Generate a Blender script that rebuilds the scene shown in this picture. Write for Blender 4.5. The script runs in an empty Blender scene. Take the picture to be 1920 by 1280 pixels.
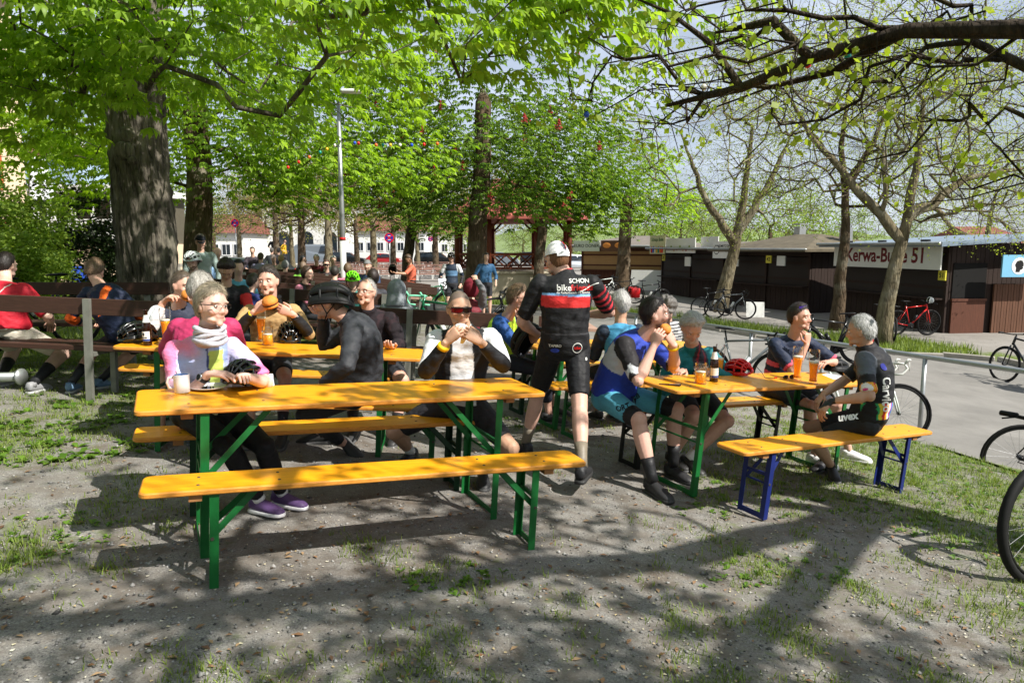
import bpy, bmesh, math, random
import numpy as np
from mathutils import Vector, Matrix, Quaternion
from mathutils.bvhtree import BVHTree

random.seed(7); RNG = np.random.default_rng(7)
SC = bpy.context.scene
COL = SC.collection
R = math.radians

# ------------------------------------------------------------------ camera
F_PX, CX, CY, Y_HOR, EYE = 1314.5, 960.0, 640.0, 467.0, 1.62
PITCH = math.atan((CY - Y_HOR) / F_PX)
cam_d = bpy.data.cameras.new('camera'); cam = bpy.data.objects.new('camera', cam_d); COL.objects.link(cam)
cam_d.sensor_width = 36.0; cam_d.lens = F_PX / 1920 * 36; cam_d.clip_end = 3000; cam_d.clip_start = 0.05
cam.location = (0, 0, EYE); cam.rotation_euler = (math.pi / 2 - PITCH, 0, 0)
SC.camera = cam

# ------------------------------------------------------------------ sky, sun, exposure
SUN_DIR = Vector((0.80, -0.50, 0.98)).normalized()          # towards the sun
SUN_EL = math.asin(SUN_DIR.z); SUN_AZ = math.atan2(SUN_DIR.x, SUN_DIR.y)
W = bpy.data.worlds.new('World'); SC.world = W; W.use_nodes = True
_n = W.node_tree.nodes; _l = W.node_tree.links; _n.clear()
_o = _n.new('ShaderNodeOutputWorld'); _b = _n.new('ShaderNodeBackground'); _s = _n.new('ShaderNodeTexSky')
_s.sky_type = 'NISHITA'; _s.sun_disc = False; _s.sun_elevation = SUN_EL; _s.sun_rotation = SUN_AZ
_s.air_density = 1.0; _s.dust_density = 2.2; _s.ozone_density = 1.2; _s.altitude = 300
_tc = _n.new('ShaderNodeTexCoord'); _mp = _n.new('ShaderNodeMapping'); _mp.inputs['Scale'].default_value = (1.0, 1.0, 3.2)
_no = _n.new('ShaderNodeTexNoise'); _no.inputs['Scale'].default_value = 2.6; _no.inputs['Detail'].default_value = 7; _no.inputs['Roughness'].default_value = 0.62
_rp = _n.new('ShaderNodeValToRGB'); _rp.color_ramp.elements[0].position = 0.42; _rp.color_ramp.elements[1].position = 0.78
_rp.color_ramp.elements[0].color = (0.36, 0.36, 0.36, 1); _rp.color_ramp.elements[1].color = (0.92, 0.92, 0.92, 1)
_mx = _n.new('ShaderNodeMix'); _mx.data_type = 'RGBA'
_mx.inputs['B'].default_value = (10.8, 11.9, 14.0, 1)           # thin high cloud over the whole sky
_l.new(_tc.outputs['Generated'], _mp.inputs['Vector']); _l.new(_mp.outputs['Vector'], _no.inputs['Vector'])
_l.new(_no.outputs['Fac'], _rp.inputs['Fac']); _l.new(_rp.outputs['Color'], _mx.inputs['Factor'])
_l.new(_s.outputs['Color'], _mx.inputs['A']); _l.new(_mx.outputs['Result'], _b.inputs['Color'])
_b.inputs['Strength'].default_value = 0.056
_l.new(_b.outputs['Background'], _o.inputs['Surface'])
sun_d = bpy.data.lights.new('sun', 'SUN'); sun_d.energy = 5.0; sun_d.angle = R(0.53); sun_d.color = (1.0, 0.955, 0.88)
sun = bpy.data.objects.new('sun', sun_d); COL.objects.link(sun); sun.location = (20, -12, 30)
sun.rotation_euler = (-SUN_DIR).to_track_quat('-Z', 'Y').to_euler()
vs = SC.view_settings
vs.view_transform = 'Standard'; vs.look = 'None'; vs.exposure = 0.76; vs.gamma = 1.0; vs.use_curve_mapping = False
SC.render.engine = 'CYCLES'
SC.cycles.max_bounces = 6; SC.cycles.diffuse_bounces = 2; SC.cycles.transparent_max_bounces = 10; SC.cycles.caustics_reflective = False; SC.cycles.caustics_refractive = False
SC.cycles.use_denoising = True

# ------------------------------------------------------------------ measuring: photo pixel -> place
_cp, _sp = math.cos(PITCH), math.sin(PITCH)
def ray(px, py):
    u = (px - CX) / F_PX; v = (CY - py) / F_PX
    return Vector((u, _cp + v * _sp, -_sp + v * _cp))
def P(px, py, Y):
    d = ray(px, py); t = Y / d.y
    return Vector((d.x * t, Y, EYE + d.z * t))
def sstep(a, b, x):
    t = np.clip((x - a) / (b - a), 0, 1); return t * t * (3 - 2 * t)
def gz(x, y):
    s = -0.0577 * np.clip(x, -5, .5) - 0.0893 * (np.clip(x, .5, 9.) - .5)
    lf = sstep(-2., -6., x); t = sstep(8. + 2. * lf, 26. + 14. * lf, y); far = -.38 - .42 * sstep(3., 9., x) * (1 - sstep(32., 60., y))
    bank = sstep(0., .35, (x - 4.4) * .818 + (y - 6.9) * .576) * .28 * (1 - sstep(9., 15., y))     # step down to the road
    return s * (1 - t) + far * t - bank
def G(px, py, dz=0.0):
    d = ray(px, py); z = 0.0
    for _ in range(40):
        t = (z + dz - EYE) / d.z
        z = 0.5 * z + 0.5 * float(gz(d.x * t, d.y * t))
    t = (z + dz - EYE) / d.z
    return Vector((d.x * t, d.y * t, z))
def on(x, y, dz=0.0): return Vector((x, y, float(gz(x, y)) + dz))

# ------------------------------------------------------------------ materials
def lin(c):
    if isinstance(c, str):
        c = [int(c[i:i + 2], 16) / 255 for i in (0, 2, 4)]
    return tuple((x / 12.92 if x <= 0.04045 else ((x + 0.055) / 1.055) ** 2.4) for x in c[:3])
MATS = {}
def mat(name, col, rough=0.6, var=0.15, scale=8.0, metal=0.0, bump=0.0, bscale=60.0, spec=0.4, vcol=False, trans=0.0, emit=None, coat=0.0, stretch=None, alpha=None, ior=1.45, bdist=0.01):
    """principled material; col hex/sRGB, noise varies its value, optional fine relief."""
    if name in MATS: return MATS[name]
    m = bpy.data.materials.new(name); m.use_nodes = True; MATS[name] = m
    nt = m.node_tree; n = nt.nodes; l = nt.links; b = n['Principled BSDF']
    b.inputs['Roughness'].default_value = rough; b.inputs['Metallic'].default_value = metal
    b.inputs['Specular IOR Level'].default_value = spec; b.inputs['IOR'].default_value = ior
    if coat: b.inputs['Coat Weight'].default_value = coat; b.inputs['Coat Roughness'].default_value = 0.15
    tc = n.new('ShaderNodeTexCoord'); mp = n.new('ShaderNodeMapping'); l.new(tc.outputs['Object'], mp.inputs['Vector'])
    if stretch: mp.inputs['Scale'].default_value = stretch
    if vcol:
        a = n.new('ShaderNodeAttribute'); a.attribute_name = 'Col'; csrc = a.outputs['Color']
    else:
        rgb = n.new('ShaderNodeRGB'); rgb.outputs[0].default_value = (*lin(col), 1); csrc = rgb.outputs[0]
    if var > 0:
        no = n.new('ShaderNodeTexNoise'); no.inputs['Scale'].default_value = scale; no.inputs['Detail'].default_value = 5; no.inputs['Roughness'].default_value = .65
        l.new(mp.outputs['Vector'], no.inputs['Vector'])
        mr = n.new('ShaderNodeMapRange'); mr.inputs['From Min'].default_value = .25; mr.inputs['From Max'].default_value = .75
        mr.inputs['To Min'].default_value = 1 - var; mr.inputs['To Max'].default_value = 1 + var
        l.new(no.outputs['Fac'], mr.inputs['Value'])
        mu = n.new('ShaderNodeVectorMath'); mu.operation = 'SCALE'
        l.new(csrc, mu.inputs[0]); l.new(mr.outputs['Result'], mu.inputs['Scale']); csrc = mu.outputs['Vector']
    l.new(csrc, b.inputs['Base Color'])
    if bump > 0:
        nb = n.new('ShaderNodeTexNoise'); nb.inputs['Scale'].default_value = bscale; nb.inputs['Detail'].default_value = 4
        l.new(mp.outputs['Vector'], nb.inputs['Vector'])
        bu = n.new('ShaderNodeBump'); bu.inputs['Strength'].default_value = bump; bu.inputs['Distance'].default_value = bdist
        l.new(nb.outputs['Fac'], bu.inputs['Height']); l.new(bu.outputs['Normal'], b.inputs['Normal'])
    if trans: b.inputs['Transmission Weight'].default_value = trans
    if emit: b.inputs['Emission Color'].default_value = (*lin(col), 1); b.inputs['Emission Strength'].default_value = emit
    return m
def glass_mat(name, clear=.9, tint=(1, 1, 1), rough=.02):
    if name in MATS: return MATS[name]
    m = bpy.data.materials.new(name); m.use_nodes = True; MATS[name] = m; n = m.node_tree.nodes; l = m.node_tree.links; n.clear()
    o = n.new('ShaderNodeOutputMaterial'); t = n.new('ShaderNodeBsdfTransparent'); t.inputs['Color'].default_value = (*tint, 1); g = n.new('ShaderNodeBsdfGlossy'); g.inputs['Roughness'].default_value = rough
    f = n.new('ShaderNodeLayerWeight'); f.inputs['Blend'].default_value = .12; a = n.new('ShaderNodeMath'); a.operation = 'MULTIPLY_ADD'; a.inputs[1].default_value = .55; a.inputs[2].default_value = (1 - clear) * .3; l.new(f.outputs['Fresnel'], a.inputs[0])
    x = n.new('ShaderNodeMixShader'); l.new(a.outputs[0], x.inputs['Fac']); l.new(t.outputs['BSDF'], x.inputs[1]); l.new(g.outputs['BSDF'], x.inputs[2]); l.new(x.outputs['Shader'], o.inputs['Surface']); return m
def leaf_mat(name, c1, c2, trans=0.5, rough=0.5):
    if name in MATS: return MATS[name]
    m = bpy.data.materials.new(name); m.use_nodes = True; MATS[name] = m
    nt = m.node_tree; n = nt.nodes; l = nt.links; n.clear()
    o = n.new('ShaderNodeOutputMaterial'); a = n.new('ShaderNodeAttribute'); a.attribute_name = 'Col'
    mx = n.new('ShaderNodeMix'); mx.data_type = 'RGBA'; mx.inputs['A'].default_value = (*lin(c1), 1); mx.inputs['B'].default_value = (*lin(c2), 1)
    l.new(a.outputs['Fac'], mx.inputs['Factor'])
    p = n.new('ShaderNodeBsdfPrincipled'); p.inputs['Roughness'].default_value = rough; p.inputs['Specular IOR Level'].default_value = .35
    t = n.new('ShaderNodeBsdfTranslucent'); ms = n.new('ShaderNodeMixShader'); ms.inputs['Fac'].default_value = trans
    hs = n.new('ShaderNodeHueSaturation'); hs.inputs['Saturation'].default_value = 1.08; hs.inputs['Value'].default_value = 1.5; hs.inputs['Hue'].default_value = .493
    l.new(mx.outputs['Result'], p.inputs['Base Color']); l.new(mx.outputs['Result'], hs.inputs['Color']); l.new(hs.outputs['Color'], t.inputs['Color'])
    l.new(p.outputs['BSDF'], ms.inputs[1]); l.new(t.outputs['BSDF'], ms.inputs[2]); l.new(ms.outputs['Shader'], o.inputs['Surface'])
    return m

# ------------------------------------------------------------------ mesh building
def nrm(v):
    v = np.asarray(v, float); return v / (np.linalg.norm(v) + 1e-12)
def perp_frame(d, ref=(0, 0, 1)):
    d = nrm(d); r = np.asarray(ref, float)
    if abs(np.dot(d, nrm(r))) > .97: r = np.array((1., 0, 0)) if abs(d[0]) < .9 else np.array((0, 1., 0))
    a = nrm(np.cross(r, d)); b = np.cross(d, a)
    return a, b
class MB:
    def __init__(s): s.v = []; s.f = []; s.mi = []; s.n = 0
    def add(s, V, Fs, mi=0):
        V = np.asarray(V, float); s.v.append(V); o = s.n
        for f in Fs: s.f.append(tuple(i + o for i in f)); s.mi.append(mi)
        s.n += len(V); return s
    def box(s, c, size, M=None, mi=0):
        h = np.asarray(size, float) / 2
        V = np.array([(x, y, z) for x in (-1, 1) for y in (-1, 1) for z in (-1, 1)]) * h
        if M is not None: V = V @ np.asarray(M, float).T
        V = V + np.asarray(c, float)
        return s.add(V, [(0, 1, 3, 2), (4, 6, 7, 5), (0, 4, 5, 1), (2, 3, 7, 6), (0, 2, 6, 4), (1, 5, 7, 3)], mi)
    def beam(s, a, b, w, h, ref=(0, 0, 1), mi=0):
        a = np.asarray(a, float); b = np.asarray(b, float); d = b - a; L = np.linalg.norm(d)
        x, y = perp_frame(d, ref)
        return s.box((a + b) / 2, (w, h, L), np.stack([x, y, d / L], 1), mi)
    def tube(s, pts, rad, n=8, caps=True, ref=(0, 0, 1), side=None, mi=0, closed=False):
        pts = np.asarray(pts, float); m = len(pts); V = []
        rad = [rad] * m if (np.isscalar(rad) or isinstance(rad, tuple)) else rad
        a = None; ang = np.arange(n) * 2 * math.pi / n
        for i in range(m):
            if closed: d = pts[(i + 1) % m] - pts[i - 1]
            else: d = pts[min(i + 1, m - 1)] - pts[max(i - 1, 0)]
            d = nrm(d)
            if side is not None:
                sd = np.asarray(side[i] if np.ndim(side) == 2 else side, float); x = sd - d * np.dot(sd, d)
                x = nrm(x); y = np.cross(d, x)
            elif a is None: x, y = perp_frame(d, ref)
            else:
                x = a - d * np.dot(a, d); x = nrm(x); y = np.cross(d, x)
            a = x; r = rad[i]; rx, ry = (r, r) if np.isscalar(r) else r
            V.append(pts[i] + np.outer(np.cos(ang) * rx, x) + np.outer(np.sin(ang) * ry, y))
        V = np.concatenate(V); Fs = []
        for i in range(m if closed else m - 1):
            j = (i + 1) % m
            for k in range(n):
                k2 = (k + 1) % n
                Fs.append((i * n + k, i * n + k2, j * n + k2, j * n + k))
        if caps and not closed:
            Fs.append(tuple(range(n - 1, -1, -1))); Fs.append(tuple((m - 1) * n + k for k in range(n)))
        return s.add(V, Fs, mi)
    def lathe(s, prof, n=16, c=(0, 0, 0), M=None, mi=0, capb=True, capt=True):
        ang = np.arange(n) * 2 * math.pi / n; V = []
        for r, z in prof: V.append(np.stack([np.cos(ang) * r, np.sin(ang) * r, np.full(n, z)], 1))
        V = np.concatenate(V)
        if M is not None: V = V @ np.asarray(M, float).T
        V = V + np.asarray(c, float); Fs = []; m = len(prof)
        for i in range(m - 1):
            for k in range(n):
                k2 = (k + 1) % n; Fs.append((i * n + k, i * n + k2, (i + 1) * n + k2, (i + 1) * n + k))
        if capb: Fs.append(tuple(range(n - 1, -1, -1)))
        if capt: Fs.append(tuple((m - 1) * n + k for k in range(n)))
        return s.add(V, Fs, mi)
    def sph(s, c, r, M=None, nu=14, nv=9, mi=0):
        r = (r, r, r) if np.isscalar(r) else r
        V = [(0, 0, -1)]
        for i in range(1, nv):
            t = -math.pi / 2 + math.pi * i / nv
            for k in range(nu):
                p = 2 * math.pi * k / nu; V.append((math.cos(t) * math.cos(p), math.cos(t) * math.sin(p), math.sin(t)))
        V.append((0, 0, 1)); V = np.array(V) * np.asarray(r, float)
        if M is not None: V = V @ np.asarray(M, float).T
        V = V + np.asarray(c, float); Fs = []; last = len(V) - 1
        for k in range(nu):
            k2 = (k + 1) % nu; Fs.append((0, 1 + k2, 1 + k))
            for i in range(nv - 2):
                a = 1 + i * nu; Fs.append((a + k, a + k2, a + nu + k2, a + nu + k))
            a = 1 + (nv - 2) * nu; Fs.append((a + k, a + k2, last))
        return s.add(V, Fs, mi)
    def prism(s, poly, z0, z1, M=None, c=(0, 0, 0), mi=0, bev=0.0):
        """poly in xy extruded z0..z1, optional small top/bottom chamfer"""
        p = np.asarray(poly, float); n = len(p); rings = []
        if bev > 0:
            cen = p.mean(0); d = p - cen; ins = p - np.sign(d) * bev
            rings = [(ins, z0), (p, z0 + bev), (p, z1 - bev), (ins, z1)]
        else: rings = [(p, z0), (p, z1)]
        V = np.concatenate([np.column_stack([q, np.full(n, z)]) for q, z in rings])
        if M is not None: V = V @ np.asarray(M, float).T
        V = V + np.asarray(c, float); Fs = [tuple(range(n - 1, -1, -1)), tuple((len(rings) - 1) * n + k for k in range(n))]
        for i in range(len(rings) - 1):
            for k in range(n):
                k2 = (k + 1) % n; Fs.append((i * n + k, i * n + k2, (i + 1) * n + k2, (i + 1) * n + k))
        return s.add(V, Fs, mi)
    def mesh(s, name='m', mats=(), smooth=False):
        me = bpy.data.meshes.new(name)
        V = np.concatenate(s.v) if s.v else np.zeros((0, 3))
        me.from_pydata(V.tolist(), [], s.f)
        for m in mats: me.materials.append(m)
        if any(s.mi): me.polygons.foreach_set('material_index', s.mi)
        if smooth: me.polygons.foreach_set('use_smooth', [True] * len(me.polygons))
        me.update(); return me
    def obj(s, name, m, parent=None, smooth=False, loc=None, rot=None):
        mats = m if isinstance(m, (list, tuple)) else [m]
        return link(name, s.mesh(name, mats, smooth), parent, loc, rot)
def link(name, data, parent=None, loc=None, rot=None):
    o = bpy.data.objects.new(name, data); COL.objects.link(o)
    if parent is not None: o.parent = parent
    if loc is not None: o.location = loc
    if rot is not None: o.rotation_euler = rot
    return o
def tag(o, label, cat, group=None, kind=None):
    if label: o['label'] = label
    if cat: o['category'] = cat
    if group: o['group'] = group
    if kind: o['kind'] = kind
    return o
def thing(name, label, cat, loc=(0, 0, 0), rot=(0, 0, 0), group=None):
    return tag(link(name, None, None, loc, rot), label, cat, group)
def struct(o, label=None):
    o['kind'] = 'structure'
    if label: o['label'] = label
    return o
def stuff(o, label, cat):
    o['kind'] = 'stuff'; o['label'] = label
    if cat: o['category'] = cat
    return o
def dup(root, loc=None, rot=None, label=None, group=None, scale=None):
    r = root.copy(); COL.objects.link(r)
    if loc is not None: r.location = loc
    if rot is not None: r.rotation_euler = rot
    if label: r['label'] = label
    if group: r['group'] = group
    if scale: r.scale = scale
    for ch in root.children:
        c = ch.copy(); COL.objects.link(c); c.parent = r
        for g in ch.children:
            d = g.copy(); COL.objects.link(d); d.parent = c
    return r
def fastmesh(name, V, T, mats, vcol=None, smooth=False, quads=False):
    """V (n,3), T (m,3|4) numpy -> mesh, quick for large counts"""
    me = bpy.data.meshes.new(name); V = np.ascontiguousarray(V, np.float32); T = np.ascontiguousarray(T, np.int32); k = T.shape[1]
    me.vertices.add(len(V)); me.vertices.foreach_set('co', V.ravel())
    me.loops.add(T.size); me.loops.foreach_set('vertex_index', T.ravel())
    me.polygons.add(len(T)); me.polygons.foreach_set('loop_start', np.arange(0, T.size, k, dtype=np.int32))
    for m in mats: me.materials.append(m)
    if smooth: me.polygons.foreach_set('use_smooth', np.ones(len(T), bool))
    me.update(calc_edges=True)
    if vcol is not None:
        a = me.attributes.new('Col', 'FLOAT_COLOR', 'POINT'); c = np.ones((len(V), 4), np.float32)
        vc = np.asarray(vcol, np.float32)
        if vc.ndim == 1: c[:, :3] = vc[:, None]
        else: c[:, :3] = vc
        a.data.foreach_set('color', c.ravel())
    return me
def rnoise(p, scale, seed=0, oct=3):
    """cheap smooth pseudo noise, about -1..1"""
    r = np.random.default_rng(seed); p = np.asarray(p, float) * scale; out = 0; amp = 1; tot = 0
    for o in range(oct):
        for _ in range(4):
            k = r.normal(size=p.shape[1]) * (1.9 ** o); out = out + amp * np.sin(p @ k + r.uniform(0, 6.28)); tot += amp * .6
        amp *= .55
    return out / tot
def text_mb(txt, size, bold=0.0, extrude=0.0, shear=0.0, align='CENTER', spacing=1.0):
    cu = bpy.data.curves.new('t', 'FONT'); cu.body = txt; cu.size = size; cu.align_x = align; cu.align_y = 'CENTER'
    cu.offset = bold; cu.extrude = extrude; cu.shear = shear; cu.space_character = spacing; cu.resolution_u = 3
    o = bpy.data.objects.new('t', cu); COL.objects.link(o)
    dg = bpy.context.evaluated_depsgraph_get(); me = bpy.data.meshes.new_from_object(o.evaluated_get(dg))
    V = np.empty(len(me.vertices) * 3); me.vertices.foreach_get('co', V); V = V.reshape(-1, 3)
    Fs = [tuple(p.vertices) for p in me.polygons]
    bpy.data.objects.remove(o); bpy.data.meshes.remove(me); bpy.data.curves.remove(cu)
    return V, Fs
def text_obj(txt, size, m, parent, loc, rot=(0, 0, 0), bold=0.0, extrude=0.001, name='lettering', shear=0.0, spacing=1.0):
    V, Fs = text_mb(txt, size, bold, extrude, shear, 'CENTER', spacing)
    b = MB(); b.add(V, Fs); return b.obj(name, m, parent, loc=loc, rot=rot)
# ================================================================== ground, road, kerbs
def poly_world(pix): return np.array([tuple(G(*p))[:2] for p in pix])
def resample(p, n):
    p = np.asarray(p, float); d = np.r_[0, np.cumsum(np.linalg.norm(np.diff(p, axis=0), axis=1))]
    t = np.linspace(0, d[-1], n); return np.column_stack([np.interp(t, d, p[:, k]) for k in range(p.shape[1])])
ROAD_NEAR = np.vstack([[(30., -14.), (9.2, 2.2)], poly_world([(1920, 888), (1735, 830), (1560, 782), (1382, 742), (1290, 700)]), [(2.2, 12.4), (0.8, 15.0), (-2.5, 18.0), (-9, 23), (-16, 27), (-30, 33)]])
ROAD_FAR = np.vstack([[(38., -8.), (13.5, 6.5)], poly_world([(1960, 700), (1860, 674), (1700, 668), (1560, 652)]), [(6.3, 17.0), (4.6, 19.0), (2.2, 21.5), (-2.0, 25.0), (-8.5, 29.5), (-16, 33), (-30, 39)]])
ROAD_NEAR = resample(ROAD_NEAR, 90); ROAD_FAR = resample(ROAD_FAR, 90)
def in_poly(x, y, poly):
    inside = np.zeros(x.shape, bool); n = len(poly)
    for i in range(n):
        x1, y1 = poly[i]; x2, y2 = poly[i - 1]
        c = ((y1 > y) != (y2 > y)) & (x < (x2 - x1) * (y - y1) / (y2 - y1 + 1e-12) + x1); inside ^= c
    return inside
ROAD_POLY = np.vstack([ROAD_NEAR, ROAD_FAR[::-1]])
def axis(lo, hi, step, far, grow=1.16):
    mid = list(np.arange(lo, hi, step)); s = step; a = lo; left = []
    while a > -far: s *= grow; a -= s; left.append(a)
    s = step; b = mid[-1]; right = []
    while b < far: s *= grow; b += s; right.append(b)
    return np.array(left[::-1] + mid + right)
gxs = axis(-6, 7, .07, 1600); gys = axis(1.4, 9, .07, 1600)
gx, gy = np.meshgrid(gxs, gys, indexing='ij')
g_road = in_poly(gx, gy, ROAD_POLY)
pxy = np.column_stack([gx.ravel(), gy.ravel()])
rel = rnoise(pxy, 1.3, 1).reshape(gx.shape) * .018 + rnoise(pxy, 6., 2).reshape(gx.shape) * .008 + rnoise(pxy, 22., 3).reshape(gx.shape) * .004
near_m = (np.abs(gx) < 9) & (gy > -2) & (gy < 14)
def grass_noise(x, y):  # 0..1 grassiness of the ground by place
    p = np.column_stack([x.ravel(), y.ravel()])
    n = (rnoise(p, 1.1, 11) * .6 + rnoise(p, 3.7, 12) * .4).reshape(x.shape)
    base = .20 + .32 * sstep(1.0, 4.2, x) * sstep(9., 5.5, y) + .22 * sstep(-1.6, -4.2, x) + .12 * sstep(3.0, 1.6, y)
    base = np.where((x < -3) & (y > 8.2), .95, base)                                       # lawn at the left
    base = np.maximum(base, .30 * sstep(6, 9, y))
    return np.clip(base + n * .28, 0, 1)
grassy = grass_noise(gx, gy)
dfar = np.abs(np.interp(gx, ROAD_FAR[::-1, 0], ROAD_FAR[::-1, 1]) - gy)
verge = (~g_road) & (gy > np.interp(gx, ROAD_FAR[::-1, 0], ROAD_FAR[::-1, 1])) & (dfar < 4.4) & (gx < 12.6) & (gx > -26)
grassy = np.where(verge, np.clip(.75 + .5 * rnoise(pxy, .7, 14).reshape(gx.shape), .25, 1), grassy)
beyond = (gy > np.interp(gx, ROAD_FAR[::-1, 0], ROAD_FAR[::-1, 1]) + 4.4) & (gy < 130)
grassy = np.where(beyond, .08, grassy); grassy = np.where((gx < -13) & (gy < 40) & (gy > 8), .9, grassy)
grassy = np.where(gy > 130, .9, grassy)
gzv = gz(gx, gy) + np.where(near_m & ~g_road, rel, 0) - np.where(g_road, .02, 0)
pave = np.where(beyond & (gy <= 130), 1., 0.)
nx, ny = gx.shape; idx = np.arange(nx * ny).reshape(nx, ny)
Tq = np.stack([idx[:-1, :-1], idx[1:, :-1], idx[1:, 1:], idx[:-1, 1:]], -1).reshape(-1, 4)
def ground_material():
    m = bpy.data.materials.new('ground_soil'); m.use_nodes = True; n = m.node_tree.nodes; l = m.node_tree.links; b = n['Principled BSDF']
    b.inputs['Roughness'].default_value = .95; b.inputs['Specular IOR Level'].default_value = .15
    tc = n.new('ShaderNodeTexCoord')
    def noise(sc, det=5, ro=.6):
        t = n.new('ShaderNodeTexNoise'); t.inputs['Scale'].default_value = sc; t.inputs['Detail'].default_value = det; t.inputs['Roughness'].default_value = ro
        l.new(tc.outputs['Object'], t.inputs['Vector']); return t.outputs['Fac']
    def ramp(src, a, b_):
        r = n.new('ShaderNodeMapRange'); r.inputs['From Min'].default_value = a; r.inputs['From Max'].default_value = b_; l.new(src, r.inputs['Value']); return r.outputs['Result']
    def mix(f, A, B):
        x = n.new('ShaderNodeMix'); x.data_type = 'RGBA'
        if isinstance(f, float): x.inputs['Factor'].default_value = f
        else: l.new(f, x.inputs['Factor'])
        for k, c in (('A', A), ('B', B)):
            if isinstance(c, tuple): x.inputs[k].default_value = (*c, 1)
            else: l.new(c, x.inputs[k])
        return x.outputs['Result']
    soil = mix(ramp(noise(2.2), .35, .65), (.112, .090, .070), (.180, .163, .143))
    vo = n.new('ShaderNodeTexVoronoi'); vo.inputs['Scale'].default_value = 95; l.new(tc.outputs['Object'], vo.inputs['Vector'])
    grav = mix(ramp(noise(110, 3, .8), .3, .7), (.080, .078, .075), (.34, .325, .30))
    soil = mix(ramp(noise(5.5), .36, .62), soil, grav)
    soil = mix(ramp(noise(38, 6, .75), .54, .75), soil, (.29, .27, .24))
    gr = mix(ramp(noise(14, 6, .7), .35, .65), (.060, .085, .020), (.155, .20, .050))
    at = n.new('ShaderNodeAttribute'); at.attribute_name = 'Col'; sp = n.new('ShaderNodeSeparateColor'); l.new(at.outputs['Color'], sp.inputs['Color'])
    ma = n.new('ShaderNodeMath'); ma.operation = 'ADD'; l.new(sp.outputs['Red'], ma.inputs[0]); l.new(ramp(noise(9, 6, .75), .2, .8), ma.inputs[1])
    col = mix(ramp(ma.outputs[0], .80, 1.22), soil, gr)
    pv = mix(ramp(noise(.6, 6, .7), .3, .7), (.20, .185, .165), (.28, .262, .238))
    col = mix(sp.outputs['Green'], col, mix(ramp(ma.outputs[0], .95, 1.25), pv, gr))
    l.new(col, b.inputs['Base Color'])
    bu = n.new('ShaderNodeBump'); bu.inputs['Strength'].default_value = .8; bu.inputs['Distance'].default_value = .010
    h = n.new('ShaderNodeMath'); h.operation = 'ADD'; l.new(noise(42, 8, .8), h.inputs[0]); l.new(noise(9, 5, .6), h.inputs[1])
    l.new(h.outputs[0], bu.inputs['Height']); l.new(bu.outputs['Normal'], b.inputs['Normal'])
    return m
vc = np.column_stack([grassy.ravel(), pave.ravel(), np.zeros(nx * ny)])
struct(link('ground', fastmesh('ground', np.column_stack([gx.ravel(), gy.ravel(), gzv.ravel()]), Tq, [ground_material()], vc, True)))
# road sheet
na = 8; RV = []
for i in range(90):
    for k in range(na + 1):
        q = ROAD_NEAR[i] * (1 - k / na) + ROAD_FAR[i] * k / na; RV.append((q[0], q[1], float(gz(*q)) + .004 + .03 * math.sin(math.pi * k / na)))
ri = np.arange(90 * (na + 1)).reshape(90, na + 1)
RT = np.stack([ri[:-1, :-1], ri[1:, :-1], ri[1:, 1:], ri[:-1, 1:]], -1).reshape(-1, 4)
M_ASPH = mat('asphalt', (.47, .46, .44), .9, .22, 1.6, bump=.35, bscale=240, spec=.2)
struct(link('road', fastmesh('road', np.array(RV), RT, [M_ASPH], None, True)))
# kerb stones along the far edge
M_KERB = mat('kerb_concrete', (.58, .56, .52), .9, .2, 6, bump=.3, bscale=90)
kerb = struct(link('kerb', None)); kme = MB().prism([(-.49, -.06), (.49, -.06), (.49, .06), (-.49, .06)], -.1, .11, bev=.012).mesh('kerb_stone', [M_KERB])
kp = resample(ROAD_FAR, 2000); cum = np.r_[0, np.cumsum(np.linalg.norm(np.diff(kp, axis=0), axis=1))]
for s in np.arange(0, cum[-1], 1.0):
    i = int(np.searchsorted(cum, s)); q = kp[min(i, 1998)]; d = kp[min(i + 1, 1999)] - kp[max(i - 1, 0)]
    if q[1] < 3 or q[1] > 34 or q[0] > 12: continue
    link('kerb_stone', kme, kerb, (q[0], q[1], float(gz(*q)) + random.uniform(-.01, .005)), (0, 0, math.atan2(d[1], d[0])))

# ---- loose gravel, petals, grass and weeds (nobody could count them)
def scatter(n, x0, x1, y0, y1, power=1.6):
    y = y0 + (y1 - y0) * RNG.random(n) ** power; x = RNG.uniform(-1, 1, n) * (0.80 * y + .25); 
    k = (x > x0) & (x < x1) & ~in_poly(x, y, ROAD_POLY); return x[k], y[k]
def zg(x, y):
    p = np.column_stack([x, y]); return gz(x, y) + np.where((np.abs(x) < 9) & (y < 14), rnoise(p, 1.3, 1) * .018 + rnoise(p, 6., 2) * .008 + rnoise(p, 22., 3) * .004, 0)
x, y = scatter(32000, -9, 6, 1.6, 7.0, 1.8)
s = RNG.gamma(2.0, .0022, len(x)).clip(.0018, .018)
oct_ = np.array([(1, 0, 0), (0, 1, 0), (-1, 0, 0), (0, -1, 0), (0, 0, .7), (0, 0, -.7)], float)
jit = oct_[None] * RNG.uniform(.6, 1.2, (len(x), 6, 3)); a = RNG.uniform(0, 6.28, len(x)); ca, sa = np.cos(a)[:, None], np.sin(a)[:, None]
V = np.stack([jit[..., 0] * ca - jit[..., 1] * sa, jit[..., 0] * sa + jit[..., 1] * ca, jit[..., 2]], -1) * s[:, None, None] + np.stack([x, y, zg(x, y) + s * .25], 1)[:, None]
T = np.array([(0, 1, 4), (1, 2, 4), (2, 3, 4), (3, 0, 4), (1, 0, 5), (2, 1, 5), (3, 2, 5), (0, 3, 5)])
T = (T[None] + (np.arange(len(x)) * 6)[:, None, None]).reshape(-1, 3)
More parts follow.
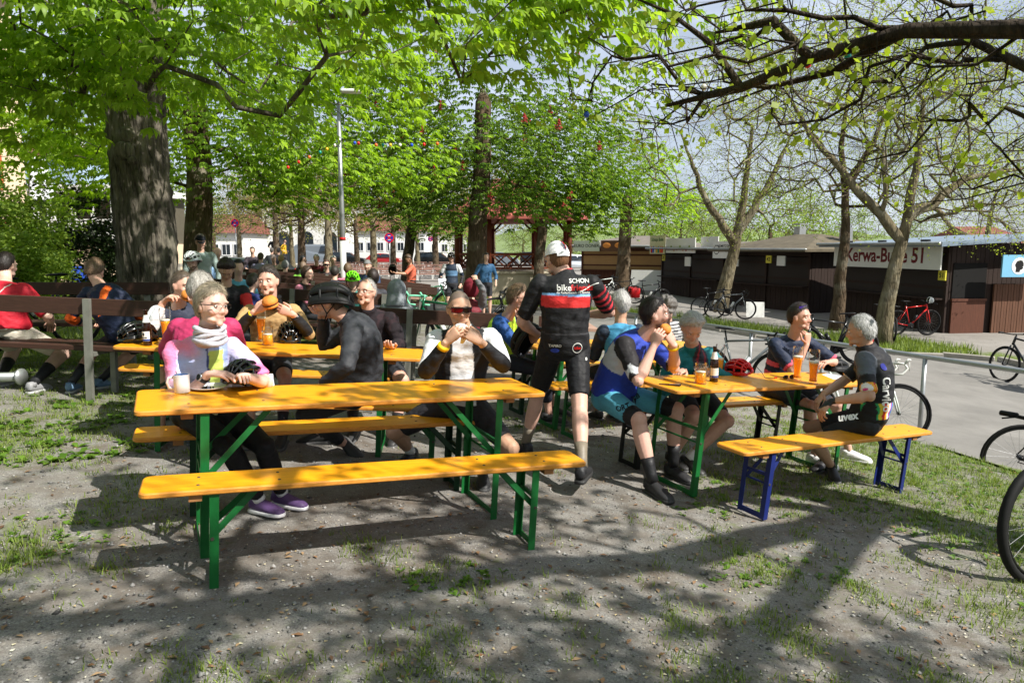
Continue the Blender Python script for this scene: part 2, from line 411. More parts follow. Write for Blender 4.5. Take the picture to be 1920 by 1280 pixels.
g = RNG.uniform(.05, .32, len(x)); gc = np.repeat(np.column_stack([g * 1.03, g, g * .95]), 6, 0)
stuff(link('gravel', fastmesh('gravel', V.reshape(-1, 3), T, [mat('gravel_stone', 'ffffff', .9, 0, vcol=True)], gc)), 'loose grey gravel strewn over the beer garden soil', 'gravel')
# pale petals and bud scales
x, y = scatter(4000, -7, 6, 1.7, 9.0, 1.3); n = len(x); s = RNG.uniform(.003, .0075, n); a = RNG.uniform(0, 6.28, n)
q = np.array([(-1, -.6, 0), (1, -.6, .3), (1, .6, 0), (-1, .6, .35)]); ca, sa = np.cos(a)[:, None], np.sin(a)[:, None]
V = np.stack([q[:, 0] * ca - q[:, 1] * sa, q[:, 0] * sa + q[:, 1] * ca, np.tile(q[:, 2], (n, 1))], -1) * s[:, None, None] + np.stack([x, y, zg(x, y) + .006], 1)[:, None]
pc = np.array([(.55, .52, .42), (.42, .33, .18), (.25, .15, .08), (.5, .45, .3)])[RNG.integers(0, 4, n)]
stuff(link('fallen_petals', fastmesh('petals', V.reshape(-1, 3), np.arange(4 * n).reshape(n, 4), [mat('petal', 'ffffff', .8, 0, vcol=True)], np.repeat(pc, 4, 0))), 'pale fallen petals and bud scales on the soil', 'petals')
# dry leaf litter
x, y = scatter(1500, -7, 6, 1.7, 9.0, 1.3); n = len(x); s = RNG.uniform(.010, .026, n); a = RNG.uniform(0, 6.28, n)
q = np.array([(-1, 0, 0), (-.1, -.45, .25), (1, 0, .1), (-.1, .45, .3)]); ca, sa = np.cos(a)[:, None], np.sin(a)[:, None]
V = np.stack([q[:, 0] * ca - q[:, 1] * sa, q[:, 0] * sa + q[:, 1] * ca, np.tile(q[:, 2], (n, 1))], -1) * s[:, None, None] + np.stack([x, y, zg(x, y) + .005], 1)[:, None]
pc = np.array([(.16, .085, .04), (.22, .13, .07), (.10, .055, .03), (.30, .20, .11)])[RNG.integers(0, 4, n)]
stuff(link('leaf_litter', fastmesh('litter', V.reshape(-1, 3), np.arange(4 * n).reshape(n, 4), [mat('dry_leaf', 'ffffff', .85, 0, vcol=True)], np.repeat(pc, 4, 0))), 'dry brown leaf litter scattered on the gravel', 'leaves')
# grass tufts
def grass(n, x0, x1, y0, y1, hmin, hmax, thr, power, wid, blades=9, spread=.035):
    x, y = scatter(n, x0, x1, y0, y1, power); gn = grass_noise(x, y); fine = rnoise(np.column_stack([x, y]), 7, 21) * .22
    k = gn + fine + RNG.uniform(-.12, .12, len(x)) > thr; x, y = x[k], y[k]; gn = gn[k]
    x = np.repeat(x, blades); y = np.repeat(y, blades); gn = np.repeat(gn, blades); m = len(x)
    x = x + RNG.normal(0, spread, m); y = y + RNG.normal(0, spread, m)
    h = RNG.uniform(hmin, hmax, m) * (.6 + .6 * gn); a = RNG.uniform(0, 6.28, m); ln = RNG.uniform(.2, 1.3, m) * h
    dx, dy = np.cos(a), np.sin(a); w = wid * RNG.uniform(.6, 1.3, m); z = zg(x, y)
    B = np.stack([x, y, z - .003], 1); sd = np.stack([-dy, dx, 0 * dx], 1) * w[:, None]
    mid = B + np.stack([dx * ln * .4, dy * ln * .4, h * .65], 1); tip = B + np.stack([dx * ln, dy * ln, h], 1)
    V = np.stack([B - sd, B + sd, mid + sd * .8, mid - sd * .8, tip], 1).reshape(-1, 3); o = (np.arange(m) * 5)[:, None, None]
    T = (np.array([(0, 1, 2), (0, 2, 3), (3, 2, 4)])[None] + o).reshape(-1, 3)
    return V, T, np.repeat(RNG.uniform(0, 1, m), 5)
M_GRASS = leaf_mat('grass_blade', (.30, .38, .13), (.53, .60, .26), .35, .6)
V, T, c = grass(20000, -7, 6.5, 1.6, 8.5, .015, .065, .32, 1.5, .0025)
stuff(link('grass', fastmesh('grass', V, T, [M_GRASS], c)), 'sparse spring grass growing through the gravel soil', 'grass')
x = RNG.uniform(-26, 12.5, 60000); yv = np.interp(x, ROAD_FAR[::-1, 0], ROAD_FAR[::-1, 1]) + RNG.uniform(.2, 4.3, len(x))
def blades(x, y, h0, h1, w):
    m = len(x); h = RNG.uniform(h0, h1, m); a = RNG.uniform(0, 6.28, m); ln = RNG.uniform(.1, .8, m) * h; z = gz(x, y)
    B = np.stack([x, y, z], 1); sd = np.stack([-np.sin(a), np.cos(a), 0 * a], 1) * w; tip = B + np.stack([np.cos(a) * ln, np.sin(a) * ln, h], 1)
    return np.stack([B - sd, B + sd, tip], 1).reshape(-1, 3), np.arange(3 * m).reshape(m, 3), np.repeat(RNG.random(m), 3)
k = rnoise(np.column_stack([x, yv]), .9, 15) > -.25
V, T, c = blades(x[k], yv[k], .06, .24, .014)
stuff(link('verge_grass', fastmesh('verge', V, T, [M_GRASS], c)), 'longer green grass on the verge beyond the road', 'grass')
x = RNG.uniform(-16, -3.4, 26000); yv = RNG.uniform(8.6, 26, len(x)); V, T, c = blades(x, yv, .05, .16, .012)
stuff(link('lawn_grass', fastmesh('lawn', V, T, [M_GRASS], c)), 'sunlit lawn grass behind the big chestnut trunk', 'grass')
# broad leaved weeds
def rosettes(n, x0, x1, y0, y1, thr, s0, s1, power=1.3):
    x, y = scatter(n, x0, x1, y0, y1, power); gn = grass_noise(x, y) + rnoise(np.column_stack([x, y]), 2.5, 33) * .3; k = gn > thr; x, y = x[k], y[k]
    nl = 7; m = len(x) * nl; x = np.repeat(x, nl); y = np.repeat(y, nl); a = RNG.uniform(0, 6.28, m); L = RNG.uniform(s0, s1, m); up = RNG.uniform(.15, .8, m)
    d = np.stack([np.cos(a), np.sin(a), up], 1); d /= np.linalg.norm(d, axis=1)[:, None]; sd = np.stack([-np.sin(a), np.cos(a), 0 * a], 1)
    B = np.stack([x, y, zg(x, y)], 1); L = L[:, None]; w = L * .22
    V = np.stack([B, B + d * L * .55 + sd * w + [0, 0, .004], B + d * L * .55 - sd * w + [0, 0, .004], B + d * L * .6, B + d * L * [1, 1, .6]], 1).reshape(-1, 3)
    T = (np.array([(0, 3, 1), (0, 2, 3), (1, 3, 4), (3, 2, 4)])[None] + (np.arange(m) * 5)[:, None, None]).reshape(-1, 3)
    return V, T, np.repeat(RNG.random(m), 5)
V, T, c = rosettes(4200, -6, 6, 1.7, 8, .36, .018, .05)
stuff(link('weeds', fastmesh('weeds', V, T, [leaf_mat('weed_leaf', (.25, .38, .10), (.42, .55, .19), .3, .5)], c)), 'small broad leaved weeds sprouting from the soil', 'weeds')
V, T, c = rosettes(900, -7, -2.2, 4.6, 8, .30, .04, .11)
stuff(link('leafy_weeds', fastmesh('weeds2', V, T, [MATS['weed_leaf']], c)), 'taller leafy weeds under the dark slatted benches', 'weeds')
# ================================================================== beer tables and benches
def wood_material(name, base, worn):
    m = mat(name, base, .42, .20, 5, bump=.12, bscale=14, spec=.5, stretch=(1.2, 14, 14), coat=.2); n = m.node_tree.nodes; l = m.node_tree.links; b = n['Principled BSDF']; src = b.inputs['Base Color'].links[0].from_socket
    tc = n.new('ShaderNodeTexCoord'); oi = n.new('ShaderNodeObjectInfo'); va = n.new('ShaderNodeVectorMath'); va.operation = 'ADD'; l.new(tc.outputs['Object'], va.inputs[0]); cm = n.new('ShaderNodeCombineXYZ'); mu = n.new('ShaderNodeMath'); mu.operation = 'MULTIPLY'; mu.inputs[1].default_value = 37.; l.new(oi.outputs['Random'], mu.inputs[0]); l.new(mu.outputs[0], cm.inputs[0]); l.new(cm.outputs[0], va.inputs[1])
    def layer(src, sc, lo, hi, amt, col, st=(1, 1, 1)):
        mp = n.new('ShaderNodeMapping'); mp.inputs['Scale'].default_value = st; l.new(va.outputs[0], mp.inputs['Vector']); t = n.new('ShaderNodeTexNoise'); t.inputs['Scale'].default_value = sc; t.inputs['Detail'].default_value = 7; t.inputs['Roughness'].default_value = .7; l.new(mp.outputs['Vector'], t.inputs['Vector'])
        r = n.new('ShaderNodeMapRange'); r.inputs['From Min'].default_value = lo; r.inputs['From Max'].default_value = hi; r.inputs['To Max'].default_value = amt; l.new(t.outputs['Fac'], r.inputs['Value']); x = n.new('ShaderNodeMix'); x.data_type = 'RGBA'; l.new(r.outputs['Result'], x.inputs['Factor']); l.new(src, x.inputs['A']); x.inputs['B'].default_value = (*lin(col), 1); return x.outputs['Result']
    src = layer(src, 3., .52, .75, .55, (.72, .40, .05)); src = layer(src, 26., .66, .74, .7, (.60, .42, .22), (.5, 2.5, 1)); src = layer(src, 60., .70, .74, .6, (.82, .74, .58), (.25, 3, 1)); src = layer(src, 1.3, .6, .8, .35, (.62, .47, .22)); l.new(src, b.inputs['Base Color']); return m
M_WOOD = wood_material('orange_varnished_wood', (.90, .61, .09), None)
M_WORN = mat('worn_wood_edge', (.78, .52, .20), .6, .45, 22, stretch=(1, 8, 8))
M_BLOCK = mat('raw_wood_block', (.58, .40, .24), .7, .2, 12)
M_GREEN = mat('green_painted_steel', (.07, .36, .16), .45, .18, 9, bump=.1, bscale=40)
M_DGREEN = mat('dark_green_steel', (.05, .19, .11), .5, .15, 9)
M_BLUE = mat('blue_painted_steel', (.09, .14, .38), .45, .18, 9)
M_BLACKST = mat('black_steel', (.07, .08, .08), .5, .15, 9)
M_BOLT = mat('bolt_steel', (.30, .28, .25), .6, .1, 20, metal=.4)
def rounded_rect(L, Wd, r, n=5):
    pts = []
    for cx, cy, a0 in ((L/2-r, Wd/2-r, 0), (-L/2+r, Wd/2-r, 90), (-L/2+r, -Wd/2+r, 180), (L/2-r, -Wd/2+r, 270)):
        for k in range(n + 1):
            a = R(a0 + 90 * k / n); pts.append((cx + r * math.cos(a), cy + r * math.sin(a)))
    return pts
def board_mesh(L, Wd, z0, z1, r, mats):
    me = MB().prism(rounded_rect(L, Wd, r), z0, z1, bev=.006).mesh('board', mats)
    for p in me.polygons:
        n = p.normal.z
        if abs(n) < .97: p.material_index = 1
    return me
_fm = {}
def furniture_meshes(kind, steel):
    key = (kind, steel.name)
    if key in _fm: return _fm[key]
    L, Wd, h = (2.2, .5, .77) if kind == 'table' else (2.2, .25, .48)
    t = .027; d = {}
    d['top'] = board_mesh(L, Wd, h - t, h, .035, [M_WOOD, M_WORN])
    hw = Wd / 2 - .035; b = MB(); lw = .036
    def angle_leg(sy):   # L-profile
        m = MB(); y = sy * hw
        m.box((0, y, (h - t) / 2), (.004, lw, h - t)); m.box((lw / 2 + .002, y + sy * (lw / 2 - .002), (h - t) / 2), (lw, .004, h - t - .002))
        return m.mesh('leg', [steel])
    d['leg'] = [angle_leg(-1), angle_leg(1)]
    m = MB(); m.box((0, 0, .022), (.005, 2 * hw - lw, .036)); d['foot'] = m.mesh('foot_bar', [steel])
    m = MB(); m.box((.012, 0, h * .62), (.016, 2 * hw - .01, .02)); d['cross'] = m.mesh('cross_bar', [steel])
    hb = h * .50; m = MB()
    for sy in (-1, 1): m.beam((.006, sy * (hw - .01), hb), (h * .42, sy * (hw - .05), h - t - .01), .030, .005, ref=(0, 1, 0))
    m.tube([(.008, -hw, hb), (.008, hw, hb)], .007, 6); d['brace'] = m.mesh('brace', [steel])
    d['block'] = MB().box((-.06, 0, h - t - .016), (.055, Wd * .84, .031)).mesh('block', [M_BLOCK])
    m = MB()
    for sy in (-1, 1):
        m.lathe([(.009, 0), (.008, .004)], 8, c=(.01, sy * (hw + .018), hb), M=np.array([(1, 0, 0), (0, 0, sy), (0, -sy, 0)]))
        m.lathe([(.008, 0), (.006, .0025)], 8, c=(-.05, sy * hw * .6, h + .0003)); m.lathe([(.008, 0), (.006, .0025)], 8, c=(.30, sy * hw * .6, h + .0003))
    d['bolt'] = m.mesh('bolts', [M_BOLT]); _fm[key] = d; return d
def slope_rot(x, y, a):
    e = .5; sx = (gz(x + e * math.cos(a), y + e * math.sin(a)) - gz(x - e * math.cos(a), y - e * math.sin(a))) / (2 * e)
    sy = (gz(x - e * math.sin(a), y + e * math.cos(a)) - gz(x + e * math.sin(a), y - e * math.cos(a))) / (2 * e)
    ex = Vector((math.cos(a), math.sin(a), sx)).normalized(); ey = Vector((-math.sin(a), math.cos(a), sy)); ez = ex.cross(ey).normalized(); ey = ez.cross(ex)
    return Matrix((ex, ey, ez)).transposed().to_euler()
FURN = {}
def furniture(kind, x, y, a, steel, label, inset=.286, key=None, group=None, detail=True):
    d = furniture_meshes(kind, steel)
    o = thing('beer_table' if kind == 'table' else 'beer_bench', label, kind, on(x, y), slope_rot(x, y, a), group)
    link('tabletop' if kind == 'table' else 'seat', d['top'], o)
    for s in (-1, 1):
        px = s * (1.1 - inset); rz = 0 if s < 0 else math.pi
        for k in (0, 1): link('leg', d['leg'][k], o, (px, 0, 0), (0, 0, rz))
        link('brace', d['brace'], o, (px, 0, 0), (0, 0, rz)); 
        if detail:
            link('foot_bar', d['foot'], o, (px, 0, 0), (0, 0, rz)); link('cross_bar', d['cross'], o, (px, 0, 0), (0, 0, rz))
            link('batten', d['block'], o, (px, 0, 0), (0, 0, rz)); link('bolts', d['bolt'], o, (px, 0, 0), (0, 0, rz))['kind'] = 'stuff'
    FURN[key] = o; return o
T1 = (-.9265, 3.8942, .4615); B1 = (-.6708, 3.4388, .3912); B1b = (-1.14, 4.27, .42)
B2 = (2.2735, 4.8952, .5516); T2 = (1.8391, 5.3327, .5442); B2b = (1.60, 5.76, .544)
T3 = (-1.83, 5.30, .10); B3n = (-1.38, 4.84, .10); B3f = (-2.15, 5.83, .10); T4 = (.96, 6.87, .54); B4f = (.72, 7.26, .54); B4n = (1.19, 6.46, .54)
furniture('table', *T1, M_GREEN, 'orange beer table with mug, plate and black helmet, green steel legs', key='T1')
furniture('bench', *B1, M_GREEN, 'empty orange beer bench with green legs in front of the mug table', key='B1')
furniture('bench', *B1b, M_DGREEN, 'orange beer bench under the woman in the pastel jersey', key='B1b')
furniture('bench', *B2, M_BLUE, 'orange beer bench with dark blue legs under the grey haired rider', key='B2')
furniture('table', *T2, M_GREEN, 'orange beer table with red helmet and two tall wheat beers', key='T2')
furniture('bench', *B2b, M_BLACKST, 'orange beer bench on black legs under the man with violet sunglasses on his hair', key='B2b')
furniture('table', *T3, M_GREEN, 'orange beer table with beer bottle and tall beers behind the pastel jersey woman', key='T3')
furniture('bench', *B3n, M_GREEN, 'orange beer bench below the helmeted man in the black top', key='B3n')
furniture('bench', *B3f, M_DGREEN, 'orange beer bench below the man in the tan jersey', key='B3f')
furniture('table', *T4, M_GREEN, 'orange beer table behind the standing cyclist beside the neon vest man', key='T4')
furniture('bench', *B4f, M_DGREEN, 'orange beer bench under the man in the neon yellow vest', key='B4f')
furniture('bench', *B4n, M_GREEN, 'orange beer bench under the man in the light blue shirt', key='B4n')
# ---- fixed benches with dark boards on steel posts
M_DARKWOOD = mat('dark_brown_boards', (.235, .150, .115), .6, .3, 6, bump=.25, bscale=18, stretch=(1.2, 12, 12))
M_GREYWOOD = mat('weathered_pink_boards', (.62, .50, .44), .75, .22, 6, bump=.2, bscale=18, stretch=(1.2, 12, 12))
M_POST = mat('grey_steel_post', (.50, .50, .47), .5, .2, 10, metal=.35)
def plank(L, w, t): return MB().prism(rounded_rect(L, w, .012, 2), -t / 2, t / 2, bev=.004)
def fixed_bench(x, y, a, L, label, wood, posts, face=1, group=None):
    """backrest at local y=0, seat towards +y*face"""
    o = thing('park_bench', label, 'bench', on(x, y), slope_rot(x, y, a), group)
    pb = plank(L, .15, .045).mesh('back_board', [wood]); ps = plank(L, .12, .045).mesh('seat_slat', [wood])
    link('back_board', pb, o, (0, 0, .86), (math.pi / 2, 0, 0))
    for k in range(3): link('seat_slat', ps, o, (0, face * (.10 + .135 * k), .465))
    for pxx in posts:
        m = MB(); m.box((pxx, face * -.045, .46), (.06, .04, .95)); m.box((pxx, face * .2, .42), (.05, .42, .04)); m.box((pxx, face * .36, .2), (.05, .05, .42))
        m.obj('post', M_POST, o)
    return o
def plank_table(x, y, a, L, label, wood, group=None):
    o = thing('plank_table', label, 'table', on(x, y), slope_rot(x, y, a), group); ps = plank(L, .16, .04).mesh('top_board', [wood])
    for k in range(4): link('top_board', ps, o, (0, -.255 + .17 * k, .74))
    for sx in (-1, 1):
        m = MB(); m.box((sx * L * .33, 0, .36), (.07, .07, .72)); m.box((sx * L * .33, 0, .7), (.06, .6, .04)); m.box((sx * L * .33, 0, .02), (.08, .5, .04)); m.obj('leg', M_POST, o)
    return o
fb = G(138, 748)
fixed_bench(-4.78, fb.y + .0, .0, 3.2, 'dark brown backed bench under the red shirt man', M_DARKWOOD, (-1.2, .88))
fixed_bench(-5.75, 8.5, .0, 3.2, 'dark brown backed bench in front of the big chestnut trunk', M_DARKWOOD, (-1.3, 1.3), face=-1)
plank_table(-4.7, 7.55, 0, 3.0, 'dark plank table between the two brown backed benches', M_DARKWOOD)
fixed_bench(-.60, 7.35, .06, 2.3, 'dark brown backed bench behind the man with red sunglasses', M_DARKWOOD, (-.52, .8))
fixed_bench(-2.35, 9.3, .05, 1.8, 'dark brown backed bench behind the man in the tan jersey', M_DARKWOOD, (-.6, .6))
plank_table(-.35, 8.35, .06, 2.6, 'weathered plank table with burgers behind the red sunglasses man', M_GREYWOOD)
# ================================================================== people
A = lambda *v: np.array(v, float)
def dirv(deg): return A(math.cos(R(deg)), math.sin(R(deg)), 0)
def ik(a, c, l1, l2, pole):
    a, c, pole = np.asarray(a, float), np.asarray(c, float), np.asarray(pole, float)
    d = c - a; L = np.linalg.norm(d); Lm = min(L, (l1 + l2) * .997); Lm = max(Lm, abs(l1 - l2) * 1.05 + 1e-4); u = d / (L + 1e-9)
    x = (l1 * l1 - l2 * l2 + Lm * Lm) / (2 * Lm); h = math.sqrt(max(l1 * l1 - x * x, 0))
    pv = pole - u * np.dot(pole, u); pv = nrm(pv)
    return a + u * x + pv * h, a + u * Lm
def lerp(a, b, t): return np.asarray(a) * (1 - t) + np.asarray(b) * t
def seg_dist(p, a, b):
    ab = b - a; t = np.clip(((p - a) @ ab) / (ab @ ab + 1e-12), 0, 1); return np.linalg.norm(p - (a + t[:, None] * ab), axis=1), t
def remesh(mb, voxel, smooth=4, fac=.5):
    me = mb.mesh('raw'); o = bpy.data.objects.new('raw', me); COL.objects.link(o)
    m = o.modifiers.new('r', 'REMESH'); m.mode = 'VOXEL'; m.voxel_size = voxel; m.adaptivity = 0
    if smooth:
        s = o.modifiers.new('s', 'SMOOTH'); s.factor = fac; s.iterations = smooth
    dg = bpy.context.evaluated_depsgraph_get(); ev = o.evaluated_get(dg).to_mesh()
    n = len(ev.vertices); V = np.empty(n * 3, np.float32); ev.vertices.foreach_get('co', V)
    ev.calc_loop_triangles(); q = len(ev.polygons); ls = np.empty(len(ev.loops), np.int32); ev.loops.foreach_get('vertex_index', ls)
    tot = np.empty(q, np.int32); ev.polygons.foreach_get('loop_total', tot)
    if (tot == 4).all(): T = ls.reshape(-1, 4)
    else:
        T = np.empty(len(ev.loop_triangles) * 3, np.int32); ev.loop_triangles.foreach_get('vertices', T); T = T.reshape(-1, 3)
    bpy.data.objects.remove(o); bpy.data.meshes.remove(me)
    return V.reshape(-1, 3).astype(float), T
def normals_of(V, T):
    a = V[T[:, 1]] - V[T[:, 0]]; b = V[T[:, 2]] - V[T[:, 0]]; n = np.cross(a, b); N = np.zeros_like(V)
    for k in range(T.shape[1]): np.add.at(N, T[:, k], n)
    return N / (np.linalg.norm(N, axis=1)[:, None] + 1e-12)
def to_tri(T): return T if T.shape[1] == 3 else np.concatenate([T[:, [0, 1, 2]], T[:, [0, 2, 3]]])
M_SKIN = mat('skin', 'ffffff', .5, .07, 40, vcol=True, spec=.4, bump=.05, bscale=180)
M_CLOTH = mat('cloth', 'ffffff', .62, .08, 60, vcol=True, bump=.45, bscale=17, spec=.25, stretch=(1, 1, 1.8), bdist=.02)
M_FLEECE = mat('fleece', 'ffffff', .95, .12, 60, vcol=True, bump=.3, bscale=40, spec=.1)
M_HAIR = mat('hair', 'ffffff', .5, .28, 90, vcol=True, bump=.55, bscale=70, spec=.4, stretch=(1, 1, .25))
M_SHOE = mat('shoe', 'ffffff', .5, .12, 50, vcol=True, bump=.2, bscale=60)
M_LENSD = mat('dark_lens', (.02, .02, .025), .08, 0, spec=.8)
M_LENSR = mat('red_mirror_lens', (.50, .02, .03), .14, .6, 22, spec=.9, metal=.6)
M_FRAME = mat('spectacle_frame', (.06, .05, .05), .35, 0)
M_GLASSC = glass_mat('clear_lens', .97)
SKIN = {'fair': (.58, .36, .27), 'pink': (.60, .345, .26), 'tan': (.48, .28, .185), 'pale': (.64, .42, .33), 'dark': (.42, .25, .16)}
# ---- head in its own frame: x = own left, y = forward, z = up, origin between the eyes' level
def head_prims(mb, c, M, k=1.0, fat=1.0, coarse=False):
    nu, nv = (16, 12) if coarse else (30, 22); V = []
    mb2 = MB(); mb2.sph((0, 0, 0), 1.0, nu=nu, nv=nv); U = mb2.v[0]
    x, y, z = U[:, 0].copy(), U[:, 1].copy(), U[:, 2].copy(); lo = np.clip(-z, 0, 1); back = np.clip(-y, 0, 1)
    X = x * .0765 * (1 - .30 * lo ** 1.6) * (1 + .03 * (z > 0)) * (1 + .03 * (fat - 1) * 10 * lo)
    Y = y * .098 * (1 - .42 * lo * back) + .012 * lo ** 2 - .008
    Z = np.where(z > 0, z * .115, z * .120)
    H = np.stack([X, Y, Z], 1) * k; mb.add(H @ M.T + c, mb2.f)
    if coarse:
        mb.sph(c + M @ (A(0, .10, -.035) * k), A(.013, .016, .022) * k, M=M, nu=8, nv=6); return
    add = lambda p, r: mb.sph(c + M @ (A(*p) * k), A(*r) * k, M=M, nu=12, nv=8)
    mb.tube([c + M @ (A(0, .078, .012) * k), c + M @ (A(0, .090, -.012) * k), c + M @ (A(0, .0985, -.034) * k), c + M @ (A(0, .088, -.044) * k)], [.010 * k, .0115 * k, .0135 * k, .010 * k], 8)
    for s in (-1, 1):
        add((s * .0125, .088, -.039), (.0095, .010, .008)); add((s * .034, .074, .021), (.026, .015, .009)); add((s * .040, .056, -.032), (.024, .024, .026))
        add((s * .0785, -.006, -.012), (.0085, .019, .033)); add((s * .084, -.018, .002), (.006, .012, .018)); add((s * .036, .034, -.082), (.022, .036, .020 * fat))
    add((0, .074, -.060), (.028, .014, .022)); add((0, .0825, -.0648), (.021, .006, .0045)); add((0, .081, -.0738), (.018, .0065, .005)); add((0, .070, -.103), (.024, .018, .019)); add((0, .072, -.086), (.026, .012, .014))
def head_post(V, c, M, k, skin, hairc, beard=0.0, buzz=0.0, mouth_open=False, brow=1.0):
    """carve the sockets, return vertices and colours"""
    L = (V - c) @ M / k; near = (np.linalg.norm(L, axis=1) < .17); col = np.tile(np.array(skin, float), (len(V), 1))
    n = rnoise(V, 30, 5); col *= (1 + .05 * n[:, None])
    for s in (-1, 1):
        d = np.linalg.norm((L - A(s * .031, .086, .001)) / A(.021, .03, .013), axis=1); w = np.exp(-d ** 2) * near
        V = V - (M @ A(0, 1, 0))[None] * (w * .011 * k)[:, None]; col *= (1 - .18 * w[:, None])
        bd = np.exp(-(np.linalg.norm((L - A(s * .033, .087, .021)) / A(.020, .03, .0052), axis=1)) ** 2.0) * near * brow
        col = col * (1 - .8 * bd[:, None]) + np.array(hairc) * .6 * (.8 * bd[:, None])
        ch = np.exp(-(np.linalg.norm((L - A(s * .042, .075, -.038)) / A(.022, .03, .02), axis=1)) ** 2) * near
        col *= (1 + ch[:, None] * A(.07, -.10, -.10))
    no = np.exp(-(np.linalg.norm((L - A(0, .11, -.035)) / A(.015, .02, .014), axis=1)) ** 2) * near; col *= (1 + no[:, None] * A(.04, -.12, -.12))
    lp = np.exp(-(np.linalg.norm((L - A(0, .096, -.069)) / A(.022, .02, .0085), axis=1)) ** 4) * near
    col = col * (1 - lp[:, None] * .75) + A(.52, .20, .17) * lp[:, None] * .75
    sl = np.exp(-(np.linalg.norm((L - A(0, .096, -.0693)) / A(.022, .02, .0028), axis=1)) ** 2) * near; col *= (1 - .55 * sl[:, None])
    if mouth_open:
        mo = np.exp(-(np.linalg.norm((L - A(0, .095, -.073)) / A(.014, .02, .0105), axis=1)) ** 4) * near
        col = col * (1 - .9 * mo[:, None]) + A(.10, .02, .02) * .9 * mo[:, None]; V = V - (M @ A(0, 1, 0))[None] * (mo * .012 * k)[:, None]
    if beard > 0:
        bz = np.clip((-L[:, 2] - .030 - .03 * (np.abs(L[:, 0]) > .05)) / .012, 0, 1) * (L[:, 1] > -.012) * np.clip((.125 + L[:, 2]) / .01 + 1.2, 0, 1) * near
        bz = bz * (1 - lp * .8) * np.clip(1 - (np.exp(-(np.linalg.norm((L - A(0, .11, -.035)) / A(.02, .03, .018), axis=1)) ** 4)), 0, 1)
        bz *= beard * (.85 + .15 * n); col = col * (1 - bz[:, None]) + np.array(hairc) * bz[:, None]
    if buzz > 0:
        hz = hair_mask(L) * near * buzz; col = col * (1 - hz[:, None]) + np.array(hairc) * hz[:, None]
    return V, col
def hair_limit(az, style):
    xs = A(0, 25, 55, 78, 95, 112, 140, 180)
    zs = {'short': A(.080, .075, .060, .030, .006, -.035, -.070, -.078), 'bob': A(.082, .074, .050, .022, -.045, -.070, -.085, -.090),
          'bald': A(.13, .13, .105, .03, .012, -.03, -.066, -.072), 'long': A(.066, .060, .040, .0, -.08, -.12, -.14, -.14)}[style]
    return np.interp(az, xs, zs)
def hair_mask(L, style='short'):
    az = np.degrees(np.abs(np.arctan2(L[:, 0], L[:, 1]))); return np.clip((L[:, 2] - hair_limit(az, style)) / .010 + .5, 0, 1)
def hair_mesh(c, M, k, style, thick, hairc, seed, strands=500, messy=.3, fine=True, capped=False):
    nu, nv = (44, 34) if fine else (18, 14)
    b = MB(); b.sph((0, 0, 0), 1.0, nu=nu, nv=nv); U = b.v[0]; x, y, z = U.T; lo = np.clip(-z, 0, 1); back = np.clip(-y, 0, 1)
    L = np.stack([x * .079 * (1 - .12 * lo), y * .101 * (1 - .22 * lo * back) - .008, np.where(z > 0, z * .118, z * .122)], 1)
    msk = hair_mask(L, style); edge = np.clip((L[:, 2] - hair_limit(np.degrees(np.abs(np.arctan2(L[:, 0], L[:, 1]))), style)) / .03, 0, 1); th = thick * edge ** .7 - .0045 * (1 - edge)
    th = (th if not capped else th * .15) * (1 + messy * rnoise(L, 45, seed)) * (1 + .35 * np.clip(z, 0, 1))
    Hn = L + U * th[:, None]; keep = [f for f in b.f if all(msk[i] > .02 for i in f)]
    used = sorted({i for f in keep for i in f}); mp = {o: n for n, o in enumerate(used)}
    V = (Hn[used] * k) @ M.T + c; out = MB(); out.add(V, [tuple(mp[i] for i in f) for f in keep])
    r = np.random.default_rng(seed); cand = [i for i in used if msk[i] > .3 and not (capped and L[i, 2] > .0)]; strands = strands if not capped else 60
    for _ in range(strands if fine else 0):
        i = cand[r.integers(len(cand))]; p = Hn[i] + r.normal(0, .004, 3); nn = nrm(U[i]); down = A(0, -.35, -1) - nn * np.dot(A(0, -.35, -1), nn)
        sw = nrm(nrm(down) + A(0, -.5, 0) * (L[i, 1] > .0) + r.normal(0, messy * .75, 3)); t = nrm(sw - nn * np.dot(sw, nn) * .8); ln = r.uniform(.012, .026) * (1 + thick * 22); sd = nrm(np.cross(nn, t)) * .0010
        q = [p - sd, p + sd, p + t * ln * .55 + nn * .0025 + sd * .8, p + t * ln * .55 + nn * .0025 - sd * .8, p + t * ln - nn * .001]
        out.add((np.array(q) * k) @ M.T + c, [(0, 1, 2, 3), (3, 2, 4)])
    n = sum(len(v) for v in out.v); return out, n
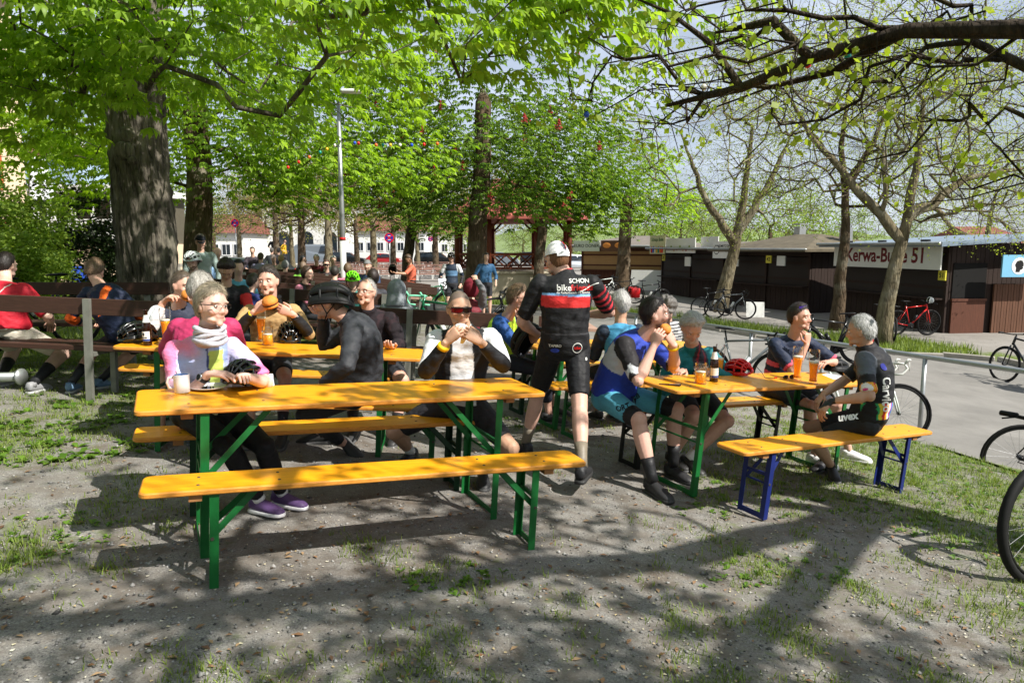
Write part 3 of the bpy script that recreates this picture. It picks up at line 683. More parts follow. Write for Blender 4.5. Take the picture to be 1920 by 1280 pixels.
def finger_tubes(mb, w, d, nrm_, side, curl, k=1.0, spread=0.0, thumb_in=.5):
    """w wrist, d hand direction, nrm_ palm normal (palm faces it), side = towards the thumb"""
    d, nn, sd = nrm(d), nrm(nrm_), nrm(side)
    base = w + d * .088 * k; lens = [(.042, .026, .021), (.046, .029, .022), (.043, .027, .021), (.033, .021, .018)]
    for i in range(4):
        off = (1.5 - i) * .0195 * k; p = base + sd * off - d * (.006 * abs(1.2 - i)) * k; q = p - d * .025 * k; a = 0; pts = [q, p]; rr = [.0095 * k, .0092 * k]
        for j, l in enumerate(lens[i]):
            a += curl * (1.0 if j else .75) * (1 + .06 * i); v = nrm(d * math.cos(a) + nn * math.sin(a) + sd * (1.5 - i) * spread)
            p = p + v * l * k; pts.append(p); rr.append((.0088, .0080, .0062)[j] * k)
        mb.tube(pts, rr, 7)
    p = w + d * .022 * k + sd * .026 * k; v1 = nrm(d * .62 + sd * .62 + nn * .35 * (1 + thumb_in)); v2 = nrm(d * .85 + sd * (.25 - .3 * thumb_in) + nn * .5 * thumb_in)
    mb.tube([p - v1 * .012, p + v1 * .034 * k, p + v1 * .034 * k + v2 * .033 * k, p + v1 * .034 * k + v2 * .058 * k], [.013 * k, .0115 * k, .0098 * k, .0070 * k], 7)
def shoe_mesh(an, fwd, up, k, col, solec):
    """returns (upper MB, sole MB); an ankle, fwd toe direction"""
    f = nrm(fwd); u = nrm(np.asarray(up, float) - f * np.dot(up, f)); s = np.cross(f, u); M = np.stack([f, s, u], 1); a = np.asarray(an, float)
    pr = [(-.075, .026, .030, .045), (-.065, .034, .044, .060), (-.02, .036, .055, .050), (.04, .041, .047, .042), (.10, .047, .036, .030), (.155, .044, .028, .022), (.185, .030, .020, .016), (.196, .012, .010, .010)]
    m = MB(); V = []; n = 14; ang = np.arange(n) * 2 * math.pi / n
    for x, w, h, zc in pr:
        V.append(np.stack([np.full(n, x), np.cos(ang) * w, -.085 + zc + np.maximum(np.sin(ang), -.75) * h], 1))
    V = np.concatenate(V) * k; Fs = [(i * n + q, i * n + (q + 1) % n, (i + 1) * n + (q + 1) % n, (i + 1) * n + q) for i in range(len(pr) - 1) for q in range(n)]
    Fs += [tuple(range(n - 1, -1, -1)), tuple((len(pr) - 1) * n + q for q in range(n))]
    m.add(V @ M.T + a, Fs); m.tube([a + M @ (A(-.028, 0, -.03) * k), a + M @ (A(-.022, 0, .012) * k)], [(.046 * k, .040 * k), (.043 * k, .037 * k)], 12, side=f)
    so = MB(); out = [(-.080, .030), (-.05, .038), (.03, .040), (.10, .049), (.16, .045), (.19, .030), (.2, .010)]
    poly = [(x, w) for x, w in out] + [(x, -w) for x, w in out[::-1]]
    so.prism(np.array(poly) * k, -.094 * k, -.068 * k, M=M, c=a, bev=.004 * k)
    return m, so
def finish(name, V, T, col, material, parent, smooth=True):
    return link(name, fastmesh(name, V, T, [material], col, smooth), parent)
def cloth_cols(V, base):
    c = np.tile(np.array(base, float), (len(V), 1)); return c
BVH = {}
HEADS = {}
def person(key, label, hip, neck, face, chest=None, pelvis=None, head=None, hp=0., hr=0., wl=None, wr=None, el=None, er=None, fl=None, fr=None, kl=None, kr=None,
           tl=None, tr=None, S=1.0, fat=1.0, skin='fair', hair=('short', .012, (.12, .08, .05)), beard=0, buzz=0, mouth=False, jersey=None, jcol=None, sleeve=.8, shorts=(.03, .03, .035), leg_t=.75, pcol=None,
           sock=None, shoe=((.03, .03, .03), (.1, .1, .1)), q=0, hands=None, curl=(.5, .5), cloth=None, collar=0., slouch=.05, hunch=0., arm_skin=None, legs=True, group=None, neck_len=.085, female=False, scol=None, hcen=None):
    """face = heading of the hips in degrees (0 = +x, -90 = towards the camera side); q: 0 near, 1 mid, 2 far"""
    r_ = random.Random(key); seed = abs(hash(key)) % 9973 if False else sum(ord(ch) * (i + 3) for i, ch in enumerate(key)) % 9973
    vox = (.0062, .0105, .020)[q]; cv = (.0085, .013, .022)[q]
    hip, neck = np.asarray(hip, float), np.asarray(neck, float)
    chest = face if chest is None else chest; pelvis = face if pelvis is None else pelvis; head = chest if head is None else head
    fp, fc, fh = dirv(pelvis), dirv(chest), dirv(head); lp, lc = dirv(pelvis + 90), dirv(chest + 90)
    sk = SKIN[skin] if isinstance(skin, str) else skin
    root = thing('person', label, 'person', (float(hip[0]), float(hip[1]), float(gz(hip[0], hip[1]))), group=group); rl = np.array(root.location)
    hip = hip - rl; neck = neck - rl; rel = lambda p: None if p is None else np.asarray(p, float) - rl
    wl, wr, fl, fr = map(rel, (wl, wr, fl, fr))
    up = nrm(neck - hip); spL = np.linalg.norm(neck - hip)
    # chest forward made square to the spine
    mid = lerp(hip, neck, .5) - fc * slouch * S
    sp = lambda t: (1 - t) ** 2 * hip + 2 * t * (1 - t) * (2 * mid - .5 * (hip + neck)) + t * t * neck
    sdv = lambda t: nrm(lerp(lp, lc, sstep(.2, .8, t)))
    topd = nrm(sp(1.) - sp(.9))
    sh = [sp(.90) + s * lc * (.184 if not female else .162) * S + fc * (hunch * .06) - topd * .005 for s in (1, -1)]
    if wl is None: wl = sh[0] - A(0, 0, .46) + lc * .06 + fc * .12
    if wr is None: wr = sh[1] - A(0, 0, .46) - lc * .06 + fc * .12
    el = lc * .5 - fc * .3 - A(0, 0, .8) if el is None else np.asarray(el, float); er = -lc * .5 - fc * .3 - A(0, 0, .8) if er is None else np.asarray(er, float)
    l1, l2 = .30 * S, .265 * S; E = []; Wp = []
    for s, w, pole in ((sh[0], wl, el), (sh[1], wr, er)):
        e, w2 = ik(s, w, l1, l2, pole); E.append(e); Wp.append(w2)
    hj = [hip + s * lp * .088 * S - A(0, 0, .01) for s in (1, -1)]
    if fl is None: fl = hip + fp * .42 + lp * .1 - A(0, 0, .40)
    if fr is None: fr = hip + fp * .42 - lp * .1 - A(0, 0, .40)
    kl = fp + A(0, 0, .6) + lp * .25 if kl is None else np.asarray(kl, float); kr = fp + A(0, 0, .6) - lp * .25 if kr is None else np.asarray(kr, float)
    K = []; An = []
    for h, f, pole in ((hj[0], fl, kl), (hj[1], fr, kr)):
        kk, f2 = ik(h, f, .43 * S, .42 * S, pole); K.append(kk); An.append(f2)
    # ---- head frame
    yv = nrm(fh * math.cos(R(hp)) + A(0, 0, 1) * math.sin(R(hp))); zv = nrm(A(0, 0, 1) - yv * yv[2]); xv = np.cross(yv, zv)   # own left = y x z ... right handed
    xv = -xv if np.dot(xv, dirv(head + 90)) < 0 else xv
    if hr:
        zr = nrm(zv * math.cos(R(hr)) + xv * math.sin(R(hr))); xv = nrm(xv - zr * np.dot(xv, zr)); zv = zr
    Mh = np.stack([xv, yv, zv], 1); hk = (.95 if not female else .92) * (.5 + .5 * S)
    hc = neck + nrm(topd * .5 + A(0, 0, .6)) * neck_len * S + zv * .105 * hk + yv * .022
    if hcen is not None: hc = np.asarray(hcen, float) - rl
    HEADS[key] = (hc + rl, Mh, hk)
    # ---- body
    b = MB(); b.tube([sp(.93), lerp(sp(1.), hc - zv * .06 * hk - yv * .018, .5), hc - zv * .05 * hk - yv * .018], [.066 * S, .055 * S * (.9 if female else 1), .056 * S * (.85 if female else 1)], 12)
    head_prims(b, hc, Mh, hk, fat, q > 1)
    b.tube([sp(0.05), sp(.5), sp(.95)], [.07, .075, .07], 8)
    b.tube([sh[0], sp(.9), sh[1]], .045 * S, 8)
    fa = .92 if female else 1.0
    for i in (0, 1):
        s, e, w = sh[i], E[i], Wp[i]; ks = S * fa * (.5 + .5 * fat)
        b.tube([s, lerp(s, e, .35), lerp(s, e, .8), e], [.050 * ks, .048 * ks, .040 * ks, .037 * ks], 10)
        b.tube([lerp(e, s, .08), lerp(e, w, .25), lerp(e, w, .6), w], [.037 * ks, .0425 * ks, .034 * ks, (.030 * ks, .022 * ks)], 10)
        b.sph(e, .037 * ks, nu=8, nv=6)
        if legs:
            h, k, f = hj[i], K[i], An[i]; ks = S * (.6 + .4 * fat); fwd = nrm(k - (h + f) / 2 + fp * .01); out = (k - h); outd = nrm(out)
            b.tube([h, lerp(h, k, .5), lerp(h, k, .9), k], [.072 * ks, .068 * ks, .056 * ks, .054 * ks], 12)
            b.sph(k + fwd * .008, .054 * ks, nu=10, nv=8); calf = -fwd * .014 * S
            b.tube([k, lerp(k, f, .22) + calf, lerp(k, f, .45) + calf * .8, lerp(k, f, .8), f], [.050 * ks, .055 * ks, .051 * ks, .035 * ks, .034 * ks], 12)
        b2 = None
    hd = []
    for i in (0, 1):
        hspec = (hands or {}).get('lr'[i]); fd = nrm(Wp[i] - E[i])
        if hspec: d, nn = nrm(hspec[0]), nrm(hspec[1])
        else: d = fd; nn = nrm(np.cross(fd, lc * (1 if i == 0 else -1)) + 1e-6); nn = nn if i == 0 else nn
        nn = nrm(nn - d * np.dot(nn, d)); side = np.cross(nn, d) * (1 if i == 0 else -1)
        side = hspec[2] if (hspec and len(hspec) > 2) else side; side = nrm(side - d * np.dot(side, d) - nn * np.dot(side, nn))
        hd.append((Wp[i], d, nn, side))
        b.tube([Wp[i] - fd * .01, Wp[i] + d * .03 * S, Wp[i] + d * .07 * S, Wp[i] + d * .096 * S], [(.027 * S, .020 * S), (.036 * S, .018 * S), (.043 * S, .016 * S), (.040 * S, .012 * S)], 10, side=side)
    V, T = remesh(b, vox, 5 if q == 0 else 2)
    V, col = head_post(V, hc, Mh, hk, sk, hair[2], beard, buzz, mouth) if q < 2 else (V, np.tile(np.array(sk, float), (len(V), 1)))
    ex = MB(); ecol = []
    if q < 2:
        for i in (0, 1):
            finger_tubes(ex, *hd[i], curl[i], S * fa)
        nf = sum(len(v) for v in ex.v); ecol += [np.tile(np.array(sk) * A(1.0, .93, .9), (nf, 1))]
        for s in (-1, 1):
            o0 = ex.n; cE = hc + Mh @ (A(s * .031, .0715, .001) * hk); ex.sph(cE, .0122 * hk, M=Mh, nu=14, nv=12)
            Le = (ex.v[-1] - cE) @ Mh / (.0122 * hk); rr = np.hypot(Le[:, 0], Le[:, 2]); ec = np.tile(A(.75, .72, .68), (len(Le), 1))
            ec[(rr < .56) & (Le[:, 1] > 0)] = (.06, .045, .035); ec[(Le[:, 2] > .42) | (Le[:, 2] < -.60)] = np.array(sk) * .72; ecol.append(ec)
    if ex.n:
        E2 = np.concatenate(ex.v); ft = []
        for f in ex.f:
            for j in range(1, len(f) - 1): ft.append((f[0], f[j], f[j + 1]))
        T = np.concatenate([to_tri(T), np.array(ft, int) + len(V)]); V = np.concatenate([V, E2]); col = np.concatenate([col, np.concatenate(ecol)])
    if arm_skin is not None: col = arm_skin(V, col, E, Wp, K, An)
    finish('body', V, T, col, M_SKIN, root)
    # ---- hair
    if hair[0]:
        hb, n = hair_mesh(hc, Mh, hk, hair[0], hair[1], hair[2], seed, 1500 if q == 0 else 250, hair[3] if len(hair) > 3 else .3, q < 2, len(hair) > 4)
        HV = np.concatenate(hb.v); nb = len(hb.v[0]); sf = np.repeat(np.random.default_rng(seed).uniform(.55, 1.6, (len(HV) - nb) // 5), 5)[:, None]; hcol = np.tile(np.array(hair[2]), (len(HV), 1)); hcol[nb:] *= sf; hcol[:nb] *= .85
        me = hb.mesh('hair', [M_HAIR], True); a = me.attributes.new('Col', 'FLOAT_COLOR', 'POINT'); a.data.foreach_set('color', np.column_stack([hcol.clip(0, 1), np.ones(len(HV))]).astype(np.float32).ravel()); link('hair', me, root)
    # ---- torso clothing
    if jersey is not None:
        j = MB(); ts = [-.02, .10, .30, .50, .70, .84, .94, 1.02]; kx = S * (.94 if female else 1.0)
        rx = [.172, .172, .160, .164, .180, .182, .140, .074]; ry = [.130, .134, .124, .122, .128, .120, .094, .068]
        rad = [(a * kx * (1 + (fat - 1) * .8), bq * kx * (1 + (fat - 1) * (1.6 if t < .6 else .7))) for a, bq, t in zip(rx, ry, ts)]
        j.tube([sp(t) + fc * (.012 * (fat - 1) * 8 if .05 < t < .6 else 0) for t in ts], rad, 22, side=[sdv(t) for t in ts])
        if female:
            for s in (-1, 1): j.sph(sp(.68) + s * lc * .072 + fc * .075, (.062, .058, .06), nu=12, nv=8)
        if collar > 0: j.tube([sp(.95), lerp(sp(1.), hc - zv * .06 * hk - yv * .018, .42)], [.074 * S, .068 * S], 14)
        for i in (0, 1):
            s, e, w = sh[i], E[i], Wp[i]; ks = S * fa * (.5 + .5 * fat); j.sph(s - lc * (.012 if i == 0 else -.012), .068 * ks, nu=12, nv=8)
            j.tube([sp(.86), lerp(sp(.86), s, .7)], [.075 * ks, .066 * ks], 10)
            if sleeve > 1:
                t2 = sleeve - 1; pts = [s, lerp(s, e, .4), lerp(s, e, .85), e, lerp(e, w, .25), lerp(e, w, .6 * min(1, t2 / .6) if t2 < .6 else .6), lerp(e, w, t2)]
                j.tube(pts, [.062 * ks, .060 * ks, .051 * ks, .047 * ks, .051 * ks, .043 * ks, .037 * ks], 12)
            else: j.tube([s, lerp(s, e, .4), lerp(s, e, sleeve)], [.062 * ks, .060 * ks, .055 * ks], 12)
        JV, JT = remesh(j, cv, 5 if q == 0 else 2)
        N = normals_of(JV, to_tri(JT)); tt = np.clip(((JV - hip) @ up) / spL, -.2, 1.3)
        wr_ = (rnoise(JV * A(1, 1, 2.2), 16, seed, 2) * .6 + np.abs(rnoise(JV, 27, seed + 1, 2)) * .8) * (.0075 if q == 0 else .005); JV = JV + N * wr_[:, None]
        dA = [seg_dist(JV, sh[i], lerp(sh[i], E[i], 1.)) for i in (0, 1)]; dF = [seg_dist(JV, E[i], Wp[i]) for i in (0, 1)]
        u = (JV - sp(.5)) @ lc / S; wv = (JV - sp(.5)) @ fc / S
        armn = np.minimum(dA[0][0], dA[1][0]); onarm = (armn < .085 * S) & (np.abs(u) > .135) | (np.minimum(dF[0][0], dF[1][0]) < .06)
        uat = np.where(dA[0][0] < dA[1][0], dA[0][1], dA[1][1]); fat_ = np.where(dF[0][0] < dF[1][0], dF[0][1], dF[1][1])
        infore = np.minimum(dF[0][0], dF[1][0]) < armn - .005
        ctx = dict(u=u, v=tt, w=wv, arm=onarm, at=np.where(infore & onarm, 1 + fat_, uat), V=JV + rl, left=(dA[0][0] < dA[1][0]), n=N @ fc, rn=lambda s_, k_=0: rnoise(JV, s_, k_))
        jc = cloth_cols(JV, jersey)
        if jcol is not None: jc = np.asarray(jcol(jc, ctx), float)
        finish('jersey', JV, JT, jc, cloth or M_CLOTH, root)
        if q == 0: BVH[key] = (BVHTree.FromPolygons([tuple(v) for v in JV], [tuple(int(i) for i in t) for t in to_tri(JT)]), rl, root)
    # ---- shorts or tights
    if shorts is not None and legs:
        p = MB(); ks = S * (.6 + .4 * fat); kf = 1 + (fat - 1) * .8
        p.tube([sp(.22), sp(.10), sp(.0), hip - up * .075 * S], [(.158 * S * kf, .122 * S * kf), (.166 * S * kf, .130 * S * kf), (.170 * S, .132 * S), (.140 * S, .105 * S)], 18, side=lp)
        for i in (0, 1):
            h, k, f = hj[i], K[i], An[i]; fwd = nrm(k - (h + f) / 2); p.sph(h - up * .01, .098 * ks, nu=12, nv=8); calf = -fwd * .014 * S
            tEnd = min(leg_t, 1.0); rad = lambda t: np.interp(t, [0, .5, .9, 1.0], [.090, .079, .064, .061])
            ts = np.linspace(0, tEnd, 5); p.tube([lerp(h, k, t) for t in ts], [rad(t) * ks for t in ts], 12)
            if leg_t > 1:
                t2 = leg_t - 1; p.sph(k + fwd * .008, .061 * ks, nu=10, nv=8); ts = np.linspace(0, t2, 5)
                p.tube([lerp(k, f, t) + calf * math.sin(math.pi * min(t, .6) / .6) for t in ts], [np.interp(t, [0, .22, .5, .8, 1], [.058, .061, .057, .042, .040]) * ks for t in ts], 12)
        PV, PT = remesh(p, cv, 5 if q == 0 else 2); N = normals_of(PV, to_tri(PT))
        PV = PV + N * (np.abs(rnoise(PV, 24, seed + 4, 2)) * .004)[:, None]; pc = cloth_cols(PV, shorts)
        if pcol is not None:
            dd = [seg_dist(PV, hj[i], K[i]) for i in (0, 1)]; isl = dd[0][0] < dd[1][0]
            pc = np.asarray(pcol(pc, dict(left=isl, t=np.where(isl, dd[0][1], dd[1][1]), V=PV + rl, z=PV[:, 2] - hip[2])), float)
        o = finish('shorts' if leg_t < 1.3 else 'tights', PV, PT, pc, M_CLOTH, root)
        if q == 0: BVH[key + '_shorts'] = (BVHTree.FromPolygons([tuple(v) for v in PV], [tuple(int(i) for i in t) for t in to_tri(PT)]), rl, root)
    if legs and shoe is not None:
        for i in (0, 1):
            k, f = K[i], An[i]; td = (tl, tr)[i]; shin = nrm(k - f)
            if td is None: td = fp * .9 + A(0, 0, -.05)
            td = np.asarray(td, float); upv = shin if abs(np.dot(shin, nrm(td))) < .8 else A(0, 0, 1)
            upv = A(0, 0, 1) if len(td) == 3 and td[2] > -.4 else shin
            um, so = shoe_mesh(f, td, upv, S * (.98 if not female else .9), None, None); k_ = shoe
            for mb_, nm, cc in ((um, 'shoe', k_[0]), (so, 'sole', k_[1])):
                me = mb_.mesh(nm, [M_SHOE], True); a = me.attributes.new('Col', 'FLOAT_COLOR', 'POINT'); nv = len(me.vertices)
                a.data.foreach_set('color', np.tile(np.array((*cc, 1), np.float32), nv))
                ob = link(nm, me, root if nm == 'shoe' else last, None)
                last = ob
            if sock is not None:
                t0, sc = sock; s_ = MB(); ks = S * (.6 + .4 * fat); ts = np.linspace(t0, 1.0, 4); fwd = nrm(k - (hj[i] + f) / 2); calf = -fwd * .014 * S
                s_.tube([lerp(k, f, t) + calf * max(0, (1 - t) * 1.4) for t in ts], [np.interp(t, [0, .22, .45, .8, 1], [.052, .057, .053, .0375, .037]) * ks for t in ts], 14)
                me = s_.mesh('sock', [M_SHOE], True); a = me.attributes.new('Col', 'FLOAT_COLOR', 'POINT'); a.data.foreach_set('color', np.tile(np.array((*sc, 1), np.float32), len(me.vertices))); link('sock', me, root)
    return dict(root=root, sh=[x + rl for x in sh], E=[x + rl for x in E], W=[x + rl for x in Wp], K=[x + rl for x in K], An=[x + rl for x in An], hd=[(a + rl, b_, c_, d_) for a, b_, c_, d_ in hd], hc=hc + rl, M=Mh, k=hk, hip=hip + rl, rl=rl)
# ---- worn things
def glasses(pr, lens=None, frame=None, wrap=False, up=0.0, lens2=None):
    root, c, M, k = pr['root'], pr['hc'] - pr['rl'], pr['M'], pr['k']; lens = lens or M_GLASSC; frame = frame or M_FRAME
    f = MB(); T = lambda p: c + M @ (A(*p) * k + (A(0, -.050, up) if up else 0))
    if wrap:
        g = MB(); n = 15; ang = np.linspace(-1.05, 1.05, n); V = []
        for a in ang: 
            for z in (.021, .002, -.019 + .012 * math.exp(-(a / .18) ** 2)): V.append(T((.082 * math.sin(a) * .98, .052 + .062 * math.cos(a) - .006, z * (1 - .25 * abs(a)))))
        g.add(V, [(i * 3 + r_, (i + 1) * 3 + r_, (i + 1) * 3 + r_ + 1, i * 3 + r_ + 1) for i in range(n - 1) for r_ in (0, 1)])
        gl2 = MB(); gl2.v = list(g.v); gl2.n = g.n; gl2.f = [q_ for q_ in g.f if q_[0] // 3 >= n // 2]; g.f = [q_ for q_ in g.f if q_[0] // 3 < n // 2]; g.mi = [0] * len(g.f); gl2.mi = [0] * len(gl2.f); g.obj('lens', lens, root, True); gl2.obj('lens', lens2 or lens, root, True)
        f.tube([T((.082 * math.sin(a) * .99, .053 + .062 * math.cos(a) - .005, (-.019 + .012 * math.exp(-(a / .18) ** 2)) * (1 - .25 * abs(a)))) for a in ang], .0018, 5); f.tube([T((.082 * math.sin(a) * .99, .053 + .062 * math.cos(a) - .005, .022 * (1 - .25 * abs(a)))) for a in ang], .0036, 6)
    else:
        for s in (-1, 1):
            loop = [T((s * .033 + .0235 * math.cos(a), .104 - .010 * abs(math.cos(a) * 1 + s * 0) * (1 if math.cos(a) * s > 0 else .2), .000 + .0165 * math.sin(a) * (1.1 if math.sin(a) < 0 else .95))) for a in np.linspace(0, 6.283, 18, endpoint=False)]
            f.tube(loop, .0011, 5, closed=True); lm = MB(); lm.add(np.array(loop), [tuple(range(18))]); lm.obj('lens', lens, root)
        f.tube([T((-.0095, .106, .004)), T((0, .108, .007)), T((.0095, .106, .004))], .0017, 5)
    for s in (-1, 1): f.tube([T((s * .058 if not wrap else s * .070, .096 if not wrap else .075, .006)), T((s * .076, .060, .006)), T((s * .083, -.002, .006)), T((s * .081, -.030, -.012))], .0024, 5)
    f.obj('spectacles', frame, root, True)
def helmet_meshes(mats, nrib=7, k=1.0, vent=True, visor=False, glossy=True):
    """helmet centred on the head centre, own frame y forward z up; returns dict of MB"""
    out = {}
    def surf(az, t, off=0.0):   # az across -1..1, t from front(0) over the top to the back(1)
        a = az * 1.30; th = math.pi * (.05 + .95 * t); lo = -.008 if True else 0
        rx, ry, rz = .098 + off, .134 + off, .118 + off
        x = math.sin(a) * rx * (math.sin(th) ** .55); y = math.cos(th) * ry * (1 + .05 * (t < .5)) - .012; z = (math.cos(a) ** .8 if abs(a) < 1.5 else 0) * rz * math.sin(th) ** .75 + .018
        z += -.03 * (abs(az) ** 3) - .010 - .022 * t; return A(x, y, z) * k
    liner = MB(); nu, nv = 17, 15; V = [surf(-1 + 2 * i / (nu - 1), j / (nv - 1), -.014) for j in range(nv) for i in range(nu)]
    liner.add(V, [(j * nu + i, j * nu + i + 1, (j + 1) * nu + i + 1, (j + 1) * nu + i) for j in range(nv - 1) for i in range(nu - 1)]); out['liner'] = liner
    shell = MB()
    for r_ in range(nrib):
        az = -1 + 2 * r_ / (nrib - 1); wd = .125 if nrib > 5 else .2
        pts = [(az, t) for t in np.linspace(0.0, 1, 13)]; Vs = []
        for a_, t in pts:
            w = wd * (.75 + .25 * math.cos(2 * math.pi * (t * 2.0 + .2 * (r_ % 2)))) if nrib > 5 else .262 * (.86 + .14 * math.cos(2 * math.pi * (t * 1.6 + .3 * (r_ % 2)))); w = max(w, .06)
            L0, R0 = surf(max(a_ - w, -1.08), t, .004), surf(min(a_ + w, 1.08), t, .004); Li, Ri = surf(max(a_ - w * .8, -1.05), t, -.016), surf(min(a_ + w * .8, 1.05), t, -.016); mid = surf(a_, t, .010)
            Vs += [Li, L0, mid, R0, Ri]
        shell.add(Vs, [(i * 5 + q_, i * 5 + q_ + 1, (i + 1) * 5 + q_ + 1, (i + 1) * 5 + q_) for i in range(12) for q_ in range(4)])
    rim = [surf(az, 0, .002) for az in np.linspace(-1, 1, 9)]
    for t in (.12, .34, .62, .86):   # cross bridges
        shell.tube([surf(az, t, -.002) for az in np.linspace(-1, 1, 17)], (.012 * k, .006 * k) if False else .010 * k, 6)
    side = [surf(1.04, t, .0) for t in np.linspace(0.02, .98, 11)]; side2 = [surf(-1.04, t, .0) for t in np.linspace(.98, .02, 11)]
    shell.tube(side + side2, .0115 * k, 6, closed=True); out['shell'] = shell
    st = MB()
    for s in (-1, 1):
        st.tube([A(s * .088, .04, .0) * k, A(s * .078, .010, -.075) * k, A(s * .03, .045, -.135) * k, A(0, .055, -.140) * k], .0042 * k, 5); st.tube([A(s * .086, -.06, .0) * k, A(s * .078, .010, -.075) * k], .0038 * k, 5)
    out['strap'] = st
    if visor:
        v = MB(); a = np.linspace(-.75, .75, 9); V = []
        for x in a: V += [A(.085 * math.sin(x * 1.2), .112 * math.cos(x * .9) + .012, .040) * k, A(.082 * math.sin(x * 1.15), .112 * math.cos(x * .9) + .050 * math.cos(x * 1.5), .026) * k]
        v.add(V, [(2 * i, 2 * i + 2, 2 * i + 3, 2 * i + 1) for i in range(8)]); out['visor'] = v
    return out
M_HBLK = mat('helmet_black', (.025, .025, .028), .22, .1, 20, spec=.6, coat=.4); M_HMATT = mat('helmet_matt_black', (.045, .045, .048), .55, .1, 20); M_LINER = mat('helmet_liner', (.015, .015, .016), .9, 0)
M_HRED = mat('helmet_red', (.80, .05, .05), .25, .08, 20, coat=.4); M_HWHITE = mat('helmet_white', (.82, .84, .84), .3, .06, 20, coat=.3); M_HGREEN = mat('helmet_neon_green', (.45, .85, .08), .35, .06, 20); M_STRAP = mat('black_strap', (.02, .02, .02), .8, 0)
def wear_helmet(pr, m, nrib=7, k=1.0, visor=False):
    d = helmet_meshes(None, nrib, k, visor=visor); c = pr['hc'] - pr['rl']; e = link('helmet', None, pr['root']); e.matrix_local = Matrix.Translation(Vector(c + pr['M'] @ A(0, -.008, .002))) @ Matrix(pr['M'].tolist()).to_4x4()
    d['shell'].obj('shell', m, e, True); d['liner'].obj('liner', M_LINER, e, True); d['strap'].obj('strap', M_STRAP, e, True)
    if visor: d['visor'].obj('visor', m, e, True)
def helmet_thing(label, m, M4, nrib=7, k=1.0, visor=False):
    d = helmet_meshes(None, nrib, k, visor=visor); e = thing('cycling_helmet', label, 'helmet'); e.matrix_world = M4
    d['shell'].obj('shell', m, e, True); d['liner'].obj('liner', M_LINER, e, True); s = d['strap'];
    return e
def cap(pr, m, peak=True, ring=None, k=1.0):
    c, M, hk = pr['hc'] - pr['rl'], pr['M'], pr['k']; b = MB(); b.sph((0, 0, 0), 1., nu=26, nv=18); U = b.v[0]
    L = U * A(.092, .115, .133) * k + A(0, -.006, .004); keep = [f for f in b.f if all(L[i, 2] > .018 + .02 * U[i, 1] for i in f)]; V = (L * hk) @ M.T + c
    us = sorted({i for f in keep for i in f}); mp_ = {a_: b_ for b_, a_ in enumerate(us)}; o = MB(); o.add(V[us], [tuple(mp_[i] for i in f) for f in keep]); ob = o.obj('cap', m, pr['root'], True)
    if peak is not False:
        p = MB(); sgn = 1 if peak is True else -1; V = []
        for a in np.linspace(-.85, .85, 9): V += [c + M @ (A(.084 * math.sin(a), sgn * .100 * math.cos(a), .036) * hk), c + M @ (A(.080 * math.sin(a), sgn * (.105 * math.cos(a) + .062 * math.cos(a * 1.6)), .022) * hk)]
        p.add(V, [(2 * i, 2 * i + 2, 2 * i + 3, 2 * i + 1) for i in range(8)]); p.obj('peak', m, ob, True)
    return ob
def decal(key, txt, size, m, origin, right, upv, bold=0.0, shear=0., spacing=1.0, off=.006, poly=None):
    """lettering laid on the cloth: origin world point just off the cloth, right/up the reading axes"""
    bvh, rl, root = BVH[key]; right, upv = nrm(right), nrm(upv); upv = nrm(upv - right * np.dot(upv, right)); nn = np.cross(right, upv); o = np.asarray(origin, float) - rl
    V, Fs = text_mb(txt, size, bold, 0, shear, 'CENTER', spacing) if poly is None else poly; out = []
    for v in V:
        p = o + right * v[0] + upv * v[1]; hit, n, _, _ = bvh.ray_cast(Vector(p + nn * .25), Vector(-nn)); 
        out.append(tuple(hit + Vector(nn) * off) if hit is not None else tuple(p))
    b = MB(); b.add(out, Fs); return b.obj('lettering', m, root)
def grid_poly(w, h, nx=10, ny=6, ell=False):
    V = []; 
    for j in range(ny + 1):
        for i in range(nx + 1):
            x, y = (i / nx - .5) * 2, (j / ny - .5) * 2
            if ell: x, y = x * math.sqrt(1 - y * y / 2), y * math.sqrt(1 - x * x / 2)
            V.append((x * w / 2, y * h / 2, 0))
    return np.array(V), [(j * (nx + 1) + i, j * (nx + 1) + i + 1, (j + 1) * (nx + 1) + i + 1, (j + 1) * (nx + 1) + i) for j in range(ny) for i in range(nx)]
def band(pr, i, m, t=.02, r=.034, w=.016, name='wristband'):
    W, E = pr['W'][i] - pr['rl'], pr['E'][i] - pr['rl']; d = nrm(E - W); b = MB(); b.tube([W + d * t, W + d * (t + w)], [(r * 1.08, r * .9)] * 2, 12, caps=False); b.tube([W + d * t, W + d * (t + w)], [(r * 1.14, r * .96)] * 2, 12); return b.obj(name, m, pr['root'], True)
# ------------------------------------------------------------------ the people at the near tables
def PW(px, py, Y): return np.array(P(px, py, Y))
def GA(px, py, h=.088): g_ = G(px, py); return np.array((g_.x, g_.y, g_.z + h))
def hipat(x, y, h=.575): return A(x, y, float(gz(x, y)) + h)
def where(c, mask, col):
    c = np.array(c); c[mask] = col; return c
def mixm(c, m, col): m = np.clip(np.asarray(m, float), 0, 1)[:, None]; return c * (1 - m) + np.asarray(col) * m
BLK = (.018, .018, .021); WHT = (.75, .75, .75)
M_TXTW = mat('white_print', (.88, .88, .86), .6, .05); M_TXTR = mat('red_print', (.75, .08, .07), .6, .05); M_TXTB = mat('black_print', (.03, .03, .03), .6, .05); M_YBAND = mat('yellow_wristband', (.9, .75, .1), .5, .05); M_WATCH = mat('watch_dark', (.05, .05, .06), .25, .05)
M_SILVER = mat('silver_metal', (.7, .7, .7), .3, .05, metal=.9)

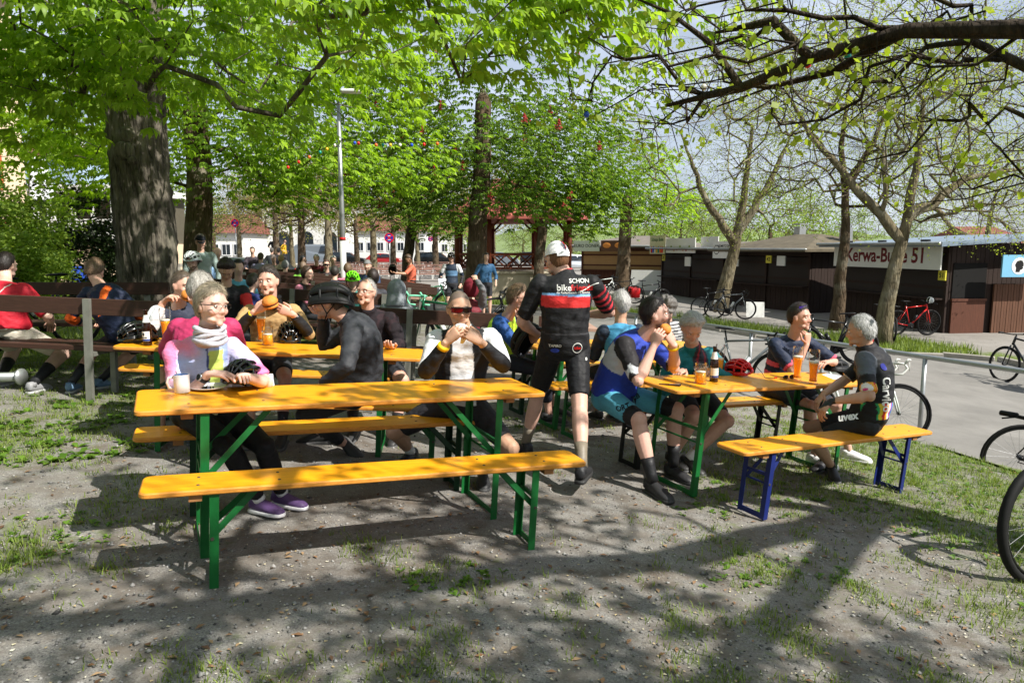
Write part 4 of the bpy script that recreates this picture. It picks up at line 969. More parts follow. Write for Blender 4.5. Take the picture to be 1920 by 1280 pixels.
# woman, pastel jersey
def c_pastel(c, k):
    u, v, w, n = k['u'], k['v'], k['w'], k['rn'](5)
    c = np.tile(A(.60, .62, .80), (len(u), 1))
    c = mixm(c, sstep(.55, .95, v) * .9, (.34, .44, .80)); c = mixm(c, sstep(.45, .05, v), (.82, .80, .86))
    c = mixm(c, ((u < .06) & (u > -.06) & (w > 0)) * .5, (.55, .60, .85))
    c = where(c, (u > .03) & (u < .11) & (w > 0) & (v < .95), (.62, .74, .16)); c = mixm(c, ((u > .03) & (u < .11) & (w > 0)) * sstep(.55, .2, v), (.80, .84, .55))
    c = where(c, (u < -.125) & (w < .06) & ~k['arm'], (.72, .80, .42)); c = where(c, (u > .02) & (u < .032) & (w > 0), (.05, .07, .25))
    a = k['arm']; right = ~k['left']
    pk = np.tile(A(.86, .22, .42), (len(u), 1)); pk = mixm(pk, sstep(.25, .85, k['at'] + .12 * n), (.80, .58, .78))
    c = np.where((a & right)[:, None], pk, c); pl = np.tile(A(.62, .58, .86), (len(u), 1)); pl = mixm(pl, sstep(.25, .7, k['at'] + .1 * n), (.88, .22, .48)); c = np.where((a & ~right)[:, None], pl, c)
    return mixm(c, (~a) * sstep(.80, .95, v + .06 * n) * sstep(.02, -.08, u) * .85, (.80, .18, .24))
w1 = person('woman', 'woman in pastel pink and blue jersey leaning on the table beside a white mug', hcen=PW(398, 572, 3.74), hip=hipat(-1.80, 4.0, .60), neck=PW(383, 642, 3.86), face=-66, head=-30, hp=-2, hr=4,
    wl=PW(452, 704, 3.66), wr=PW(392, 699, 3.70), el=A(.6, .1, -.6), er=A(-.75, .2, -.6), fl=GA(530, 950), fr=GA(488, 963), tl=A(.95, -.25, -.05), tr=A(.9, -.35, 0), kl=A(.3, -.8, .8), kr=A(.2, -.8, .8),
    S=.96, skin=(.66, .42, .34), hair=('bob', .016, (.34, .28, .20), .25), jersey=(.6, .6, .8), jcol=c_pastel, sleeve=.84, shorts=(.012, .012, .014), leg_t=1.93, sock=(.85, (.75, .75, .75)), shoe=((.11, .06, .17), (.75, .74, .76)), female=True, fat=1.06,
    hands={'r': (A(.95, -.1, -.05), A(.1, .2, -1.)), 'l': (A(.3, -.5, .1), A(0, 0, -1.))}, curl=(.35, .3))
glasses(w1)
def gaiter(pr, c1, name='neck_gaiter', r=.075, h=.05):
    b = MB(); n_ = pr['hc'] - pr['rl'] - A(0, 0, .178) * pr['k'] - pr['M'] @ A(0, .032, 0)
    for k_ in range(5): b.tube([n_ + A(.072 * math.cos(a), .072 * math.sin(a), -.035 + .016 * k_ + .012 * math.sin(2 * a + k_ * 1.7)) * A(1 + .08 * (k_ == 0), 1 + .08 * (k_ == 0), 1) for a in np.linspace(0, 6.283, 18, endpoint=False)], .0155, 7, closed=True)
    return b.obj(name, mat(name + str(c1), c1, .9, .12, 40, bump=.2, bscale=60), pr['root'], True)
gaiter(w1, (.72, .72, .76))
wb = band(w1, 1, M_WATCH, .035, .030, .02, 'watch')
def watch_face(pr, i, t=.045):
    W_, E_ = pr['W'][i] - pr['rl'], pr['E'][i] - pr['rl']; d = nrm(E_ - W_); n_ = nrm(A(0, -.75, .65) - d * np.dot(A(0, -.75, .65), d)); x, y = perp_frame(n_)
    b = MB(); b.lathe([(.021, 0), (.022, .004), (.020, .009)], 18, c=W_ + d * t + n_ * .026, M=np.stack([x, y, n_], 1)); b.obj('watch_case', M_SILVER, pr['root'], True)
    b = MB(); b.lathe([(.0165, .0085), (.0165, .0098)], 18, c=W_ + d * t + n_ * .026, M=np.stack([x, y, n_], 1)); b.obj('watch_dial', M_WATCH, pr['root'])
watch_face(w1, 1)

p2 = person('magenta', 'person in magenta jersey with grey hair sitting with back turned behind the pastel jersey woman', hcen=PW(377, 545, 4.98), hip=hipat(-2.16, 4.83), neck=PW(386, 602, 4.95), face=95, hp=-10,
    wl=PW(330, 640, 5.3), wr=PW(430, 640, 5.3), legs=True, fl=on(-2.2, 5.2, .09), fr=on(-2.0, 5.2, .09), hair=('short', .020, (.34, .32, .29), .5), jersey=(.42, .035, .11), sleeve=1.85, collar=.0, q=0, fat=1.12)
def c_white_navy(c, k): return where(where(c, ~k['arm'], (.03, .035, .06)), k['arm'], (.72, .72, .74))
p3 = person('burger_left', 'man in white sleeved navy jersey biting a burger behind a tall beer', hcen=PW(343, 535, 5.74), hip=hipat(-2.62, 5.82), neck=PW(332, 578, 5.80), face=-70, head=-25, hp=-5, wr=PW(306, 566, 5.52), wl=PW(372, 575, 5.5), er=A(-.3, -.4, -1), el=A(.5, .3, -1),
    fl=on(-2.5, 5.35, .09), fr=on(-2.75, 5.35, .09), hair=('short', .006, (.10, .075, .055), .2), jersey=(.03, .035, .06), jcol=c_white_navy, sleeve=1.85, skin='pink', curl=(.9, .9), hands={'r': (A(.75, -.1, .5), A(.6, 0, -.9))})
def c_tan(c, k): return where(c, k['arm'] & (k['at'] > 1.0), (.015, .015, .017))
p4 = person('tan', 'dark haired man in tan jersey lifting a burger in both hands', hcen=PW(503, 527, 5.74), hip=hipat(-2.05, 5.86), neck=PW(507, 574, 5.80), face=-84, head=-93, hp=2, hr=-4, wr=PW(478, 583, 5.50), wl=PW(548, 588, 5.50), er=A(-.7, -.2, -.9), el=A(.7, -.2, -.9),
    fl=on(-1.8, 5.35, .09), fr=on(-2.25, 5.35, .09), kl=A(.5, -1, .4), kr=A(-.5, -1, .4), skin='pink', hair=('short', .016, (.045, .035, .03), .35), mouth=True, jersey=(.42, .27, .12), jcol=c_tan, sleeve=1.88, collar=.06, leg_t=.7, curl=(.75, .75),
    hands={'r': (A(.8, -.15, .45), A(.35, .4, .1), A(.1, -.5, .8)), 'l': (A(-.8, -.15, .35), A(-.35, .4, .1), A(-.1, -.5, .8))}, shorts=(.03, .032, .038), sock=(.6, BLK))
gaiter(p4, (.03, .03, .035)); band(p4, 1, M_YBAND, .03, .034, .022); band(p4, 0, M_WATCH, .03, .034, .02, 'watch')
p5 = person('helmet_man', 'man in black helmet and long sleeved charcoal top eating with one hand at his mouth', hcen=PW(616, 565, 4.7), hip=hipat(-1.10, 4.86), neck=PW(658, 598, 4.74), face=180, chest=186, head=183, hp=-4, wl=PW(600, 725, 4.42), wr=PW(606, 588, 4.86), el=A(.45, -.8, -.2), er=A(-.25, .5, -1),
    fl=GA(645, 852), fr=GA(600, 830), kl=A(-1, -.5, .5), kr=A(-1, .3, .5), tl=A(.6, -.5, -.5), skin='pink', hair=('short', .006, (.09, .06, .045), .2, 'cap'), beard=.45, jersey=(.034, .036, .042), sleeve=1.9, collar=.05, shorts=(.025, .026, .03), leg_t=1.9, fat=1.06, S=1.03, slouch=.07,
    curl=(.35, 1.0), hands={'r': (A(-.5, .0, .85), A(-.3, .3, .3))})
wear_helmet(p5, M_HMATT, 5, 1.03); glasses(p5, M_GLASSC)
def c_black_fleece(c, k): return mixm(c, (np.abs(k['rn'](12)) < .12) * .5, (.05, .03, .035))
p6 = person('bald_glasses', 'balding man with glasses in dark fleece jacket at the far side of the table', hcen=PW(687, 547, 6), hip=hipat(-1.18, 6.15), neck=PW(690, 590, 6.05), face=-95, head=-112, hp=6, wl=PW(735, 650, 5.6), wr=PW(655, 655, 5.6), fl=on(-.95, 5.6, .09), fr=on(-1.3, 5.6, .09), kl=A(.7, -1, .5),
    skin='pink', hair=('bald', .004, (.38, .36, .34), .2), mouth=True, jersey=(.022, .018, .021), jcol=c_black_fleece, sleeve=1.95, collar=.09, cloth=M_FLEECE, fat=1.18, leg_t=.8, sock=(.65, BLK))
glasses(p6)
def c_vest(c, k):
    c = where(c, k['arm'] & (k['at'] < .98), (.62, .63, .65)); c = where(c, k['arm'] & (k['at'] >= .98), (.014, .014, .016))
    return where(c, (~k['arm']) & (k['w'] > .02) & (np.abs(k['u'] + .005) < .062 + .03 * (1 - k['v'])), (.62, .63, .65))
p7 = person('red_shades', 'man with red mirrored sunglasses in black vest eating with both hands', hcen=PW(861, 577, 4.5), hip=hipat(-.36, 4.64), neck=PW(872, 622, 4.58), face=-80, head=-74, hp=-6, wr=PW(838, 640, 4.26), wl=PW(900, 640, 4.26), er=A(-.55, -.2, -1), el=A(.75, -.1, -1),
    fl=GA(905, 905), fr=GA(770, 868), kl=A(.75, -1, .6), kr=A(-.65, -1, .5), tl=A(.1, -1, 0), tr=A(-.4, -1, 0), skin='tan', hair=(None, 0, (.075, .07, .065)), buzz=.82, jersey=(.016, .016, .018), jcol=c_vest, sleeve=1.86, collar=.05, leg_t=.82, sock=(.72, (.7, .7, .7)), shoe=((.03, .03, .032), (.08, .08, .08)), fat=1.08,
    curl=(.8, .8), hands={'r': (A(.7, -.1, .65), A(.4, .5, .0), A(-.2, -.3, .8)), 'l': (A(-.75, -.1, .55), A(-.4, .5, 0), A(.2, -.3, .8))})
glasses(p7, M_LENSR, M_FRAME, wrap=True, lens2=mat('lens_dark_reflection', (.16, .01, .015), .10, .3, 30, spec=.9, metal=.5)); band(p7, 1, M_YBAND, .03, .040, .026)  # second lens half coloured darker to imitate a reflection in the mirror lens
b_ = MB(); zl = [p7['hip'] - p7['rl']]
# standing cyclist
def c_bikefriends(c, k):
    u, v, w = k['u'], k['v'], k['w']; z = v
    c = where(c, (~k['arm']) & (v > .60) & (v < .755) & (np.abs(u) < .165) & (w < .05), (.62, .035, .035)); c = where(c, (~k['arm']) & (v >= .755) & (v < .785) & (np.abs(u) < .165) & (w < .05), (.20, .42, .72))
    st = k['arm'] & ~k['left'] & (np.sin(k['at'] * 38) > .25) & (k['at'] > .12); c = where(c, st, (.50, .035, .05)); c = where(c, (~k['arm']) & (np.abs(v - .235) < .008) & (w < 0), (.05, .05, .055)); return where(c, v > 1.10, (.4, .04, .05))
fA, fB = GA(985, 852), GA(1092, 934)
p8 = person('standing', 'standing cyclist in black jersey with red chest band and white cap, back turned', hcen=PW(1044, 486, 5.14), hip=PW(1058, 652, 5.10), neck=PW(1062, 518, 5.08), face=92, chest=86, head=116, hp=-12, wl=PW(1010, 628, 5.36), wr=PW(1098, 590, 5.46), el=A(-.8, -.5, -.4), er=A(.9, -.5, -.3),
    fl=fA, fr=fB, kl=A(-.15, 1, 0), kr=A(.15, 1, 0), tl=A(-.45, .9, 0), tr=A(.3, .95, 0), S=1.06, skin=(.60, .36, .28), hair=('short', .008, (.16, .075, .035), .2, 'cap'), jersey=(.016, .016, .018), jcol=c_bikefriends, sleeve=.86, collar=.05, shorts=(.013, .013, .015), leg_t=.80, sock=(.62, (.19, .16, .12)), shoe=((.02, .02, .022), (.03, .03, .03)), slouch=.03, neck_len=.075,
    hands={'l': (A(-.5, .5, -.3), A(.5, .6, 0))}, curl=(.9, .6))
M_CAPW = bpy.data.materials.new('white_cap_striped'); M_CAPW.use_nodes = True
def striped_cap():
    n = M_CAPW.node_tree.nodes; l = M_CAPW.node_tree.links; b = n['Principled BSDF']; b.inputs['Roughness'].default_value = .8
    a = n.new('ShaderNodeAttribute'); a.attribute_name = 'Col'; l.new(a.outputs['Color'], b.inputs['Base Color'])
striped_cap()
ob = cap(p8, M_CAPW, peak=True, k=1.0)
def colour_by(ob, fn):
    me = ob.data; V = np.empty(len(me.vertices) * 3); me.vertices.foreach_get('co', V); c = fn(V.reshape(-1, 3)); a = me.attributes.new('Col', 'FLOAT_COLOR', 'POINT')
    a.data.foreach_set('color', np.column_stack([c, np.ones(len(c))]).astype(np.float32).ravel())
def capcol(V):
    L = (V - (p8['hc'] - p8['rl'])) @ p8['M']; c = np.tile(A(.80, .79, .82), (len(V), 1)); 
    return c
colour_by(ob, capcol); colour_by(ob.children[0], lambda V: np.tile(A(.78, .77, .8), (len(V), 1)))
for dx, mm in ((-.012, M_TXTR), (.0, mat('blue_print', (.08, .12, .5), .6, .05)), (.010, M_TXTR)):   # stripes over the cap, front to back
    t = MB(); pts = []
    for a in np.linspace(.35, 2.75, 22): pts.append(p8['hc'] - p8['rl'] + p8['M'] @ (A(dx - .012, -.006 + .1135 * math.cos(a), .004 + .1315 * math.sin(a)) * p8['k']))
    t.tube(pts, (.0042, .0010), 4, side=p8['M'] @ A(1, 0, 0)); t.obj('cap_stripe', mm, p8['root'])
back = np.array(p8['root'].location); o8 = PW(1063, 560, 4.9); r8 = A(1, .03, 0); u8 = A(0, 0, 1)
decal('standing', 'bike', .062, M_TXTW, PW(1060, 541, 4.86), r8, u8, .0008); decal('standing', 'friends', .060, M_TXTR, PW(1095, 541, 4.86), r8, u8, .0012)
decal('standing', 'SCHON', .042, M_TXTW, PW(1090, 528, 4.86), r8, u8, .001); decal('standing', 'die Radlerfreunde auf Strecke', .020, M_TXTW, PW(1078, 550, 4.86), r8, u8, .0003)
decal('standing', 'TAPIRO', .026, M_TXTW, PW(1043, 652, 4.86), r8, u8, .0008)
decal('standing', '', 0, mat('blue_badge', (.16, .25, .62), .5, .05), PW(1043, 661, 4.86), r8, u8, poly=grid_poly(.062, .032, ell=True))
decal('standing', 'bike', .030, M_TXTR, PW(1086, 656, 4.86), r8, u8, .001, off=.009); ring = MB()
cth = [(math.cos(a), math.sin(a)) for a in np.linspace(0, 6.283, 30, endpoint=False)]
decal('standing', '', 0, M_TXTW, PW(1086, 656, 4.86), r8, u8, poly=(np.array([(x * .037, y * .037, 0) for x, y in cth] + [(x * .033, y * .033, 0) for x, y in cth]), [(i, (i + 1) % 30, 30 + (i + 1) % 30, 30 + i) for i in range(30)]))
swo = np.array([(t, .012 * math.sin(t * 28) + s * .003 + .25 * t, 0) for t in np.linspace(-.075, .075, 14) for s in (-1, 1)])
decal('standing', '', 0, M_TXTW, PW(1108, 540, 4.86), r8, u8, poly=(swo, [(2 * i, 2 * i + 2, 2 * i + 3, 2 * i + 1) for i in range(13)]))
decal('standing_shorts', 'B', .026, M_TXTW, PW(1104, 678, 4.86), r8, u8, .001)

def c_neon(c, k): return where(c, k['arm'] | (k['v'] > .97), (.02, .07, .24))
p9 = person('neon', 'man in neon yellow vest with blue sleeves resting his cheek on his fist', hcen=PW(972, 558, 6.55), hip=hipat(-.08, 6.72), neck=PW(950, 596, 6.62), face=-8, chest=-15, head=-12, hp=-8, wr=PW(980, 600, 6.42), wl=PW(1010, 650, 6.8), er=A(.25, -.5, -1), fl=on(.4, 6.85, .09), fr=on(.35, 6.5, .09),
    skin='pink', hair=('short', .022, (.15, .10, .06), .6), jersey=(.52, .80, .05), jcol=c_neon, sleeve=.88, shorts=(.02, .02, .03), leg_t=1.7, curl=(.5, 1.3), hands={'r': (A(-.1, .1, 1), A(-.2, .7, .1))}, fat=1.06)
glasses(p9, M_LENSD, M_FRAME, wrap=False)
def c_blue(c, k):
    n = k['rn'](6); c = where(c, k['arm'], (.020, .018, .020)); c = where(c, k['arm'] & (k['at'] > .62) & (np.abs(k['n']) < .75) & (k['rn'](40) > -.1), (.6, .6, .62))
    return where(c, (~k['arm']) & (np.abs(k['u']) > .135) & (k['v'] > .45) & (k['v'] < .8), (.55, .55, .58))
def c_ort(c, k): return where(where(c, (k['t'] < .78) & (k['z'] < .06), (.09, .34, .46)), (k['t'] >= .78), (.014, .014, .016))
p10 = person('blue', 'bearded dark haired man in royal blue jersey biting a sandwich at the table end', hcen=PW(1232, 590, 5.08), hip=hipat(.775, 5.28), neck=PW(1205, 632, 5.12), face=-48, chest=-38, head=-22, hp=10, wr=PW(1226, 648, 4.86), wl=PW(1262, 645, 4.92), er=A(-.45, -.35, -1), el=A(.5, .1, -1),
    fl=GA(1262, 895), fr=GA(1224, 926), kl=A(.7, -.4, .6), kr=A(.3, -.8, .6), tl=A(.5, -.8, 0), tr=A(.45, -.85, 0), skin=(.58, .34, .27), hair=('short', .024, (.018, .014, .013), .6), beard=.9, jersey=(.028, .055, .36), jcol=c_blue, sleeve=.92, shorts=(.02, .02, .022), pcol=c_ort, leg_t=.97, sock=(.60, (.013, .013, .015)), shoe=((.025, .025, .027), (.035, .035, .035)), fat=1.10, S=1.04,
    curl=(.95, .95), hands={'r': (A(.35, -.2, .9), A(.4, .5, 0)), 'l': (A(-.45, -.1, .8), A(-.4, .5, 0))})
band(p10, 0, M_YBAND, .025, .036, .02)
def c_teal(c, k): return where(where(c, (k['w'] > .03) & (np.abs(k['u']) < .075) & ~k['arm'], (.035, .035, .045)), (k['w'] > .03) & (np.abs(np.abs(k['u']) - .04) < .01) & (k['v'] > .55) & ~k['arm'], (.25, .03, .04))
p11 = person('teal', 'older grey haired man in open teal jacket looking down at the table', hcen=PW(1297, 614, 5.46), hip=hipat(1.47, 5.72), neck=PW(1302, 662, 5.60), face=-64, head=-82, hp=-40, wr=PW(1283, 693, 5.34), wl=PW(1338, 695, 5.38), er=A(-.5, .1, -.8), el=A(.8, .1, -.6), fl=GA(1290, 880), fr=GA(1262, 872), kl=A(.95, -.5, .5), kr=A(.2, -1, .5),
    skin=(.56, .32, .245), hair=('short', .020, (.46, .45, .43), .5), beard=.5, jersey=(.015, .17, .19), jcol=c_teal, sleeve=1.9, collar=.05, leg_t=.82, sock=(.8, (.75, .75, .75)), fat=1.14, hands={'r': (A(-.5, -.5, -.1), A(0, 0, -1)), 'l': (A(-.6, -.5, -.1), A(0, 0, -1))}, curl=(.4, .4))
p12 = person('lightblue', 'grey haired man in light blue shirt sitting with back turned beside the standing cyclist', hcen=PW(1162, 570, 6.45), hip=hipat(.98, 6.36), neck=PW(1163, 612, 6.42), face=108, head=118, hp=-5, wl=PW(1120, 655, 6.7), wr=PW(1200, 650, 6.75), fl=on(.85, 6.8, .09), fr=on(1.05, 6.85, .09), skin='tan', hair=('short', .016, (.42, .41, .40), .4), jersey=(.06, .26, .44), jcol=lambda c, k: where(c, k['arm'], (.02, .03, .05)), sleeve=.95, q=0)
p13 = person('striped', 'person with curly dark grey hair in striped top behind the older man', hcen=PW(1252, 577, 8.1), hip=hipat(1.85, 8.2), neck=PW(1250, 606, 8.2), face=80, hp=-5, hair=('short', .028, (.13, .12, .11), .9), jersey=(.5, .5, .5), jcol=lambda c, k: where(c, np.sin(k['v'] * 60) > 0, (.05, .05, .06)), sleeve=1.6, q=1)
def c_navyp(c, k): return where(where(c, k['arm'] & (k['at'] > .80), (.75, .10, .16)), (~k['arm']) & (k['u'] < -.12) & (k['v'] < .55) & (np.sin(k['v'] * 30) > .2), (.75, .10, .16))
p14 = person('navy', 'smiling man in navy jersey with violet sunglasses on his hair, chin on fist', hcen=PW(1500, 594, 6.16), hip=hipat(2.46, 6.30), neck=PW(1489, 635, 6.22), face=-72, head=-48, hp=2, wr=PW(1513, 645, 6.02), wl=PW(1556, 678, 5.95), er=A(-.1, -.4, -1), el=A(.8, 0, -.5), fl=GA(1590, 862), fr=GA(1528, 872), tl=A(.9, -.5, 0), tr=A(.75, -.7, 0), kl=A(.8, -.6, .4), kr=A(.4, -.9, .4),
    skin=(.57, .33, .25), hair=('short', .013, (.035, .025, .02), .3), jersey=(.018, .026, .055), jcol=c_navyp, sleeve=.88, shorts=(.02, .022, .03), leg_t=.85, shoe=((.72, .72, .72), (.6, .6, .6)), curl=(.4, 1.3), hands={'r': (A(.0, -.05, 1), A(-.3, .6, .1)), 'l': (A(-.7, -.4, 0), A(0, 0, -1))})
glasses(p14, mat('violet_lens', (.22, .08, .55), .1, 0, spec=.9), M_FRAME, wrap=True, up=.088)
RAIN = np.array([(.6, .03, .03), (.75, .55, .04), (.03, .35, .12), (.05, .2, .55), (.55, .05, .25), (.75, .75, .75), (.8, .35, .03)])
def c_carvico(c, k):
    u, v = k['u'], k['v']; a = k['arm']; c = where(c, a & (k['at'] > .72), (0, 0, 0)); m = a & (k['at'] > .72); c[m] = RAIN[(np.floor((k['V'][m][:, 1] * 4 + k['V'][m][:, 0] * 4) * 9) % 7).astype(int)]
    m = (~a) & (v < .27) & (v > .05) & (k['w'] < .06) & (u < .16); c[m] = RAIN[(np.floor((u[m] + .5) * 46) % 7).astype(int)]
    c = where(c, (~a) & (v < .42) & (v > .0) & (u < -.085) & (k['w'] < .05), (.06, .50, .10)); c = where(c, a & (k['at'] < .5) & (k['V'][:, 1] < 9) & (k['rn'](3, 9) > .1), (.10, .11, .13))
    return c
p15 = person('carvico', 'grey haired rider in black jersey with rainbow trim sitting hand on knee', hcen=PW(1613, 620, 5.2), hip=hipat(2.66, 5.16), neck=PW(1625, 655, 5.20), face=162, chest=140, head=146, hp=-6, wl=PW(1556, 752, 4.98), wr=PW(1545, 738, 5.25), el=A(-.1, -.7, -.8), er=A(-.2, .6, -.6), fl=GA(1558, 893), fr=GA(1545, 880), kl=A(-1, -.3, .5), kr=A(-1, .1, .5), tl=A(-.2, -.95, 0), tr=A(-.75, -.6, 0),
    skin=(.50, .29, .20), hair=('short', .012, (.42, .42, .41), .35), jersey=(.017, .017, .019), jcol=c_carvico, sleeve=.90, collar=.06, leg_t=.72, shoe=((.022, .022, .024), (.12, .12, .12)), sock=(.92, BLK), hands={'l': (A(-.6, -.1, -.7), A(.6, .1, -.6)), 'r': (A(-.6, -.1, -.7), A(.6, 0, -.6))}, curl=(.55, .55), slouch=.07,
    arm_skin=lambda V, col, E, W_, K, An: np.where((seg_dist(V, W_[0], W_[0] + nrm(W_[0] - E[0]) * .11)[0] < .05)[:, None], A(.02, .02, .022), col))
rb = nrm(A(.80, .60, 0))
bk15 = A(.766, -.643, 0); rt15 = A(.643, .766, 0); m15 = (p15['hip'] * .52 + np.array(p15['sh'][0] + p15['sh'][1]) * .24)
decal('carvico', 'Carvico', .080, M_TXTW, m15 + bk15 * .2 - rt15 * .115, A(0, 0, -1), rt15, .0016)
for r_, m_ in ((.020, 'blue_print'),): decal('carvico', '', 0, MATS.get('blue_print') or M_TXTW, m15 + bk15 * .2 - rt15 * .115 + A(0, 0, .20), A(0, 0, -1), rt15, poly=grid_poly(.05, .04, ell=True))
decal('carvico_shorts', 'uvex', .075, M_TXTW, PW(1590, 781, 4.75), A(1, .12, .10), A(0, .05, 1), .003)
decal('blue_shorts', 'ORTLIEB', .050, M_TXTB, PW(1181, 769, 4.7), A(.95, -.1, .35), A(-.3, .1, 1), .001)
# men on the dark bench at the left
p16 = person('redshirt', 'man in red football shirt sitting with back turned on the dark bench', hcen=PW(12, 497, 6.95), hip=hipat(-4.90, fb.y + .34, .56), neck=PW(10, 536, fb.y + .42), face=92, head=82, hp=-8, wl=PW(-60, 600, 7.1), wr=PW(95, 605, 7.05), er=A(.8, -.3, -.6), fl=on(-5.0, fb.y + .35, .09), fr=GA(65, 735), tr=A(.1, 1, 0), skin='pale', hair=('short', .012, (.02, .015, .013), .25), jersey=(.48, .018, .035), sleeve=.92, shorts=(.55, .50, .42), leg_t=.8, fat=1.26, S=1.05, sock=(.45, BLK), shoe=((.25, .25, .26), (.4, .4, .4)),
    jcol=lambda c, k: where(c, (np.abs(k['u'] + .06 + .25 * (k['v'] - .8)) < .006) & (k['v'] > .5) & (k['w'] < 0), (.7, .65, .6)))
def c_navor(c, k): return where(where(c, (np.abs(k['u']) < .03 + .02 * (k['v'] - .5)) & (k['w'] < 0) & (k['v'] > .45) & ~k['arm'], (.85, .14, .02)), ((k['arm']) & (k['at'] > .85) & (k['at'] < 1.3)) | ((~k['arm']) & (k['u'] > .10) & (k['v'] < .38)), (.85, .14, .02))
p17 = person('navyorange', 'man in navy jersey with orange stripes sitting with back turned on the dark bench', hcen=PW(178, 508, 7), hip=hipat(-3.72, fb.y + .34, .56), neck=PW(191, 540, fb.y + .48), face=75, head=98, hp=-22, wl=PW(165, 610, 7.1), wr=PW(250, 590, 7.1), er=A(.8, -.1, -.6), fl=GA(135, 735), fr=GA(190, 728), tl=A(-.2, 1, 0), skin='pink', hair=('short', .014, (.17, .11, .07), .5), jersey=(.015, .022, .05), jcol=c_navor, sleeve=1.5, shorts=(.015, .015, .017), leg_t=.9, sock=(.50, (.02, .02, .025)), shoe=((.12, .2, .3), (.3, .3, .3)), kl=A(-.3, 1, .6))
# ================================================================== things on the tables and in the hands
def GT(px, py, h=.77): return G(px, py, h) + Vector((0, 0, h + .002))
M_GLASS = glass_mat('beer_glass', .9); M_WHEAT = leaf_mat('wheat_beer', (.96, .73, .20), (.96, .73, .2), .5, .15); M_LAGER = leaf_mat('lager_beer', (.97, .80, .28), (.97, .80, .28), .5, .15); M_FOAM = mat('beer_foam', (.95, .92, .84), .8, .05, 50, bump=.2, bscale=150)
M_BOTTLE = mat('brown_bottle', (.13, .05, .015), .12, .05, spec=.6); M_LABEL = mat('bottle_label', (.88, .88, .86), .6, .04); M_LABB = mat('label_blue', (.12, .22, .50), .6, .04)
M_CERAM = mat('white_ceramic', (.86, .85, .86), .25, .03, 20, coat=.3); M_CERB = mat('pale_blue_glaze', (.50, .62, .85), .3, .03); M_BUN = mat('bread_bun', (.82, .52, .22), .7, .25, 25, bump=.3, bscale=60); M_PATTY = mat('meat_patty', (.22, .11, .06), .8, .3, 50); M_NAPKIN = mat('paper_napkin', (.88, .88, .87), .85, .03); M_PAPER = mat('white_paper', (.85, .86, .88), .7, .03)
def ring(r0, r1, n=30): return None
def tall_beer(label, loc, level=.7, k=1.0):
    t = thing('wheat_beer_glass', label, 'beer glass', loc, group=None); pr = [(.030, 0), (.031, .008), (.026, .02), (.025, .04), (.029, .10), (.037, .17), (.0385, .21), (.036, .238)]
    rad = lambda z: np.interp(z, [q[1] for q in pr], [q[0] for q in pr]) * k; g = MB(); inner = [(max(r - .0022, .004), z + (.012 if z < .01 else 0)) for r, z in pr]
    g.lathe([(r * k, z * k) for r, z in pr] + [(r * k, z * k) for r, z in inner[::-1][:-1]], 24, capt=False); g.obj('glass', M_GLASS, t, True)
    zt = .014 + (.238 - .03) * level; zs = np.linspace(.016, zt, 8); b = MB(); b.lathe([((rad(z) - .0030) , z * k) for z in zs], 24); b.obj('beer', M_WHEAT, t, True)
    b = MB(); b.lathe([(rad(zt) - .0030, zt * k + .0005), (rad(zt + .01) - .003, (zt + .012) * k)], 24); b.obj('foam', M_FOAM, t, True); return t
def beer_mug(label, loc, level=.6, yaw=0):
    t = thing('beer_mug', label, 'beer mug', loc, (0, 0, yaw)); g = MB(); pr = [(.040, 0), (.042, .01), (.041, .125), (.043, .15)]; inn = [(.0395, .15), (.037, .125), (.037, .012), (.01, .011)]; g.lathe(pr + inn, 22, capt=False)
    for k in range(10):
        for z in (.04, .075, .11): g.sph((.0405 * math.cos(k * .628), .0405 * math.sin(k * .628), z), (.010, .010, .013), nu=7, nv=5)
    g.obj('glass', M_GLASS, t, True); h = MB(); h.tube([(.040, 0, .125), (.066, 0, .128), (.076, 0, .105), (.076, 0, .055), (.064, 0, .03), (.040, 0, .03)], .0065, 7); h.obj('handle', M_GLASS, t, True)
    zt = .012 + .13 * level; b = MB(); b.lathe([(.0365, .0125), (.0365, zt)], 22); b.obj('beer', M_LAGER, t, True); b = MB(); b.lathe([(.0365, zt + .0005), (.0365, zt + .008)], 22); b.obj('foam', M_FOAM, t, True)
def bottle(label, loc, yaw, text=None):
    t = thing('beer_bottle', label, 'bottle', loc, (0, 0, yaw)); b = MB(); b.lathe([(.028, 0), (.0305, .006), (.031, .13), (.029, .155), (.018, .195), (.0135, .22), (.0130, .250), (.0145, .252), (.0145, .262), (.011, .263)], 22); b.obj('glass', M_BOTTLE, t, True)
    b = MB(); n = 13
    def wrap(z0, z1, a0, r): V = [(r * math.cos(a), r * math.sin(a), z) for z in (z0, z1) for a in np.linspace(-a0, a0, n)]; return V, [(i, i + 1, n + i + 1, n + i) for i in range(n - 1)]
    b.add(*wrap(.035, .105, 1.4, .0316)); b.obj('label', M_LABEL, t, True); b = MB(); b.add(*wrap(.036, .050, 1.4, .0319)); b.obj('label_band', M_LABB, t, True)
    b = MB(); b.lathe([(.0262, .170), (.0200, .195), (.0150, .222)], 18, capb=False, capt=False); b.obj('neck_label', M_LABEL, t, True)
    if text:
        V, Fs = text_mb(text, .0125, .0006); V = np.array([(.0322 * math.cos(v[0] / .032), .0322 * math.sin(v[0] / .032), v[1] + .060) for v in V]); b = MB(); b.add(V, Fs); b.obj('lettering', M_TXTB, t)
        V, Fs = grid_poly(.018, .022, 6, 6, True); V = np.array([(.0322 * math.cos(v[0] / .032), .0322 * math.sin(v[0] / .032), v[1] + .084) for v in V]); b = MB(); b.add(V, Fs); b.obj('emblem', M_TXTB, t)
